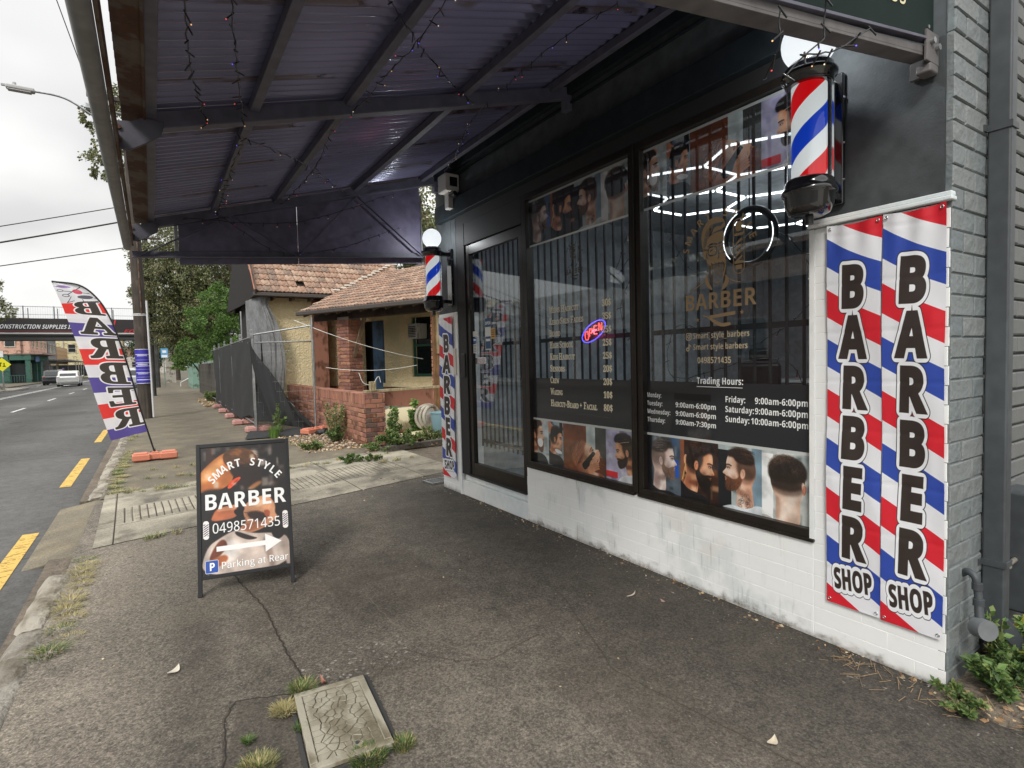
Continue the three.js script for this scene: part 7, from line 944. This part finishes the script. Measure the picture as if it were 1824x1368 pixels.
// yellow warning sign and traffic island
{
  const t = thing('warning_sign', 'yellow diamond warning sign with black arrows below a small white plate at the left edge', 'warning sign', [-10.1, 0, -60]); put('post', rod(V(0, 0, 0), V(0, 3.2, 0), 0.045), P.galv, t); put('diamond', bx(0.78, 0.78, 0.03, 0, 2.1, 0.06, 0.004).translate(0, -2.1, 0).rotateZ(Math.PI / 4).translate(0, 2.1, 0), M([0.8, 0.75, 0.02], 0.5), t); put('arrows', [bx(0.06, 0.3, 0.01, -0.1, 2.1, 0.082), bx(0.06, 0.3, 0.01, 0.12, 2.1, 0.082), bx(0.2, 0.06, 0.01, -0.1, 2.24, 0.083), bx(0.2, 0.06, 0.01, 0.12, 1.97, 0.083)], P.black, t); put('white_plate', bx(0.6, 0.5, 0.03, -0.2, 2.95, 0.06, 0.004), P.white, t);
  struct('traffic_island', ab(-12.2, -9.4, -0.1, 0.06, -66, -59, 0.05), P.concrete);
  const p = thing('concrete_block', 'small grey concrete block under the yellow warning sign', 'block', [-10.6, 0.06, -60.3]); put('block', bx(1.0, 0.5, 0.6, 0, 0.25, 0, 0.04), P.concrete, p);
}
// ---------------------------------------------------------------- weeds, grass in the joints, fallen leaves
function weed(label, x, z, r, h, n, size, cols, sd, name = 'weed', y = 0) {
  reseed(sd); const t = thing(name, label, 'weed', [x, y, z]), stems = [], tips = [];
  const k = Math.max(6, Math.round(r * 55)); for (let i = 0; i < k; i++) { const a = rr(0, 6.28), q = r * Math.sqrt(rnd()), hh = h * rr(0.4, 1.05) * (1 - 0.45 * q / r), b = V(Math.cos(a) * q * 0.35, 0, Math.sin(a) * q * 0.35), e = V(Math.cos(a) * q, hh, Math.sin(a) * q), m = b.clone().lerp(e, 0.5).add(V(0, hh * 0.15, 0)); stems.push(tube([b, m, e], 0.0035 + h * 0.002, 6, 4)); tips.push([b, m, e]); }
  put('stem', stems, M([0.13, 0.15, 0.05], 0.8), t, true);
  put('leaves', leafMass(n, () => { const s = tips[Math.floor(rnd() * k)], f = Math.pow(rnd(), 0.6), p = f < 0.5 ? s[0].clone().lerp(s[1], f * 2) : s[1].clone().lerp(s[2], f * 2 - 1); const d = V(rr(-1, 1), rr(-0.2, 0.8), rr(-1, 1)).normalize(); return { p: p.addScaledVector(d, size * 0.15), d, tone: lerp(0.75, 1.15, f) }; }, size, cols), leafMat, t, true);
}
const LEAFY = [[0.09, 0.17, 0.035], [0.12, 0.21, 0.045], [0.07, 0.13, 0.03], [0.17, 0.23, 0.06]], TIRED = [[0.2, 0.21, 0.07], [0.15, 0.19, 0.06], [0.3, 0.27, 0.12], [0.12, 0.17, 0.05]];
weed('tall straggly half dry weed against the middle of the brick fence', 3.02, -11.15, 0.3, 1.1, 900, 0.05, TIRED, 301); weed('green bushy foot of weeds below the tall dry weed at the brick fence', 3.0, -11.05, 0.22, 0.38, 1100, 0.045, LEAFY, 302);
weed('tall green weed growing up the end pier of the brick fence', 3.72, -9.75, 0.16, 1.0, 900, 0.055, LEAFY, 303); weed('broad green clump of weeds at the foot of the end pier', 3.75, -9.45, 0.5, 0.42, 3000, 0.05, [...LEAFY, TIRED[0]], 304); weed('low green weeds left of the end pier on the concrete edge', 3.25, -9.35, 0.3, 0.18, 800, 0.04, LEAFY, 305);
weed('spiky bright green weed standing behind the broken panels', 4.55, -10.75, 0.16, 0.85, 800, 0.09, BRIGHT, 306); weed('yellow green weeds beside the hose and blue tub', 4.45, -9.8, 0.3, 0.35, 1200, 0.045, [...LEAFY, ...TIRED], 307);
weed('small weed growing out of a joint in the concrete driveway', 2.55, -8.55, 0.2, 0.17, 900, 0.035, LEAFY, 308); weed('second small weed further right in the driveway joint', 2.85, -8.5, 0.16, 0.13, 600, 0.035, [...LEAFY, TIRED[0]], 309);
weed('green weeds pushing through the loose shade cloth', 2.35, -13.35, 0.16, 0.7, 500, 0.045, LEAFY, 310); weed('weed with broad leaves near the orange fence foot', 2.35, -10.35, 0.22, 0.2, 400, 0.06, [...LEAFY, TIRED[0]], 311); weed('green weeds at the foot of the paling fence', 2.15, -27.5, 0.4, 0.6, 900, 0.08, [...LEAFY, ...TIRED], 312); weed('feathery green weed behind the torn shade cloth', 2.65, -15.2, 0.2, 1.3, 800, 0.05, LEAFY, 313);
// green creeper and weeds by the corner of the shop
weed('leafy green creeper at the building corner under the waste pipe', 3.14, -0.84, 0.2, 0.27, 2000, 0.038, [...LEAFY, [0.06, 0.12, 0.03]], 321, 'creeper'); weed('green and yellow creeper at the right edge of the photo by the downpipe', 3.42, -0.8, 0.26, 0.36, 3000, 0.042, [...LEAFY, [0.42, 0.4, 0.06]], 322, 'creeper'); weed('low weeds spreading along the foot of the white wall at the corner', 2.86, -0.9, 0.17, 0.08, 900, 0.024, [...LEAFY, TIRED[0]], 323); weed('small leafy sprig beside the downpipe above the waste pipe', 3.2, -0.9, 0.05, 0.46, 110, 0.04, LEAFY, 324); weed('low weeds on the soil at the lower right corner', 2.98, -0.62, 0.12, 0.07, 700, 0.022, [...LEAFY, ...TIRED], 325);
// tufts of grass
const tuft = (label, x, z, r, h, n, cols, sd, lean = 0.7, y = 0) => { reseed(sd); const t = thing('grass_tuft', label, 'grass tuft', [x, y, z]); put('blades', grassTuft(0, 0, 0, r, h, n, cols, lean), leafMat, t, true); };
tuft('round tuft of grass in the foreground left of the pit lid', 0.27, -2.27, 0.09, 0.045, 1300, [...MIX, STRAW[1], STRAW[0], STRAW[1]], 331, 0.9); tuft('green tuft at the far left corner of the pit lid', 0.53, -2.715, 0.085, 0.036, 600, MIX, 332, 1.3); tuft('straw coloured tuft beside the left edge of the pit lid', 0.43, -2.6, 0.08, 0.026, 500, STRAW, 333, 1.8); tuft('tiny green sprout left of the pit lid', 0.26, -2.47, 0.03, 0.022, 160, GREEN, 334, 1.2); tuft('green grass along the near edge of the pit lid', 0.64, -2.085, 0.11, 0.034, 700, [...GREEN, STRAW[0]], 335, 1.0); tuft('grass at the near right corner of the pit lid', 0.78, -2.08, 0.07, 0.03, 400, MIX, 336, 1.0); tuft('small green sprig by the left edge of the pit lid', 0.455, -2.42, 0.03, 0.03, 70, GREEN, 337, 1.2); tuft('bright green grass tuft in front of the loose shade cloth', 2.12, -12.6, 0.16, 0.28, 200, BRIGHT, 338, 0.4);
// grass along the kerb and leaf litter: uncountable
{
  reseed(341); const k = [], d = [];
  for (let z = -3.9; z > -60; z -= z > -20 ? 0.16 : 0.5) { if (z < -5.9 && z > -8.3) continue; const f = vn(z * 0.8 + 90, 3, 999, 5); if (f < 0.4) continue; const x = lerp(-0.56, -0.43, Math.min(1, -z / 14)) + rr(-0.04, 0.06); k.push(grassTuft(x, -0.01, z, 0.12, rr(0.018, 0.042), z > -12 ? 260 : 90, rnd() > 0.66 ? MIX : STRAW, 2.2)); }
  const a = put('kerb_grass', mergeKeep(k), leafMat, scene, true); tag(a, 'patchy green and straw grass growing along the kerb', 'grass', null, 'stuff');
  const spots = [[1.25, -8.6, 0.5], [1.9, -8.75, 0.6], [0.3, -5.95, 0.4], [0.8, -6.35, 0.4], [2.9, -8.9, 0.5], [0.35, -9.2, 0.6], [0.4, -10, 0.5], [-0.2, -8.3, 0.3], [1.9, -11.2, 0.6], [3.1, -8.3, 0.35], [0.2, -8.35, 0.5]];
  for (const [x, z, r] of spots) for (let i = 0; i < 7; i++) d.push(grassTuft(x + rr(-r, r), 0.002, z + rr(-0.1, 0.1), 0.07, 0.05, 40, rnd() > 0.5 ? STRAW : MIX, 1.6));
  tag(put('joint_grass', mergeKeep(d), leafMat, scene, true), 'thin dry grass in the joints of the concrete and asphalt', 'grass', null, 'stuff');
  const L = [[0.3, 0.18, 0.09], [0.22, 0.13, 0.08], [0.4, 0.28, 0.16], [0.5, 0.42, 0.28]];
  const at = (n, f, s) => leafMass(n, () => ({ p: f(), d: null }), s, L, 0.12);
  tag(put('leaf_litter', mergeKeep([at(900, () => V(rr(2.2, 3.2), rr(0.003, 0.02), rr(-12.5, -9.9)), 0.05), at(700, () => V(rr(3.0, 4.8), rr(0.005, 0.06), rr(-11.5, -9.2)), 0.05), at(500, () => V(rr(1.7, 2.3), 0.01, rr(-30, -24)), 0.09), at(160, () => { const z = rr(-5.5, -1); return V(2.94 - Math.abs(rr(0, 0.09)), rr(0.002, 0.01), z); }, 0.025), at(260, () => V(rr(2.8, 3.6), rr(0.01, 0.05), rr(-0.95, -0.4)), 0.03), at(160, () => V(rr(-0.4, 2.8), 0.004, rr(-6, -0.4)), 0.014), at(120, () => V(rr(0.3, 3.2), 0.008, rr(-9, -6)), 0.03)]), dryMat, scene, true), 'dry brown leaf litter scattered on the footpath and yard', 'leaf litter', null, 'stuff');
  const dry = []; reseed(351); for (let i = 0; i < 60; i++) { const x = rr(2.72, 2.93), z = rr(-1.45, -0.85); dry.push(rod(V(x, 0.004, z), V(x + rr(-0.1, 0.1), 0.012, z + rr(-0.06, 0.06)), 0.0014, 3)); } for (let i = 0; i < 60; i++) { const x = rr(2.85, 3.4), z = rr(-0.85, -0.5); dry.push(rod(V(x, 0.03, z), V(x + rr(-0.14, 0.14), 0.05, z + rr(-0.1, 0.1)), 0.0014, 3)); }
  tag(put('dry_twigs', dry, M([0.33, 0.23, 0.13], 0.9), scene, true), 'thin dry twigs and straw swept against the shop corner', 'twigs', null, 'stuff');
  const rub = []; for (let i = 0; i < 260; i++) { const g = new THREE.IcosahedronGeometry(rr(0.01, 0.05), 0).scale(1, 0.6, 1).rotateY(rr(0, 6)); rub.push(rnd() > 0.5 ? g.translate(rr(2.5, 3.2), 0.008, rr(-12.6, -10)) : g.translate(rr(3.2, 5.4), 0.03, rr(-12, -9.2))); }
  tag(put('rubble', rub, M([0.4, 0.32, 0.26], 0.95, { map: T.grime }), scene), 'small rubble and stones around the brick fence', 'rubble', null, 'stuff');
}

function fallen(name, label, x, z, s, a, c, curl = 0.3, w = 0.24) {
  const t = thing(name, label, 'fallen leaf', [x, 0.003, z], a), pos = [], n = 8; const P3 = (i, k) => { const u = i / n, h = w * Math.sin(Math.PI * Math.pow(u, 0.8)) * k; return [s * (u - 0.5), s * curl * (4 * (u - 0.5) ** 2) * 0.5 + Math.abs(k) * 0.1 * s * 0.4, s * (h + 0.14 * Math.sin(u * 3))]; };
  for (let i = 0; i < n; i++) for (const k of [1, -1]) { const q = [P3(i, 0), P3(i + 1, 0), P3(i + 1, k), P3(i, k)]; pos.push(...q[0], ...q[1], ...q[2], ...q[0], ...q[2], ...q[3]); }
  put('blade', fromTris(pos), M(c, 0.75), t, true);
}
fallen('fallen_leaf', 'pale curled leaf on the asphalt left of the pit lid', 0.02, -3.28, 0.085, 0.9, [0.6, 0.55, 0.45]); fallen('fallen_leaf', 'pale dry leaf on the asphalt near the bottom right of the pit lid', 2.0, -1.26, 0.07, 0.2, [0.55, 0.48, 0.36]); fallen('fallen_leaf', 'reddish leaf leaning at the far corner of the pit lid', 0.62, -2.72, 0.07, 1.6, [0.4, 0.17, 0.12], 0.9, 0.16); fallen('fallen_twig', 'pale twig on the asphalt in the shade of the right window', 2.54, -2.57, 0.11, 0.3, [0.58, 0.5, 0.42], 0.1, 0.06); fallen('fallen_leaf', 'brown leaf beside the pale twig near the wall', 2.62, -2.38, 0.05, 1.2, [0.36, 0.24, 0.2]); fallen('fallen_leaf', 'dark red leaf on the asphalt right of the A-frame sign', 1.16, -4.84, 0.06, 0.1, [0.16, 0.07, 0.05]); fallen('fallen_leaf', 'curled brown leaf by the weeds at the corner of the shop', 2.78, -0.93, 0.07, 2.2, [0.42, 0.26, 0.14], 0.8, 0.18); fallen('fallen_leaf', 'cream leaf at the near left corner of the pit lid', 0.47, -2.14, 0.05, 0.5, [0.62, 0.58, 0.48]);
for (const m of [leafMat]) m.side = THREE.DoubleSide;
renderer.setSize(1024, 768);
renderer.render(scene, camera);
